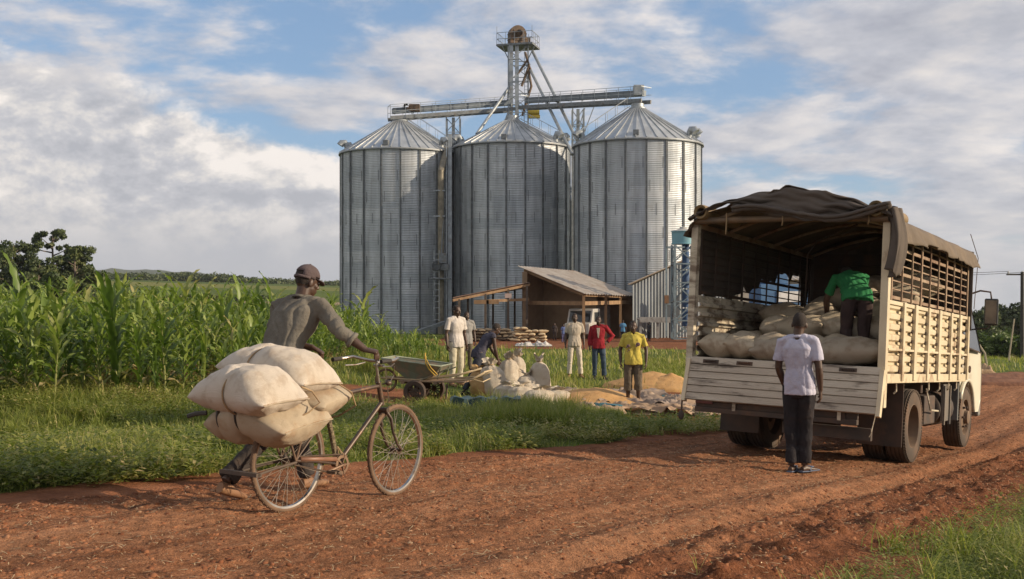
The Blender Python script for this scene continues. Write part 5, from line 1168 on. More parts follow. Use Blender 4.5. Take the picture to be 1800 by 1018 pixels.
# ---------------------------------------------------------------- sacks on the truck
r = random.Random(21); geos = []
for k in range(7):
    V, Fq = sack_geo(.74, .50, .33, 200 + k, 34, 22, lump=.10); o = np_mesh('grain_sack', V, Fq, [SKG, SKG, SKD][k % 3], None, True); me = o.data; bpy.data.objects.remove(o)
    bm = bmesh.new(); bm.from_mesh(me); bmesh.ops.remove_doubles(bm, verts=bm.verts, dist=.0008); bmesh.ops.recalc_face_normals(bm, faces=bm.faces); bm.to_mesh(me); bm.free(); geos.append(me)
TS = [  # x, y, layer height, yaw of the long axis, roll, label
 (-.93, .30, .17, 0, 'left end sack in the row along the tailgate'),
 (-.56, .28, .17, 2, 'second sack from the left in the row along the tailgate'),
 (-.20, .27, .17, 1, 'third tailgate sack from the left, beside the man in white'),
 (.27, .34, .16, 90, 'tailgate sack just right of the man in white shirt'),
 (.42, .66, .19, 12, 'sack behind the tailgate row at the feet of the green shirted man'),
 (.82, .30, .18, 0, 'big sack at the right end of the tailgate row'),
 (-.42, .98, .40, 5, 'second layer sack on the left, in front of the side boards'),
 (-.08, .84, .42, 85, 'second layer sack just behind the head of the man in white'),
 (.30, 1.02, .44, 0, 'second layer sack left of the green shirted man'),
 (.93, .95, .42, 88, 'small sack wedged right behind the big tailgate sack'),
 (-.70, .90, .17, 85, 'floor sack in the second row by the left boards'),
 (.0, .88, .17, 0, 'floor sack in the second row near the middle'),
 (.90, 1.0, .17, 90, 'floor sack in the second row by the right boards'),
 (.93, 1.55, .66, 88, 'third layer sack at the right boards behind the green shirt'),
 (-.10, 1.55, .62, 8, 'third row sack with sunlit creases in the middle'),
 (-.55, 1.65, .58, 80, 'third row sack touching the left side boards'),
 (.45, 1.75, .70, 0, 'third row sack under the hands of the green shirted man'),
 (.75, 2.2, .88, 5, 'fourth row sack on the right, patch of sun on it'),
 (.15, 2.3, .86, 85, 'upright looking sack left of the bending man head'),
 (-.40, 2.4, .62, 0, 'fourth row sack in the shade on the left'),
 (-.85, 2.6, .5, 88, 'deep shaded sack by the left cage'),
 (.85, 2.9, 1.10, 88, 'high sack near the headboard on the right'),
 (.25, 3.0, 1.04, 0, 'high sack near the headboard in the middle'),
 (-.35, 3.2, .80, 85, 'shaded sack near the headboard on the left'),
 (.5, 3.7, 1.3, 5, 'topmost sack against the headboard'),
 (.0, 1.5, .30, 0, 'buried sack under the third row in the middle'), (.55, 1.6, .34, 90, 'buried sack under the third row on the right'),
 (.2, 2.3, .5, 0, 'buried sack under the fourth row'), (.75, 2.6, .55, 90, 'buried sack right of the fourth row'), (.3, 3.2, .66, 0, 'buried sack in front of the headboard'), (-.6, 3.2, .4, 0, 'low sack in the front left corner')]
for i, (x, y, z, a, lb) in enumerate(TS):
    ca_ = (a % 180) > 45; lim = .74 if ca_ else .88; x = max(-lim, min(lim, x)) if i not in (5,) else .72
    s_ = r.uniform(.93, 1.05); zz0 = 1.15 if i == 5 else 1.0
    sack('grain_sack', geos[i % 7], None, (x, y - (.05 if i < 4 else .08 if i == 5 else 0), ZT + z + (.015 if i < 6 else .05)), (r.uniform(-.12, .12) + (.1 if a > 40 else 0), r.uniform(-.10, .10), math.radians(a + 90 + r.uniform(-8, 8)) if i not in (5,) else .08), 'dusty ' + lb, 'sack', 'grain sacks loaded on the truck', TM, sc=(s_ * zz0 * (.92 if i in (3,) else 1), s_ * zz0, s_ * (1.08 if i < 6 else 1)))
# ---------------------------------------------------------------- people
SKIN = mat('dark_skin', (.070, .036, .022), (.052, .027, .017), 9, .5, 0, spec=.5, bump=.08, bs=60)
HAIR = mat('black_hair', (.022, .016, .013), (.034, .024, .019), 60, .9, bump=.6, bs=160)
EYEW = mat('eye_white', (.45, .42, .38), rough=.3)
def V3(*a): return Vector(a)
BASE = dict(pelvis=(0, 0, .95), neck=(0, -.015, 1.455), head=(0, .015, 1.60), shL=(-.185, -.01, 1.405), shR=(.185, -.01, 1.405), elL=(-.235, -.03, 1.12), elR=(.235, -.03, 1.12),
            wrL=(-.25, .03, .875), wrR=(.25, .03, .875), hipL=(-.09, 0, .91), hipR=(.09, 0, .91), knL=(-.10, .02, .50), knR=(.10, .02, .50), anL=(-.105, -.03, .085), anR=(.105, -.03, .085), toL=(-.13, .14, .03), toR=(.13, .14, .03))
def hand(g, wr, d, n, w_, curl=.5, spread=.0):
    """palm from the wrist along d; n palm normal (fingers curl that way); w_ towards the thumb"""
    d = d.normalized(); n = (n - d * n.dot(d)).normalized(); w_ = (w_ - d * w_.dot(d) - n * w_.dot(n)).normalized()
    g.loft([(wr - d * .015, w_ * .024, n * .018), (wr + d * .03, w_ * .034, n * .017), (wr + d * .075, w_ * .041, n * .014), (wr + d * .092, w_ * .038, n * .011)], 12, 2.4)
    for k, (o, L) in enumerate(((.030, .068), (.010, .076), (-.011, .070), (-.030, .056))):
        p = wr + d * (.082 - abs(k - 1.2) * .004) + w_ * o; dd = (d + w_ * (o * (1.5 + spread))).normalized(); pts = [p]; a = curl * (.75 + .12 * k)
        for sg in (.45, .31, .24):
            c, s = math.cos(a), math.sin(a); dd = (dd * c + n * s).normalized(); p = p + dd * (L * sg); pts.append(p)
        g.tube(pts, [.0092, .0090, .0082, .0068], 7)
    p = wr + d * .022 + w_ * .026; t1 = p + (w_ * .65 + d * .75 + n * .25).normalized() * .036; t2 = t1 + (w_ * .15 + d * .8 + n * (.35 + .5 * curl)).normalized() * .030; t3 = t2 + (d * .75 + n * (.5 + .5 * curl)).normalized() * .022
    g.tube([p, t1, t2, t3], [.015, .0115, .0105, .0085], 8)
def figure(loc, yaw, label, J=None, shirt=None, sleeve='short', trouser=None, leg='full', shoe=None, vox=.012, hf=None, H_=1.72, group=None, curlL=.5, curlR=.5, hem=.80, gripL=None, gripR=None, cap=None, M=None, scale=1, lookyaw=0, name='person', seed=0, hair=True, bulk=1.0):
    e = empty(name, loc, (0, 0, yaw), label, 'person', group); e.scale = (scale,) * 3
    if M is not None: e.matrix_world = M @ Matrix.Translation(loc) @ Matrix.Rotation(yaw, 4, 'Z')
    j = {k: Vector(v) for k, v in {**BASE, **(J or {})}.items()}
    lat_s = (j['shR'] - j['shL']).normalized(); lat_h = (j['hipR'] - j['hipL']).normalized(); sp = (j['neck'] - j['pelvis']).normalized()
    fw_s = -(lat_s.cross(sp)).normalized() * -1; fw_s = sp.cross(lat_s).normalized(); fw_h = Vector((0, 0, 1)).lerp(sp, .5).normalized().cross(lat_h).normalized()
    g = G(); P0, N0 = j['pelvis'], j['neck']; mid = lambda f_: P0.lerp(N0, f_)
    def secs(k, top=1.0): # (frac, half width, half depth)
        L = [(-.12, .125, .085), (.0, .155, .105), (.18, .145, .100), (.35, .138, .098), (.6, .160, .112), (.78, .175, .112), (.90, .165, .092), (.97, .11, .07)]
        out = []
        for f_, a, b in L:
            la = lat_h.lerp(lat_s, max(0, min(1, f_))).normalized(); fa = fw_h.lerp(fw_s, max(0, min(1, f_))).normalized()
            c = mid(f_) if f_ >= 0 else P0 + (P0 - N0).normalized() * -f_ * .5 * 1 + Vector((0, 0, f_ * .2))
            out.append((c, la * (a * k * bulk), fa * (b * k)))
        return out
    bs_ = secs(.90); bs_[5] = (bs_[5][0], bs_[5][1] * .90, bs_[5][2] * .92); bs_[6] = (bs_[6][0], bs_[6][1] * .76, bs_[6][2] * .82); bs_[7] = (bs_[7][0], bs_[7][1] * .62, bs_[7][2] * .8)
    g.loft(bs_, 20, 2.3)
    hd = j['head']; up = (hd - N0).normalized().lerp(Vector((0, 0, 1)), .35).normalized()
    f0 = hf.normalized() if hf is not None else fw_s; f0 = (Matrix.Rotation(lookyaw, 3, 'Z') @ f0); f0 = (f0 - up * f0.dot(up)).normalized(); r0 = f0.cross(up).normalized()
    HR = Matrix((r0, f0, up)).transposed()
    def hp(x, y, z): return hd + HR @ Vector((x, y, z))
    g.tube([N0 - up * .04, N0.lerp(hd, .2), N0.lerp(hd, .35), hp(0, -.015, -.02)], [.046, .053, .055, .056], 14)
    g.ell(hp(0, -.012, .022), (.073, .092, .098), 20, HR); g.ell(hp(0, .022, -.045), (.056, .066, .068), 16, HR)       # cranium, face
    g.ell(hp(0, .056, -.088), (.028, .026, .022), 10, HR)                                                        # chin
    g.loft([(hp(0, .078, .018), r0 * .010, f0 * .012), (hp(0, .094, -.018), r0 * .015, f0 * .016), (hp(0, .096, -.032), r0 * .021, f0 * .015), (hp(0, .082, -.040), r0 * .012, f0 * .01)], 10, 2)  # nose
    g.ell(hp(0, .082, -.060), (.024, .011, .009), 8, HR); g.ell(hp(0, .080, -.071), (.020, .010, .008), 8, HR)        # lips
    g.ell(hp(-.030, .073, .024), (.022, .012, .008), 8, HR); g.ell(hp(.030, .073, .024), (.022, .012, .008), 8, HR)   # brows
    for s in (-1, 1):
        g.ell(hp(s * .043, .050, -.025), (.020, .022, .022), 8, HR); g.ell(hp(s * .075, -.012, -.018), (.011, .020, .032), 10, HR)      # cheek, ear
    for s, sd in (('L', -1), ('R', 1)):
        sh, el, wr = j['sh' + s], j['el' + s], j['wr' + s]; la = lat_s * sd
        g.tube([sh - la * .05, sh, sh.lerp(el, .3), sh.lerp(el, .7), el, el.lerp(wr, .25), el.lerp(wr, .7), wr], [.036, .043, .044, .042, .038, .041, .032, .024], 12)
        d = (wr - el).normalized(); grip = gripL if s == 'L' else gripR; cu = curlL if s == 'L' else curlR
        if grip: dh, nn, ww = [Vector(q).normalized() for q in grip]
        else: dh = (d + Vector((0, 0, -.4))).normalized(); nn = -la; ww = fw_h
        hand(g, wr, dh, nn, ww, cu)
        hp_, kn, an, to = j['hip' + s], j['kn' + s], j['an' + s], j['to' + s]
        g.tube([hp_ + Vector((0, 0, .05)), hp_, hp_.lerp(kn, .35), hp_.lerp(kn, .8), kn, kn.lerp(an, .28), kn.lerp(an, .7), an], [.085, .088, .078, .058, .053, .054, .038, .034], 14)
        fd = (to - an); fl2 = Vector((fd.x, fd.y, 0)).normalized(); heel = an - fl2 * .045 + Vector((0, 0, -.045)); sd2 = Vector((fl2.y, -fl2.x, 0)); ux = Vector((0, 0, 1))
        tdir = (to - heel).normalized(); un = sd2.cross(tdir).normalized()
        g.loft([(heel + un * .004, sd2 * .026, un * .026), (heel.lerp(to, .3) + un * .012, sd2 * .034, un * .036), (heel.lerp(to, .65) + un * .004, sd2 * .040, un * .026), (to, sd2 * .044, un * .018), (to + tdir * .045 - un * .002, sd2 * .034, un * .012)], 12, 2.2)
        for q in range(5): o = (q - 2) * .017; c = to + sd2 * o + tdir * (.040 - abs(q - (1.2 if sd > 0 else 2.8)) * .006); g.ell(c, (.009, .009, .009), 6)
        if shoe:
            gs = G(); oz = -un * .012
            if shoe[1] == 'shoe':
                gs.loft([(heel - tdir * .012 + un * .008, sd2 * .030, un * .036), (heel.lerp(to, .3) + un * .014, sd2 * .040, un * .046), (heel.lerp(to, .65) + un * .004, sd2 * .047, un * .034), (to, sd2 * .050, un * .025), (to + tdir * .055 - un * .002, sd2 * .036, un * .018)], 16, 2.5)
            else:
                gs.loft([(heel - tdir * .02 + oz * 1.6, sd2 * .033, un * .009), (heel.lerp(to, .3) + oz * 1.6, sd2 * .040, un * .009), (to + oz, sd2 * .052, un * .009), (to + tdir * .07 + oz, sd2 * .036, un * .009)], 14, 2.6)
                for q in (-1, 1): gs.tube([heel.lerp(to, .45) + sd2 * q * .042 - un * .01, heel.lerp(to, .68) + sd2 * q * .024 + un * .032, to + un * .022], .008, 6)
            gs.build('sandal' if shoe[1] != 'shoe' else 'shoe', shoe[0], e, smooth='auto')
    body = organic(g, 'body', SKIN, e, max(vox * .62, .0055), 2)
    if hair:
        gh = G(); gh.ell(hp(0, -.014, .026), (.0755, .0935, .0975), 20, HR); o = gh.build('hair', HAIR, e, smooth=True)
        me = o.data; bm = bmesh.new(); bm.from_mesh(me); c0 = hd; kill = [v for v in bm.verts if (v.co - c0).dot(f0) > .030 + .35 * (v.co - c0).dot(up) or (v.co - c0).dot(up) < -.045]; bmesh.ops.delete(bm, geom=kill, context='VERTS'); bm.to_mesh(me); bm.free()
    for s in (-1, 1):
        ge = G(); ge.ell(hp(s * .030, .078, .008), (.0115, .006, .0065), 8, HR); ge.build('eye', EYEW, e, smooth=True)
    if trouser:
        g = G(); wl = .16
        g.loft([(P0 + (N0 - P0).normalized() * (.05), lat_h * .150 * bulk, fw_h * .108), (P0 + Vector((0, 0, -.02)), lat_h * .160 * bulk, fw_h * .116), (P0 + Vector((0, 0, -.08)), lat_h * .158 * bulk, fw_h * .116), (P0 + Vector((0, 0, -.14)), lat_h * .14, fw_h * .10)], 20, 2.3)
        for s in 'LR':
            hp_, kn, an = j['hip' + s], j['kn' + s], j['an' + s]
            if leg == 'full': pts = [hp_ + V3(0, 0, .03), hp_ - V3(0, 0, .06), hp_.lerp(kn, .5), kn, kn.lerp(an, .5), an.lerp(kn, .06)]; rr_ = [.094, .097, .086, .071, .064, .068]
            else: pts = [hp_ + V3(0, 0, .03), hp_ - V3(0, 0, .06), hp_.lerp(kn, .5), kn, kn.lerp(an, .42)]; rr_ = [.094, .098, .090, .082, .086]
            g.tube(pts, rr_, 18)
        sdd = seed
        def dsp(co):
            zf = np.clip((co[:, 2] - .1) / .3, 0, 1); st = np.stack([co[:, 0] * 16, co[:, 1] * 16, co[:, 2] * 6], 1); a = fbm(st, 3, 30 + sdd) * .007
            b = np.sin(co[:, 2] * 34 + vn(co * 9, 5 + sdd) * 3.5) * .0035 * np.clip(1.3 - 2.2 * np.abs(co[:, 2] - .3), 0, 1); return a + b
        organic(g, 'trousers' , trouser, e, vox, 3, dsp)
    if shirt:
        g = G(); kk = 1.10; L = secs(kk)[2:]; hemc = P0 + (P0 - N0).normalized() * .0
        lo = P0.z - (.95 - hem); dn = (P0 - N0).normalized(); hem_c = P0 + (dn.lerp(Vector((0, 0, -1)), .75)).normalized() * (.95 - hem)
        S = [(hem_c, lat_h * .186 * bulk, fw_h * .145), (P0, lat_h * .182 * bulk, fw_h * .142)] + L; S[2] = (S[2][0], S[2][1] * 1.08, S[2][2] * 1.12); S[-3] = (S[-3][0], S[-3][1] * .93, S[-3][2]); S[-2] = (S[-2][0], S[-2][1] * .84, S[-2][2] * .95); S[-2] = (S[-2][0], S[-2][1] * .93, S[-2][2]); S[-1] = (S[-1][0], S[-1][1] * .95, S[-1][2] * 1.05)
        g.loft(S, 24, 2.4)
        for s, sd in (('L', -1), ('R', 1)):
            sh, el, wr = j['sh' + s], j['el' + s], j['wr' + s]; la = lat_s * sd
            if sleeve == 'short': g.tube([sh - la * .07, sh + V3(0, 0, .004), sh.lerp(el, .3), sh.lerp(el, .70), sh.lerp(el, .73)], [.046, .053, .058, .067, .064], 16)
            elif sleeve == 'none': g.tube([sh - la * .07, sh + V3(0, 0, .004), sh.lerp(el, .12)], [.062, .070, .066], 16)
            else: q = 1.0 if sleeve == 'long' else .55; g.tube([sh - la * .07, sh + V3(0, 0, .004), sh.lerp(el, .5), el, el.lerp(wr, .35 * q), el.lerp(wr, .86 * q)], [.060, .067, .065, .062, .060, .050 if q == 1 else .060], 16)
        for s, sd in (('L', -1), ('R', 1)): g.ell(j['sh' + s] - lat_s * sd * .012 + V3(0, 0, -.004), (.055, .058, .052), 12); g.tube([N0 + up * .012 + lat_s * sd * .02, N0.lerp(j['sh' + s], .5) + up * .016, j['sh' + s] + V3(0, 0, .006)], [(.044, .062), (.046, .064), (.048, .060)], 14, ref=(0, 0, 1))
        def dsp(co):
            tmp = co @ np.array(((11, 0, 0), (0, 11, 0), (0, 0, 4.5))); a = fbm(tmp, 3, 60 + seed) * .010
            ph = co[:, 2] * 9 + np.abs(co[:, 0]) * 26 + vn(co * 6, 3 + seed) * 4; b = (1 - np.abs(np.sin(ph))) ** 2 * -(.011 if seed == 1 else .006)
            ph2 = co[:, 0] * 30 + vn(co * np.array((5, 5, 2)), 13 + seed) * 5; c = (1 - np.abs(np.sin(ph2))) ** 2 * -(.011 if seed == 1 else .006) * np.clip((1.35 - co[:, 2]) * 2.5, 0, 1)
            return a + b + c
        so_ = organic(g, 'shirt', shirt, e, vox, 3, dsp)
        g = G(); c = N0 + up * .004                                                   # collar
        ring = [c + lat_s * (.062 * math.cos(a)) + fw_s * (.062 * math.sin(a)) + up * (.014 - .022 * max(0, math.sin(a))) for a in np.linspace(PI / 2 + .35, PI / 2 + 2 * PI - .35, 20)]
        g.tube(ring, (.015), 8, asp=.5); g.build('collar', shirt, so_, smooth=True)
    if sleeve == 'rolled_long':
        for s in 'LR':
            el, wr = j['el' + s], j['wr' + s]; gc = G(); gc.tube([el.lerp(wr, .38), el.lerp(wr, .40), el.lerp(wr, .50), el.lerp(wr, .52)], [.050, .062, .064, .052], 16); gc.build('rolled_cuff', shirt, so_, smooth=True)
    if cap:
        g = G(); vs = []
        g.ell(hp(0, -.012, .040), (.083, .100, .090), 22, HR); o = g.build('cap', cap, e, smooth=True); me = o.data
        bm = bmesh.new(); bm.from_mesh(me); kill = [v for v in bm.verts if (v.co - hd).dot(up) < .012 + .02 * ((v.co - hd).dot(f0) > .03)]; bmesh.ops.delete(bm, geom=kill, context='VERTS')
        kill = [v for v in bm.verts if (v.co - hd).dot(f0) < -.075 and abs((v.co - hd).dot(r0)) < .036 and .02 < (v.co - hd).dot(up) < .062]; bmesh.ops.delete(bm, geom=kill, context='VERTS'); bm.to_mesh(me); bm.free()
        m_ = o.modifiers.new('s', 'SOLIDIFY'); m_.thickness = .004
        g = G(); n = 14; vs = []
        for k in range(n + 1):
            a = -PI / 2 * .86 + k / n * PI * .86; x, y = math.sin(a), math.cos(a); vs += [hp(x * .074, y * .085 - .012, .030), hp(x * .070, .070 + .070 * y, .022 - .018 * y + .004 * abs(x))]
        g.add(vs, [(2 * k, 2 * k + 1, 2 * k + 3, 2 * k + 2) for k in range(n)]); g.build('visor', cap, o, smooth=True, solid=.005)
        g = G(); g.tube([hp(.083 * math.cos(a), -.012 + .100 * math.sin(a), .018) for a in np.linspace(PI + .2, 2 * PI - .2, 20)], .011, 6, asp=.4); g.build('cap_band', cap, o, smooth=True)
        g = G(); g.ell(hp(0, -.012, .131), (.009, .009, .005), 8, HR); g.build('cap_button', cap, o, smooth=True)
    return e
def cloth(name, c, c2=None, **k): return mat(name, c, c2 or tuple(x * .82 for x in c), 5, .9, 0, bump=.75, bs=15, spec=.15, **k)
OLIVE = cloth('faded_olive_brown_cloth', (.165, .150, .125), (.120, .108, .090), dirt=(.10, .075, .055), ds=3, da=.4)
DKTR = cloth('dark_grey_trouser_cloth', (.055, .046, .042), (.036, .031, .030), dirt=(.13, .08, .05), ds=4, da=.35)
CAPM = cloth('washed_maroon_grey_cap', (.115, .088, .090), (.09, .068, .068))
BLKTR = cloth('charcoal_cloth', (.030, .027, .030), (.020, .018, .020), dirt=(.08, .05, .035), ds=4, da=.3)
LAV = cloth('pale_lavender_shirt', (.47, .46, .55), (.38, .37, .46), dirt=(.42, .36, .34), ds=3.5, da=.35)
TAN = mat('tan_leather', (.26, .14, .07), (.20, .10, .05), 6, .7)
BLUEFL = mat('blue_slate_rubber', (.10, .13, .19), (.07, .09, .14), 6, .7)
# ---- bicycle frame of reference
bx, by = -1.535, 7.35; ya_b = math.radians(-32.2); dirb = Vector((math.sin(-ya_b), math.cos(-ya_b), 0)); z0 = RZ(bx, by); z1 = RZ(bx + dirb.x * 1.15, by + dirb.y * 1.15)
BM = Matrix.Translation((bx, by, z0 - .004)) @ Matrix.Rotation(ya_b, 4, 'Z') @ Matrix.Rotation(math.atan2(z1 - z0, 1.15), 4, 'X')
PM = Matrix.Translation((bx, by, z0 - .004)) @ Matrix.Rotation(ya_b, 4, 'Z')
def gz(t_, s_):
    p = PM @ Vector((t_, s_, 0)); return RZ(p.x, p.y) - (z0 - .004)
fr, fb = gz(-.556, .88), gz(-.46, .1)
figure((0, 0, 0), 0, 'man in brown shirt and cap pushing the loaded bicycle', dict(pelvis=(-.49, .40, .93), neck=(-.47, .635, 1.43), head=(-.455, .70, 1.575), shL=(-.655, .59, 1.39), shR=(-.295, .65, 1.395), elL=(-.67, .60, 1.11), elR=(-.035, .60, 1.205),
       wrL=(-.40, .70, 1.075), wrR=(.118, .69, 1.075), hipL=(-.575, .41, .90), hipR=(-.405, .39, .90), knL=(-.565, .70, .52 + fr / 2), knR=(-.43, .27, .48), anL=(-.556, .80, .085 + fr), anR=(-.45, -.13, .15 + fb), toL=(-.556, .96, .03 + fr), toR=(-.46, .005, .035 + fb)),
       OLIVE, 'rolled_long', DKTR, 'full', (TAN, 'shoe'), .0085, hf=Vector((.28, 1, -.08)), cap=CAPM, M=PM, curlL=1.25, curlR=1.25, gripL=((.5, .35, -.35), (-.1, .0, -1), (.1, .9, .1)), gripR=((.75, .45, -.15), (-.1, .15, -1), (-.2, .9, .1)), hem=.80, seed=1, bulk=1.16)
# rolled cuff
fz = RZ(3.05, 11.55)
figure((3.06, 11.56, fz), math.radians(-26), 'man in pale lavender shirt standing with his back to us at the tailgate', dict(pelvis=(.018, 0, .95), neck=(.0, -.015, 1.45), shL=(-.185, .0, 1.395), shR=(.182, -.01, 1.41), head=(.012, .025, 1.595), elR=(.222, -.03, 1.13), wrR=(.228, .03, .885), elL=(-.215, .03, 1.12), wrL=(-.165, .13, .90), anL=(-.065, -.03, .085), anR=(.06, .03, .085), knL=(-.075, .01, .5), knR=(.075, .04, .5), toL=(-.04, .14, .03), toR=(.13, .17, .03), hipL=(-.075, 0, .91), hipR=(.085, 0, .91)),
       LAV, 'short', BLKTR, 'full', (BLUEFL, 'flip'), .009, lookyaw=math.radians(4), seed=2, hem=.84, bulk=.90)
# green shirted man bending over in the truck; local frame of the truck
GRN = cloth('green_football_shirt', (.035, .20, .075), (.025, .15, .055))
DKB = cloth('dark_plum_brown_cloth', (.060, .040, .038), (.040, .028, .028), dirt=(.12, .08, .06), ds=4, da=.3)
figure((.62, .66, ZT + .01), math.radians(28), 'man in green shirt bending over the sacks inside the truck', dict(pelvis=(0, -.02, .88), neck=(-.02, .40, 1.12), head=(-.02, .54, 1.13), shL=(-.19, .37, 1.08), shR=(.17, .36, 1.10), elL=(-.26, .50, .82), elR=(.16, .56, .84), wrL=(-.22, .66, .62), wrR=(.10, .74, .66), hipL=(-.09, -.02, .85), hipR=(.09, -.02, .85), knL=(-.10, .04, .45), knR=(.10, .0, .45), anL=(-.10, -.04, .09), anR=(.11, -.06, .09)),
       GRN, 'short', DKB, 'full', None, .009, M=TM, seed=3, hem=.83, curlL=.9, curlR=.9)
# the group in the yard
def yard(px, py, Yd, yaw_, **k):
    q = P(px, py, Yd); z = H(q.x, Yd); hd = k.pop('top', None); s_ = 1
    if hd: s_ = ((EYE + (509 - hd) / F * Yd) - z) / 1.715
    return figure((q.x, Yd, z), math.radians(180 + yaw_), scale=s_, vox=.013, **k)
YEL = cloth('yellow_polo', (.50, .41, .085), (.42, .34, .07)); KHK = cloth('brown_khaki_cloth', (.14, .115, .085), (.10, .08, .06))
ye = yard(1113, 708, 21.7, -4, label='man in yellow polo shirt and rolled trousers standing barefoot on the tarpaulins', shirt=YEL, trouser=KHK, leg='capri', top=564, seed=4, hem=.84, J=dict(elL=(-.26, -.02, 1.12), elR=(.26, -.02, 1.12), wrL=(-.255, .05, .88), wrR=(.25, .05, .88)))
for k, (x, z, s_) in enumerate(((-.09, 1.25, .045), (.10, 1.22, .035), (.085, 1.14, .02))):
    g = G(); g.ell((x, .128, z), (s_, .014, s_ * .9), 10); g.ell((x + .03, .127, z - .03), (s_ * .5, .014, s_ * .6), 8); g.build('shirt_print', mat('print_violet', (.10, .06, .10), (.16, .09, .06), 60), ye)
RED = cloth('maroon_red_cloth', (.26, .022, .030), (.19, .016, .022)); JEAN = cloth('blue_jeans', (.060, .085, .12), (.035, .05, .075))
rd = yard(1052, 670, 27.6, -2, label='man in dark red jacket and blue jeans with one hand on his hip', shirt=RED, sleeve='long', trouser=JEAN, shoe=(BLKTR, 'shoe'), top=556, seed=5, hem=.84, J=dict(elL=(-.40, -.10, 1.17), wrL=(-.22, .0, 1.0), shL=(-.185, -.01, 1.42), elR=(.235, -.02, 1.12), wrR=(.245, .04, .88), knL=(-.13, .02, .5), anL=(-.16, -.03, .085), toL=(-.2, .14, .03)))
g = G(); g.prism([(-.035, 1.40), (.055, 1.40), (.03, 1.16), (.0, 1.12)], .105, .128, 'y'); g.build('undershirt', cloth('pale_undershirt', (.50, .44, .36)), rd, bevel=.004)
CRM = cloth('cream_beige_shirt', (.44, .39, .32), (.36, .31, .25)); WTR = cloth('off_white_trouser', (.58, .52, .43), (.48, .42, .34))
yard(1010, 664, 28.2, 6, label='tall man in cream shirt and off white trousers left of the man in red', shirt=CRM, trouser=WTR, shoe=(TAN, 'shoe'), top=551, seed=6, hem=.84, J=dict(knL=(-.13, .05, .5), anL=(-.17, -.03, .085), toL=(-.21, .12, .03), anR=(.15, .0, .085), toR=(.19, .15, .03), knR=(.12, .03, .5)))
WSH = cloth('white_polo', (.52, .48, .44), (.44, .40, .36)); CTR = cloth('cream_trouser', (.50, .46, .35), (.42, .38, .28))
yard(802, 668, 24.3, 38, label='young man in white polo shirt and cream trousers looking to the right', shirt=WSH, trouser=CTR, shoe=(TAN, 'shoe'), top=537, seed=7, hem=.83, lookyaw=math.radians(18), bulk=.95)
yard(820, 660, 29.0, 20, label='person in pale grey shirt mostly hidden behind the young man in white', shirt=cloth('pale_grey_cloth', (.26, .25, .24)), trouser=KHK, top=548, seed=8)
NAVY = cloth('dusty_navy_vest', (.065, .062, .085), (.045, .043, .06)); GTR = cloth('slate_trouser', (.050, .055, .070), (.035, .038, .05))
yard(846, 682, 22.8, 112, label='man in dark sleeveless vest bending over the tied grain bags', shirt=NAVY, sleeve='none', trouser=GTR, shoe=(BLKTR, 'shoe'), seed=9, hem=.82,
     J=dict(pelvis=(0, -.06, .88), neck=(0, .22, 1.27), head=(0, .34, 1.38), shL=(-.19, .20, 1.23), shR=(.19, .20, 1.23), elL=(-.20, .30, .95), elR=(.20, .24, .95), wrL=(-.14, .42, .74), wrR=(.14, .32, .72), hipL=(-.09, -.06, .86), hipR=(.09, -.06, .86), knL=(-.10, .12, .48), anL=(-.10, .10, .085), toL=(-.12, .26, .03), knR=(.11, -.22, .47), anR=(.12, -.42, .10), toR=(.13, -.27, .03)))
for px, py, Yd, tp, yw, lb, c1, c2 in ((1095, 606, 62, 563, 170, 'distant person in bright blue shirt walking towards the shed', (.10, .25, .42), (.04, .04, .05)), (990, 612, 60, 570, 30, 'child in blue clothes beside the parked white pickup', (.08, .11, .24), (.10, .10, .20)), (975, 604, 64, 568, 0, 'dark clothed child near the sack pile by the mud wall', (.05, .04, .04), (.05, .04, .04)), (1141, 604, 64, 566, -60, 'distant person in dark clothes at the loading platform', (.05, .05, .055), (.03, .03, .03)), (1212, 603, 63, 566, 20, 'distant person in dull red top at the foot of the water tower', (.24, .06, .045), (.05, .04, .04))):
    q = P(px, py, Yd); z = H(q.x, Yd); s_ = ((EYE + (509 - tp) / F * Yd) - z) / 1.715
    figure((q.x, Yd, z), math.radians(180 + yw), lb, shirt=cloth('cloth_%s' % ('blue' if px == 1095 else 'indigo' if px == 990 else 'soot' if px == 975 else 'ash' if px == 1141 else 'brick'), c1), trouser=cloth('leg_%s' % ('a' if px == 1095 else 'b' if px == 990 else 'c' if px == 975 else 'd' if px == 1141 else 'e'), c2), leg='full', shoe=None, vox=.022, scale=s_, seed=px % 7)
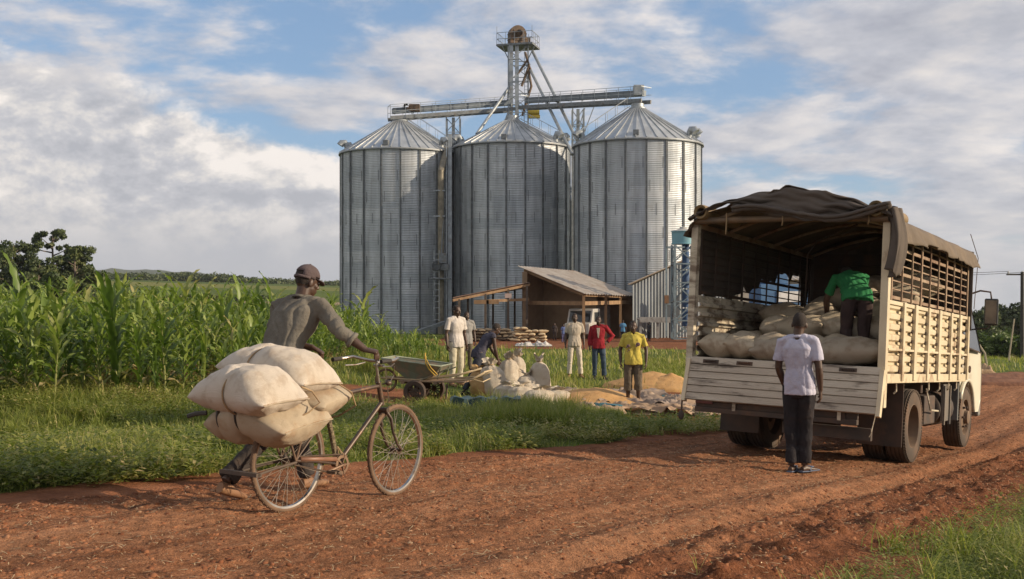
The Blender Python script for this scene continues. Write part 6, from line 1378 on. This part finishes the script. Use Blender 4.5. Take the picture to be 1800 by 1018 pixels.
# ---------------------------------------------------------------- bicycle
bike = empty('bicycle', label='old black roadster bicycle with rusty parts, heavily loaded with sacks', cat='bicycle'); bike.matrix_world = BM
ENAM = mat('chipped_black_enamel', (.055, .040, .032), (.10, .065, .045), 7, .45, .3, dirt=(.24, .13, .07), ds=9, da=.6)
CHROME = mat('dull_chrome', (.52, .48, .43), (.38, .33, .28), 9, .28, .9, dirt=(.20, .11, .06), ds=10, da=.6)
RUBB = mat('dusty_brown_tyre', (.17, .105, .065), (.115, .072, .045), 8, .95, bump=.3, bs=60)
LEAT = mat('brown_leather', (.09, .045, .022), rough=.5)
RW = .352
def bwheel(y, nm_seed, steer=0):
    g = G(); g.torus((0, 0, 0), RW - .028, .010, 72, 8, 'x', 1.3); g.lathe([(RW - .040, -.012), (RW - .024, -.015), (RW - .024, .015), (RW - .040, .012)], 72, (0, 0, 0), 'x', True)
    rim = g.build('wheel', CHROME, bike, smooth='auto'); rim.location = (0, y, RW); rim.rotation_euler = (nm_seed, 0, steer)
    g = G(); g.torus((0, 0, 0), RW - .0175, .0175, 84, 12, 'x', 1.0)
    for k in range(96):
        a = 2 * PI * k / 96; g.box(((-1) ** k * .007, math.cos(a) * (RW - .001), math.sin(a) * (RW - .001)), (.011, .011, .004), Euler((a + PI / 2, 0, 0)))
    g.build('tyre', RUBB, rim, smooth='auto')
    g = G(); g.lathe([(0, -.055), (.009, -.055), (.010, -.036), (.032, -.034), (.032, -.030), (.014, -.026), (.013, .026), (.032, .030), (.032, .034), (.010, .036), (.009, .055), (0, .055)], 18, (0, 0, 0), 'x'); g.build('hub', ENAM, rim, smooth='auto')
    g = G(); n = 36
    for k in range(n):
        a = 2 * PI * k / n; sd = 1 if k % 2 else -1; cr = (1 if (k // 2) % 2 else -1) * 1.1; h = (sd * .032, .030 * math.cos(a + cr), .030 * math.sin(a + cr)); g.tube([h, (sd * .004, (RW - .040) * math.cos(a), (RW - .040) * math.sin(a))], .0017, 5)
    g.build('spokes', mat('bright_spoke', (.52, .46, .38), rough=.35, metal=.6), rim); return rim
bwheel(0, .2); bwheel(1.175, .5, 0.04)
BB = V3(0, .50, .29); SC_ = V3(0, .34, .78); HT = V3(0, .93, .875); HB = V3(0, .985, .70); ST = V3(0, .35, .72)
g = G(); g.tube([BB, ST, SC_], .0165, 12); g.tube([BB, HB + V3(0, -.01, .02)], .017, 12); g.tube([ST + V3(0, 0, .05), HT + V3(0, 0, -.03)], .0155, 12); g.tube([HT, HB], .020, 12)
for s in (-1, 1): g.tube([BB + V3(s * .03, 0, 0), V3(s * .058, .24, .33), V3(s * .062, 0, RW)], .0095, 8); g.tube([ST + V3(s * .012, 0, .03), V3(s * .05, .22, .56), V3(s * .062, 0, RW)], .008, 8)
g.tube([BB - V3(.04, 0, 0), BB + V3(.04, 0, 0)], .024, 12); g.build('frame', ENAM, bike, smooth='auto')
g = G()
for s in (-1, 1): g.tube([HB + V3(s * .03, .01, -.04), HB + V3(s * .052, .05, -.10), V3(s * .055, 1.06, .50), V3(s * .055, 1.12, .40), V3(s * .055, 1.175, RW)], [.013, .013, .011, .009, .008], 10)
g.tube([HB + V3(-.05, .01, -.035), HB + V3(.05, .01, -.035)], .018, 10); g.build('fork', ENAM, bike, smooth='auto')
g = G(); g.tube([HT, V3(0, .90, .99), V3(0, .90, 1.02)], .012, 10); g.tube([V3(0, .90, 1.02), V3(0, .955, 1.03)], .013, 8)
bar = [V3(-.27, .72, 1.035), V3(-.285, .84, 1.045), V3(-.25, .92, 1.06), V3(-.12, .96, 1.035), V3(0, .955, 1.03), V3(.11, .955, 1.035), V3(.19, .91, 1.06), V3(.215, .83, 1.045), V3(.20, .72, 1.035)]
g.tube(bar, .0115, 10)
g.tube([V3(-.05, .93, 1.0), V3(.05, .93, 1.0)], .010, 6); g.build('handlebar', CHROME, bike, smooth='auto')
for a, b in ((bar[0], bar[1]), (bar[-1], bar[-2])): g = G(); g.tube([a + (a - b) * .12, a.lerp(b, .75)], .016, 10); g.build('grip', mat('black_grip', (.03, .025, .02)), bike)
g = G()
for s in (-1, 1): g.tube([V3(s * .14, .935, 1.02), V3(s * .17, .86, 1.0), V3(s * .18, .75, .995)], .005, 6)
g.tube([V3(.05, .94, 1.0), V3(.035, .99, .86), V3(.03, 1.03, .72)], .004, 6); g.tube([V3(.17, .9, 1.0), V3(.09, 1.0, .93), V3(.06, .98, .86)], .003, 6); g.build('brake_rod', CHROME, bike, smooth='auto')
g = G(); g.ell((.05, .99, .87), (.024, .030, .022), 10); g.tube([V3(.02, .95, .86), V3(.05, .985, .87)], .006, 6); g.build('bell', ENAM, bike, smooth=True)
g = G(); g.lathe([(.048, .05), (.068, .05), (.071, .047), (.068, .044), (.048, .044)], 32, BB, 'x')
for k in range(5): a = 2 * PI * k / 5; g.beam(BB + V3(.048, .015 * math.cos(a), .015 * math.sin(a)), BB + V3(.048, .074 * math.cos(a), .074 * math.sin(a)), .008, .012, (1, 0, 0))
ca = math.radians(192); d = V3(0, math.cos(ca), math.sin(ca)); g.tube([BB + V3(.06, 0, 0), BB + V3(.068, 0, 0) + d * .17], .0095, 8); g.tube([BB - V3(.06, 0, 0), BB - V3(.068, 0, 0) - d * .17], .0095, 8); g.tube([BB - V3(.065, 0, 0), BB + V3(.07, 0, 0)], .010, 8)
cr_ = g.build('crank', mat('rusty_crank', (.28, .18, .11), (.18, .11, .07), 9, .5, .4), bike, smooth='auto')
for s, dd in ((1, d), (-1, -d)):
    g = G(); c = BB + V3(s * .12, 0, 0) + dd * .17; g.bb(c.x - .038, c.x + .038, c.y - .034, c.y - .014, c.z - .010, c.z + .010); g.bb(c.x - .038, c.x + .038, c.y + .014, c.y + .034, c.z - .012, c.z + .012); g.tube([c - V3(.05, 0, 0), c + V3(.045, 0, 0)], .007, 6); g.build('pedal', mat('pedal_rubber', (.05, .04, .03), (.15, .09, .05), 8), cr_)
g = G()                                                            # chain case tubes / chain
for dz_ in (.073, -.073): g.tube([BB + V3(.05, 0, dz_), V3(.05, .0, RW + dz_ * .38)], .006, 6)
g.build('chain', mat('oily_chain', (.10, .065, .04), (.06, .04, .03), 30, .6, .4), bike)
g = G(); g.tube([V3(.055, .42, .335), V3(.06, .05, .36)], .017, 8); g.build('chain_guard', mat('copper_brown_paint', (.24, .12, .07), (.16, .08, .05), 8, .5), bike, smooth=True)
g = G()                                                            # heavy carrier over the rear wheel
for s in (-1, 1):
    g.tube([V3(s * .075, -.34, .79), V3(s * .075, .34, .79)], .010, 8); g.tube([V3(s * .066, 0, RW), V3(s * .085, -.22, .79)], .009, 8); g.tube([V3(s * .066, 0, RW), V3(s * .085, .12, .79)], .009, 8)
for k in range(7): g.bb(-.11, .11, -.34 + k * .105, -.315 + k * .105, .795, .81)
g.build('carrier', mat('rusty_carrier', (.10, .06, .04), (.16, .10, .06), 8, .8), bike, smooth='auto')
g = G()
for s in (-1, 1): g.tube([V3(s * .07, 0, RW - .01), V3(s * .085, -.20, .32), V3(s * .09, -.37, .29)], .009, 8)
g.bb(-.235, .105, -.40, -.35, .275, .30); g.tube([V3(-.235, -.375, .288), V3(.105, -.375, .288)], .014, 6); g.build('stand', mat('dark_old_wood', (.065, .048, .038), (.10, .07, .05), 8, .8), bike, smooth='auto')
g = G()
for a, b in ((ST, BB), ): g.tube([a.lerp(b, .0) + V3(.0, 0, 0), a.lerp(b, .9)], .019, 8)
for k in range(9): q = ST.lerp(BB, .1 + k * .09); g.torus(q, .020, .004, 12, 5, 'z')
g.build('rubber_wrapping', mat('strip_wrap', (.08, .06, .035), (.22, .17, .10), 40), bike)
g = G(); r = random.Random(2)
for k in range(7): a = r.uniform(0, 6.28); g.tube([V3(.02, .47, .42), V3(.02 + .03 * math.cos(a), .50 + .03 * math.sin(a), .36), V3(.03 * math.cos(a), .49 + .05 * math.sin(a), .31 + r.uniform(-.02, .02))], .004, 5)
g.build('rag_strands', mat('jute_rope', (.34, .24, .13)), bike)
# ---- the four sacks on the bicycle
def bsack(geo, mt, loc, rot, label):
    return sack('grain_sack', geo, mt, loc, rot, label, 'sack', 'white grain sacks tied on the bicycle', PM, sc=(.95, .96, .96))
SG = {}
A_ = bsack(sack_geo(.82, .50, .35, 3, 80, 50, sag=.045, groove=((.02, .10),), lump=.05, asym=.12), SKW, (-.08, -.28, .84), (math.radians(3), math.radians(1), math.radians(-4)), 'rear top sack with rope tied round its middle')
B_ = bsack(sack_geo(.86, .52, .34, 8, 80, 50, sag=.030, groove=((-.10, .10),), lump=.05, asym=.15), SKW, (-.16, .10, .95), (math.radians(-2), math.radians(7), math.radians(2)), 'front top sack, highest one, against the back of the man')
C_ = bsack(sack_geo(.74, .62, .38, 12, 80, 50, sag=.085, groove=((-.21, .14), (-.04, .16)), lump=.07, asym=-.30), SKB, (-.05, -.13, .705), (math.radians(6), math.radians(2), math.radians(3)), 'large lower sack strapped with two black rubber bands')
D_ = bsack(sack_geo(.62, .46, .28, 15, 70, 44, sag=.03, lump=.08, asym=-.2), SKB, (-.03, .20, .765), (math.radians(8), math.radians(-2), math.radians(8)), 'lower front sack bulging out behind the seat tube')
def hemstitch(o, L, W_, T_, n=26, seed=0, x=None):
    """folded, stitched hem at the +x end of a sack"""
    g = G(); pts = []; r = random.Random(seed)
    for k in range(n + 1):
        b = -1 + 2 * k / n; pts.append(V3(L / 2 * (1 - .085 * (1 - b * b)) + .002, W_ / 2 * b * .80 + .02 * W_ * math.sin(.5 * 5 + seed), -x))
    g.tube(pts, [(.004, .009)] * len(pts), 6); h = g.build('stitched_hem', SKB, o, smooth=True)
    g = G(); g.tube([p + V3(-.004, 0, .007) for p in pts], .0022, 4); g.build('stitching', mat('brown_thread', (.30, .17, .08)), h)
hemstitch(A_, .82, .50, .35, seed=3, x=.045); hemstitch(B_, .86, .52, .34, seed=8, x=.030); hemstitch(C_, .74, .62, .38, seed=12, x=.085)
JUTE = MT['jute_rope']; RBL = mat('black_rubber_band', (.022, .018, .016), (.05, .038, .03), 6, .6)
def loop(o, xloc, W_, T_, sagv, L, rad, mt, name, k=1.0, par=None, a0=0, a1=2 * PI, asp=1):
    g = G(); th = T_ / 2 * (1 - abs(2 * xloc / L) ** 3.0) ** .60 * k; wy = W_ / 2 * (.95 - .20 * abs(2 * xloc / L) ** 5) * (1 - (1 - k) * .45); sg = -sagv * (2 * xloc / L) ** 2; pts = []
    for i in range(41):
        b = a0 + (a1 - a0) * i / 40; yb = math.cos(b); z = math.copysign(th * max(0, 1 - abs(yb) ** 2.3) ** .52, math.sin(b)); pts.append(V3(xloc + .006 * math.sin(b * 2), yb * (wy + rad * .5), z + sg + math.copysign(rad * .7, math.sin(b))))
    g.tube(pts, rad if asp == 1 else [(rad, rad * asp)] * len(pts), 7, ref=(0, 0, 1)); return g.build(name, mt, par or o, smooth=True)
loop(A_, .02, .50, .35, .045, .82, .0062, JUTE, 'binding_rope', .90); loop(B_, -.10, .52, .34, .03, .86, .0062, JUTE, 'binding_rope', .90)
loop(C_, -.21, .62, .38, .085, .74, .006, RBL, 'rubber_strap', .88, asp=2.8); loop(C_, -.04, .62, .38, .085, .74, .006, RBL, 'rubber_strap', .86, asp=2.8)
g = G(); q = [V3(.25, -.12, .875), V3(.27, -.04, .84), V3(.285, .02, .76), V3(.26, -.06, .70), V3(.22, -.16, .66)]; g.tube(q, .006, 6)
o = g.build('hanging_rope', JUTE); o.matrix_world = PM; tag(o, 'jute rope slung from the top sacks down over the lower sack', 'rope')
g = G(); q = [V3(.20, .30, .86), V3(.27, .36, .80), V3(.24, .44, .70), V3(.10, .42, .62), V3(.0, .36, .60)]; g.tube(q, .006, 6); o = g.build('seat_rope', JUTE); o.matrix_world = PM; tag(o, 'jute rope from the lower front sack down to the bicycle seat tube', 'rope')
g = G(); g.tube([V3(-.52, -.40, .66), V3(-.42, -.42, .685), V3(-.3, -.43, .70)], [(.016, .006)] * 3, 6); o = g.build('strap_end', RBL); o.matrix_world = PM; tag(o, 'loose black rubber strap end sticking out left between the sacks', 'strap')
# ---------------------------------------------------------------- yard things
def at(px, Yd): x = (px - 900) / F * Yd; return Vector((x, Yd, H(x, Yd)))
# upright tied bags
BAGM = sackmat('white_poly_bag', (.58, .51, .41), (.48, .41, .32), (.40, .28, .18), .4)
def tied_bag(seed, h, rr, lean=(0, 0)):
    r = np.random.default_rng(seed); nu, nv = 34, 40; zz_ = np.linspace(0, 1, nu); th = np.arange(nv) / nv * 2 * PI
    prof = np.interp(zz_, [0, .04, .2, .45, .68, .80, .86, .90, .95, 1.0], [.55, .92, 1.05, 1.0, .88, .62, .22, .20, .42, .50]); Zc_, Tc = np.meshgrid(zz_, th, indexing='ij')
    rad = rr * prof[:, None] * (1 + .10 * fbm(np.stack([np.cos(Tc).ravel() * 1.5, np.sin(Tc).ravel() * 1.5, Zc_.ravel() * 3 + seed], 1), 3, seed).reshape(Tc.shape))
    cr = np.interp(zz_, [0, .5, .75, .86, .95, 1], [0, .02, .12, .18, .35, .45])[:, None]; rad = rad * (1 + cr * np.sin(Tc * 7 + seed) * .5 + cr * .5 * np.sin(Tc * 2 + seed))
    z = h * Zc_ + np.where(Zc_ > .9, .07 * h * np.cos(Tc * 2 + seed), 0); V = np.stack([rad * np.cos(Tc) + lean[0] * h * Zc_ ** 1.5, rad * np.sin(Tc) * .85 + lean[1] * h * Zc_ ** 1.5, z], -1).reshape(-1, 3)
    ix = np.arange(nu * nv).reshape(nu, nv); Fq = np.stack([ix[:-1], np.roll(ix, -1, 1)[:-1], np.roll(ix, -1, 1)[1:], ix[1:]], -1).reshape(-1, 4); return V, Fq
BG_ = [(872, 22.3, .78, .26, (-.18, 0), 'tall leaning bag being held by the bending man'), (892, 23.4, .86, .24, (.05, 0), 'tied bag with open frilly top right behind the leaning bag'), (905, 23.7, .92, .22, (.08, 0), 'tied bag with twisted top, right one of the back pair'),
       (951, 22.2, .92, .22, (-.05, 0), 'tallest tied bag with two ear like tips, standing apart on the right'), (930, 22.1, .60, .24, (-.1, 0), 'short bag slumped left of the tallest tied bag'), (912, 21.4, .42, .26, (.1, 0), 'low slumped bag in front of the back pair'), (944, 20.8, .44, .30, (.15, 0), 'round slumped bag at the foot of the tallest bag'), (972, 21.6, .34, .30, (.3, 0), 'flat sagging bag spilling towards the grain pile'), (884, 21.6, .40, .24, (.2, 0), 'small pale bag between the leaning bag and the slumped ones')]
for i, (px, Yd, h, rr, ln, lb) in enumerate(BG_):
    V, Fq = tied_bag(40 + i, h, rr, ln); o = np_mesh('tied_grain_bag', V, Fq, BAGM, None, True); o.location = at(px, Yd); tag(o, 'white ' + lb, 'grain bag', 'tied grain bags beside the path')
    if h > .7: g = G(); p = h * .875; g.torus((ln[0] * h * .82, 0, p), rr * .22, .014, 14, 5, 'z'); g.build('tie_string', JUTE, o)
V, Fq = tied_bag(77, .62, .28, (-.2, 0)); o = np_mesh('ochre_bag', V, Fq, mat('ochre_bag_cloth', (.38, .24, .10), (.30, .18, .07), 4, .85), None, True); o.location = at(852, 22.4); tag(o, 'ochre brown bag half hidden behind the legs of the bending man', 'bag')
# blue plastic trough edge / tarpaulin in the grass
g = G(); n = 20; vs = []
for k in range(n + 1): x = -.62 + 1.24 * k / n; vs += [(x, .02 * math.sin(k), 0), (x, .03 * math.sin(k * 1.3), .26 + .02 * math.sin(k * .9)), (x, .5, .24 + .02 * math.sin(k * 1.7))]
g.add(vs, [(3 * k + j, 3 * k + j + 1, 3 * k + 4 + j, 3 * k + 3 + j) for k in range(n) for j in (0, 1)]); o = g.build('blue_tarpaulin', mat('teal_plastic', (.016, .05, .058), (.012, .035, .045), 3, .5), solid=.015); o.location = at(853, 18.9) + V3(0, 0, .08); tag(o, 'folded dark teal plastic sheet edge in the grass by the bags', 'plastic sheet')
# spread tarpaulins
def tarp(cx, cy, w_, d_, rot, mt, label, seed, lift=.05, cat='tarpaulin'):
    nu, nv = 70, 60; r = np.linspace(-.5, .5, nu); c = np.linspace(-.5, .5, nv); Uu, Ww = np.meshgrid(r, c, indexing='ij'); e1 = n2(Uu * 4, Ww * 4, 1, 2, seed).reshape(Uu.shape)
    X0 = Uu * w_ * (1 + .10 * e1); Y0 = Ww * d_ * (1 + .12 * np.roll(e1, 9, 0)); ca, sa = math.cos(rot), math.sin(rot); Xw = cx + X0 * ca - Y0 * sa; Yw = cy + X0 * sa + Y0 * ca
    rdg = (1 - np.abs(n2(X0 * 1.6, Y0 * 3.0, 1, 3, seed + 3).reshape(Uu.shape) * 2.2)).clip(0) ** 2; Zw = hgt(Xw, Yw) + .02 + lift * (.25 + .5 * n2(X0, Y0, 2.2, 3, seed + 1).reshape(Uu.shape)) + rdg * lift * 2.2
    ix = np.arange(nu * nv).reshape(nu, nv); o = np_mesh('ground_sheet', np.stack([Xw, Yw, Zw], -1).reshape(-1, 3), np.stack([ix[:-1, :-1], ix[1:, :-1], ix[1:, 1:], ix[:-1, 1:]], -1).reshape(-1, 4), mt, None, True); return tag(o, label, cat, 'sheets spread for drying grain')
TPB = mat('beige_sheet', (.38, .27, .18), (.26, .17, .11), 1.6, .85, dirt=(.48, .34, .2), ds=2.2, da=.6, bump=.3, bs=12); TPG = mat('grey_brown_sheet', (.20, .155, .13), (.29, .22, .17), 1.5, .8, dirt=(.40, .27, .15), ds=2.5, da=.5, bump=.3, bs=12); TPT = mat('teal_sheet', (.05, .17, .20), (.04, .12, .15), 2, .5)
c = at(1120, 21.6); tarp(c.x, c.y, 3.0, 2.6, .1, TPB, 'crumpled beige sheet under the barefoot man in yellow', 4, .06)
c = at(1165, 21.9); tarp(c.x, c.y + .2, 2.3, 2.2, -.2, TPG, 'crumpled grey brown sheet right of the man in yellow', 5, .075)
c = at(1050, 23.4); tarp(c.x, c.y, 3.0, 1.8, .1, TPG, 'flat grey brown sheet behind the near grain heap', 6, .035)
c = at(1140, 20.7); tarp(c.x, c.y, 1.7, .8, -.3, TPB, 'front folded sheet lying nearest to the road', 7, .06)
c = at(1083, 20.7); tarp(c.x, c.y, .9, .35, -.3, TPT, 'small teal sheet edge left of the bare feet', 8, .05)
c = at(1193, 22.6); tarp(c.x, c.y, .7, .4, .1, TPT, 'small teal sheet scrap near the truck', 9, .05)
GRAIN = mat('grain', (.50, .29, .115), (.42, .23, .085), 6, .9, bump=.5, bs=120, dirt=(.58, .38, .18), ds=3, da=.5)
def heap(cx, cy, a, b, h, label, seed, mt=None):
    nu, nv = 60, 60; r = np.linspace(-1, 1, nu); Uu, Ww = np.meshgrid(r, r, indexing='ij'); d = np.sqrt(Uu ** 2 + Ww ** 2); hh = h * np.clip(1 - d, 0, 1) ** .9 * (1 + .15 * n2(Uu * 2, Ww * 2, 1, 3, seed).reshape(Uu.shape)) ; Xw, Yw = cx + Uu * a, cy + Ww * b
    Zw = hgt(Xw, Yw) + .05 + hh + .012 * n2(Xw, Yw, 7, 3, seed).reshape(Uu.shape) - .12 * ss(.93, 1.05, d); ix = np.arange(nu * nv).reshape(nu, nv)
    return tag(np_mesh('grain_heap', np.stack([Xw, Yw, Zw], -1).reshape(-1, 3), np.stack([ix[:-1, :-1], ix[1:, :-1], ix[1:, 1:], ix[:-1, 1:]], -1).reshape(-1, 4), mt or GRAIN, None, True), label, 'grain heap', 'heaps of drying grain')
c = at(1048, 22.0); heap(c.x, c.y, 1.15, .95, .30, 'near heap of golden grain left of the man in yellow', 2)
c = at(1150, 25.5); heap(c.x, c.y, 1.25, .8, .34, 'long golden grain heap behind the man in yellow', 3)
c = at(1180, 25.2); heap(c.x, c.y, .85, .6, .30, 'right hand golden grain heap beside the truck', 4)
c = at(1000, 21.8); heap(c.x, c.y, .7, .5, .10, 'thin scatter of grain right of the tied bags', 5)
# hand cart with the wheelbarrow tub on it
ct = empty('hand_cart', at(741, 20.6) + V3(0, 0, .0), (0, 0, math.radians(-14)), 'low wooden hand cart with dark wheels carrying the green barrow', 'cart')
OLDW = mat('weathered_planks', (.26, .18, .115), (.18, .12, .08), 4, .85, dirt=(.12, .08, .055), ds=4)
g = G()
for y in (-.28, -.09, .10, .29): g.bb(-.35, .95, y - .075, y + .075, .40, .425)
g.bb(-.3, -.22, -.36, .36, .36, .398); g.bb(.35, .43, -.36, .36, .36, .398); g.build('platform', OLDW, ct, bevel=.004)
for y in (-.33, .33):
    g = G(); g.tube([(.55, y, .43), (1.1, y * .9, .47), (1.32, y * .8, .60)], .018, 8); g.build('shaft', mat('pale_pole', (.46, .36, .22), (.36, .26, .15), 4), ct, smooth=True)
g = G(); g.tube([(1.30, -.28, .60), (1.30, .28, .60)], .018, 8); g.tube([(1.1, -.3, .47), (1.28, -.26, .42), (1.3, .2, .45)], .012, 6); g.build('crossbar', MT['pale_pole'], ct)
for x, y in ((.0, -.40), (.12, .40), (-.18, .36)):
    g = G(); g.lathe([(.13, -.03), (.20, -.04), (.22, -.02), (.22, .02), (.20, .04), (.13, .03)], 26, (0, 0, 0), 'y', True)
    for k in range(6): a = PI * k / 6; g.beam((.14 * math.cos(a), 0, .14 * math.sin(a)), (-.14 * math.cos(a), 0, -.14 * math.sin(a)), .02)
    w_ = g.build('wheel', BLACK, ct, smooth='auto'); w_.location = (x, y, .22)
g = G(); g.tube([(.0, -.4, .22), (.05, .4, .22)], .02, 8); g.beam((.0, -.3, .22), (.0, -.3, .4), .05); g.beam((.05, .3, .22), (.05, .3, .4), .05); g.build('axle', BLACK, ct)
g = G(); g.tube([(.62, -.35, .38), (.60, -.36, .02)], .018, 6); g.build('leg', BLACK, ct)
wb = empty('wheelbarrow', at(741, 20.6) + V3(-.02, 0, .43), (0, 0, math.radians(-14)), 'dented green metal wheelbarrow tub lying on the hand cart', 'wheelbarrow')
GRM_ = mat('chipped_green_paint', (.19, .21, .15), (.14, .15, .11), 4, .75, .1, dirt=(.26, .19, .13), ds=4, da=.85, dt=.48)
g = G(); tp = [(-.66, -.36), (.52, -.36), (.52, .36), (-.66, .36)]; bt = [(-.22, -.19), (.26, -.19), (.26, .19), (-.22, .19)]
vs = [(x, y, .40 - .13 * (x > 0)) for x, y in tp] + [(x, y, .02) for x, y in bt]; g.add(vs, [(0, 1, 5, 4), (1, 2, 6, 5), (2, 3, 7, 6), (3, 0, 4, 7), (4, 5, 6, 7)]); g.build('tub', GRM_, wb, solid=.012)
g = G(); g.tube([(x, y, .405 - .13 * (x > 0)) for x, y in tp + tp[:1]], .014, 8); g.build('rim', mat('pale_green_rim', (.30, .33, .25), (.2, .22, .16), 8, .6), wb, smooth=True)
for y in (-.30, .30):
    g = G(); g.tube([(-.75, y * .4, .02), (.0, y * .7, .0), (.8, y, .10), (1.12, y * 1.05, .20)], .017, 8); g.build('handle', MT['pale_pole'], wb, smooth=True)
g = G()
for y in (-.26, .26): g.tube([(.50, y, .27), (.42, y, .02)], .014, 6); g.tube([(.1, y, .0), (.62, y * 1.1, .22)], .012, 6)
g.build('brace', GRM_, wb)
g = G(); g.torus((0, 0, 0), .21, .018, 40, 8, 'y'); g.lathe([(.185, -.01), (.195, -.012), (.195, .012), (.185, .01)], 40, (0, 0, 0), 'y', True)
w_ = g.build('wheel', RUBB, wb, smooth='auto'); w_.location = (-.66, -.10, -.03)
g = G()
for k in range(18): a = 2 * PI * k / 18; g.tube([(0, .02 * (-1) ** k, 0), (.186 * math.cos(a), 0, .186 * math.sin(a))], .0025, 4)
g.lathe([(0, -.03), (.018, -.03), (.018, .03), (0, .03)], 10, (0, 0, 0), 'y'); g.build('spokes', MT['bright_spoke'], w_)
g = G(); g.tube([(-.66, -.10, -.03), (-.2, -.16, .02)], .014, 6); g.tube([(-.66, -.06, -.03), (-.2, .0, .02)], .014, 6); g.build('fork', BLACK, wb)
YR_ = mat('yellow_rope', (.52, .33, .05), (.40, .24, .04), 9)
g = G(); g.tube([(.22, -.36, .46), (.23, -.37, .33), (.30, -.385, .22), (.42, -.39, .10)], .016, 6); g.tube([(.22, -.36, .42), (.34, -.39, .24), (.46, -.38, .12)], .012, 6); g.tube([(.20, -.35, .40), (.21, -.33, .52)], .013, 6); o = g.build('tied_rope', YR_, wb, smooth=True)
# stacked sacks under the sheds
def stack(px, Yd, nx, nz, label, grp, mt, s_=1.0, depth=2):
    V, Fq = sack_geo(.85, .55, .26, 70 + int(px), 14, 10, lump=.12); o = np_mesh('stacked_sack', V, Fq, mt, None, True); me = o.data; bpy.data.objects.remove(o); me.materials.clear(); me.materials.append(mt); c = at(px, Yd); r = random.Random(int(px)); ords = ['bottom', 'second', 'third', 'fourth', 'fifth', 'sixth', 'seventh']
    for k in range(nz):
        for i in range(nx - (k > nz * .6) - (k == nz - 1)):
            o = bpy.data.objects.new('stacked_sack', me); COL.objects.link(o); o.location = c + V3((i - (nx - 1) / 2) * .58 * s_ + r.uniform(-.06, .06) + .14 * (k % 2), r.uniform(-.08, .08), .12 + k * .20 * s_); o.rotation_euler = (r.uniform(-.1, .1), r.uniform(-.1, .1), PI / 2 + r.uniform(-.3, .3) if (k + i) % 3 else r.uniform(-.3, .3)); o.scale = (s_,) * 3
            tag(o, '%s, %s layer, %s column from the left' % (label, ords[k], ['first', 'second', 'third', 'fourth', 'fifth', 'sixth'][i]), 'sack', grp)
stack(929, 62, 4, 5, 'pale sack in the heap at the mud wall', 'pale sacks heaped at the mud wall', mat('pale_jute', (.50, .39, .24), (.38, .28, .17), 3, .9), .8)  # this heap has a pale base tone of jute
stack(875, 64, 6, 4, 'dull sack under the lean-to', 'dull sacks stacked under the lean-to', mat('dull_jute', (.17, .13, .085), (.12, .09, .06), 3, .9), .85)
stack(834, 63, 4, 5, 'dark sack at the left post of the lean-to', 'dark sacks at the left post of the lean-to', MT['dull_jute'], .85)
c = at(938, 54); g = G(); r = random.Random(5)
V, Fq = sack_geo(1.9, 1.1, .34, 91, 60, 40, lump=.9); o = np_mesh('crumpled_bags', V, Fq, mat('pale_plastic', (.50, .48, .45), (.35, .33, .30), 8, .7), None, True); o.scale = (1, 1, .6); o.location = c + V3(0, 0, .05); tag(o, 'flat heap of crumpled empty white bags in the grass', 'empty bags')
for px, Yd, lb in ((1722, 36, 'small tan heap of stones beside the truck mirror'), ):
    V, Fq = sack_geo(.9, .6, .4, 95, 24, 16, lump=.6); o = np_mesh('stone_heap', V, Fq, mat('tan_stones', (.40, .28, .17), (.28, .19, .11), 8, .95, bump=1, bs=20), None, True); o.location = at(px, Yd) + V3(0, 0, .1); tag(o, lb, 'heap')
# spoil heap of red soil beyond the truck at the road edge
o = heap(at(1790, 30).x, 30, 2.6, .8, .32, 'low heap of red soil clods on the far road edge', 12, mat('red_soil_heap', (.22, .10, .055), (.14, .06, .035), 6, .95, bump=1, bs=14)); o.name = 'soil_heap'; o['category'] = 'soil heap'; del o['group']
# ---------------------------------------------------------------- haze: a closed box of thin pale air
g = G(); g.bb(-2600, 2600, -60, 3050, -120, 130)
hzo = g.build('haze', None); hm = bpy.data.materials.new('haze'); hm.use_nodes = True; t = NT(hm.node_tree); out = t.n('ShaderNodeOutputMaterial'); pv_ = t.n('ShaderNodeVolumePrincipled')
pv_.inputs['Color'].default_value = (.80, .86, .95, 1); pv_.inputs['Density'].default_value = .00013; pv_.inputs['Anisotropy'].default_value = .2; t.l(pv_.outputs[0], out.inputs['Volume']); hzo.data.materials.append(hm)
tag(hzo, 'thin pale haze over the far fields', 'haze', kind='stuff')
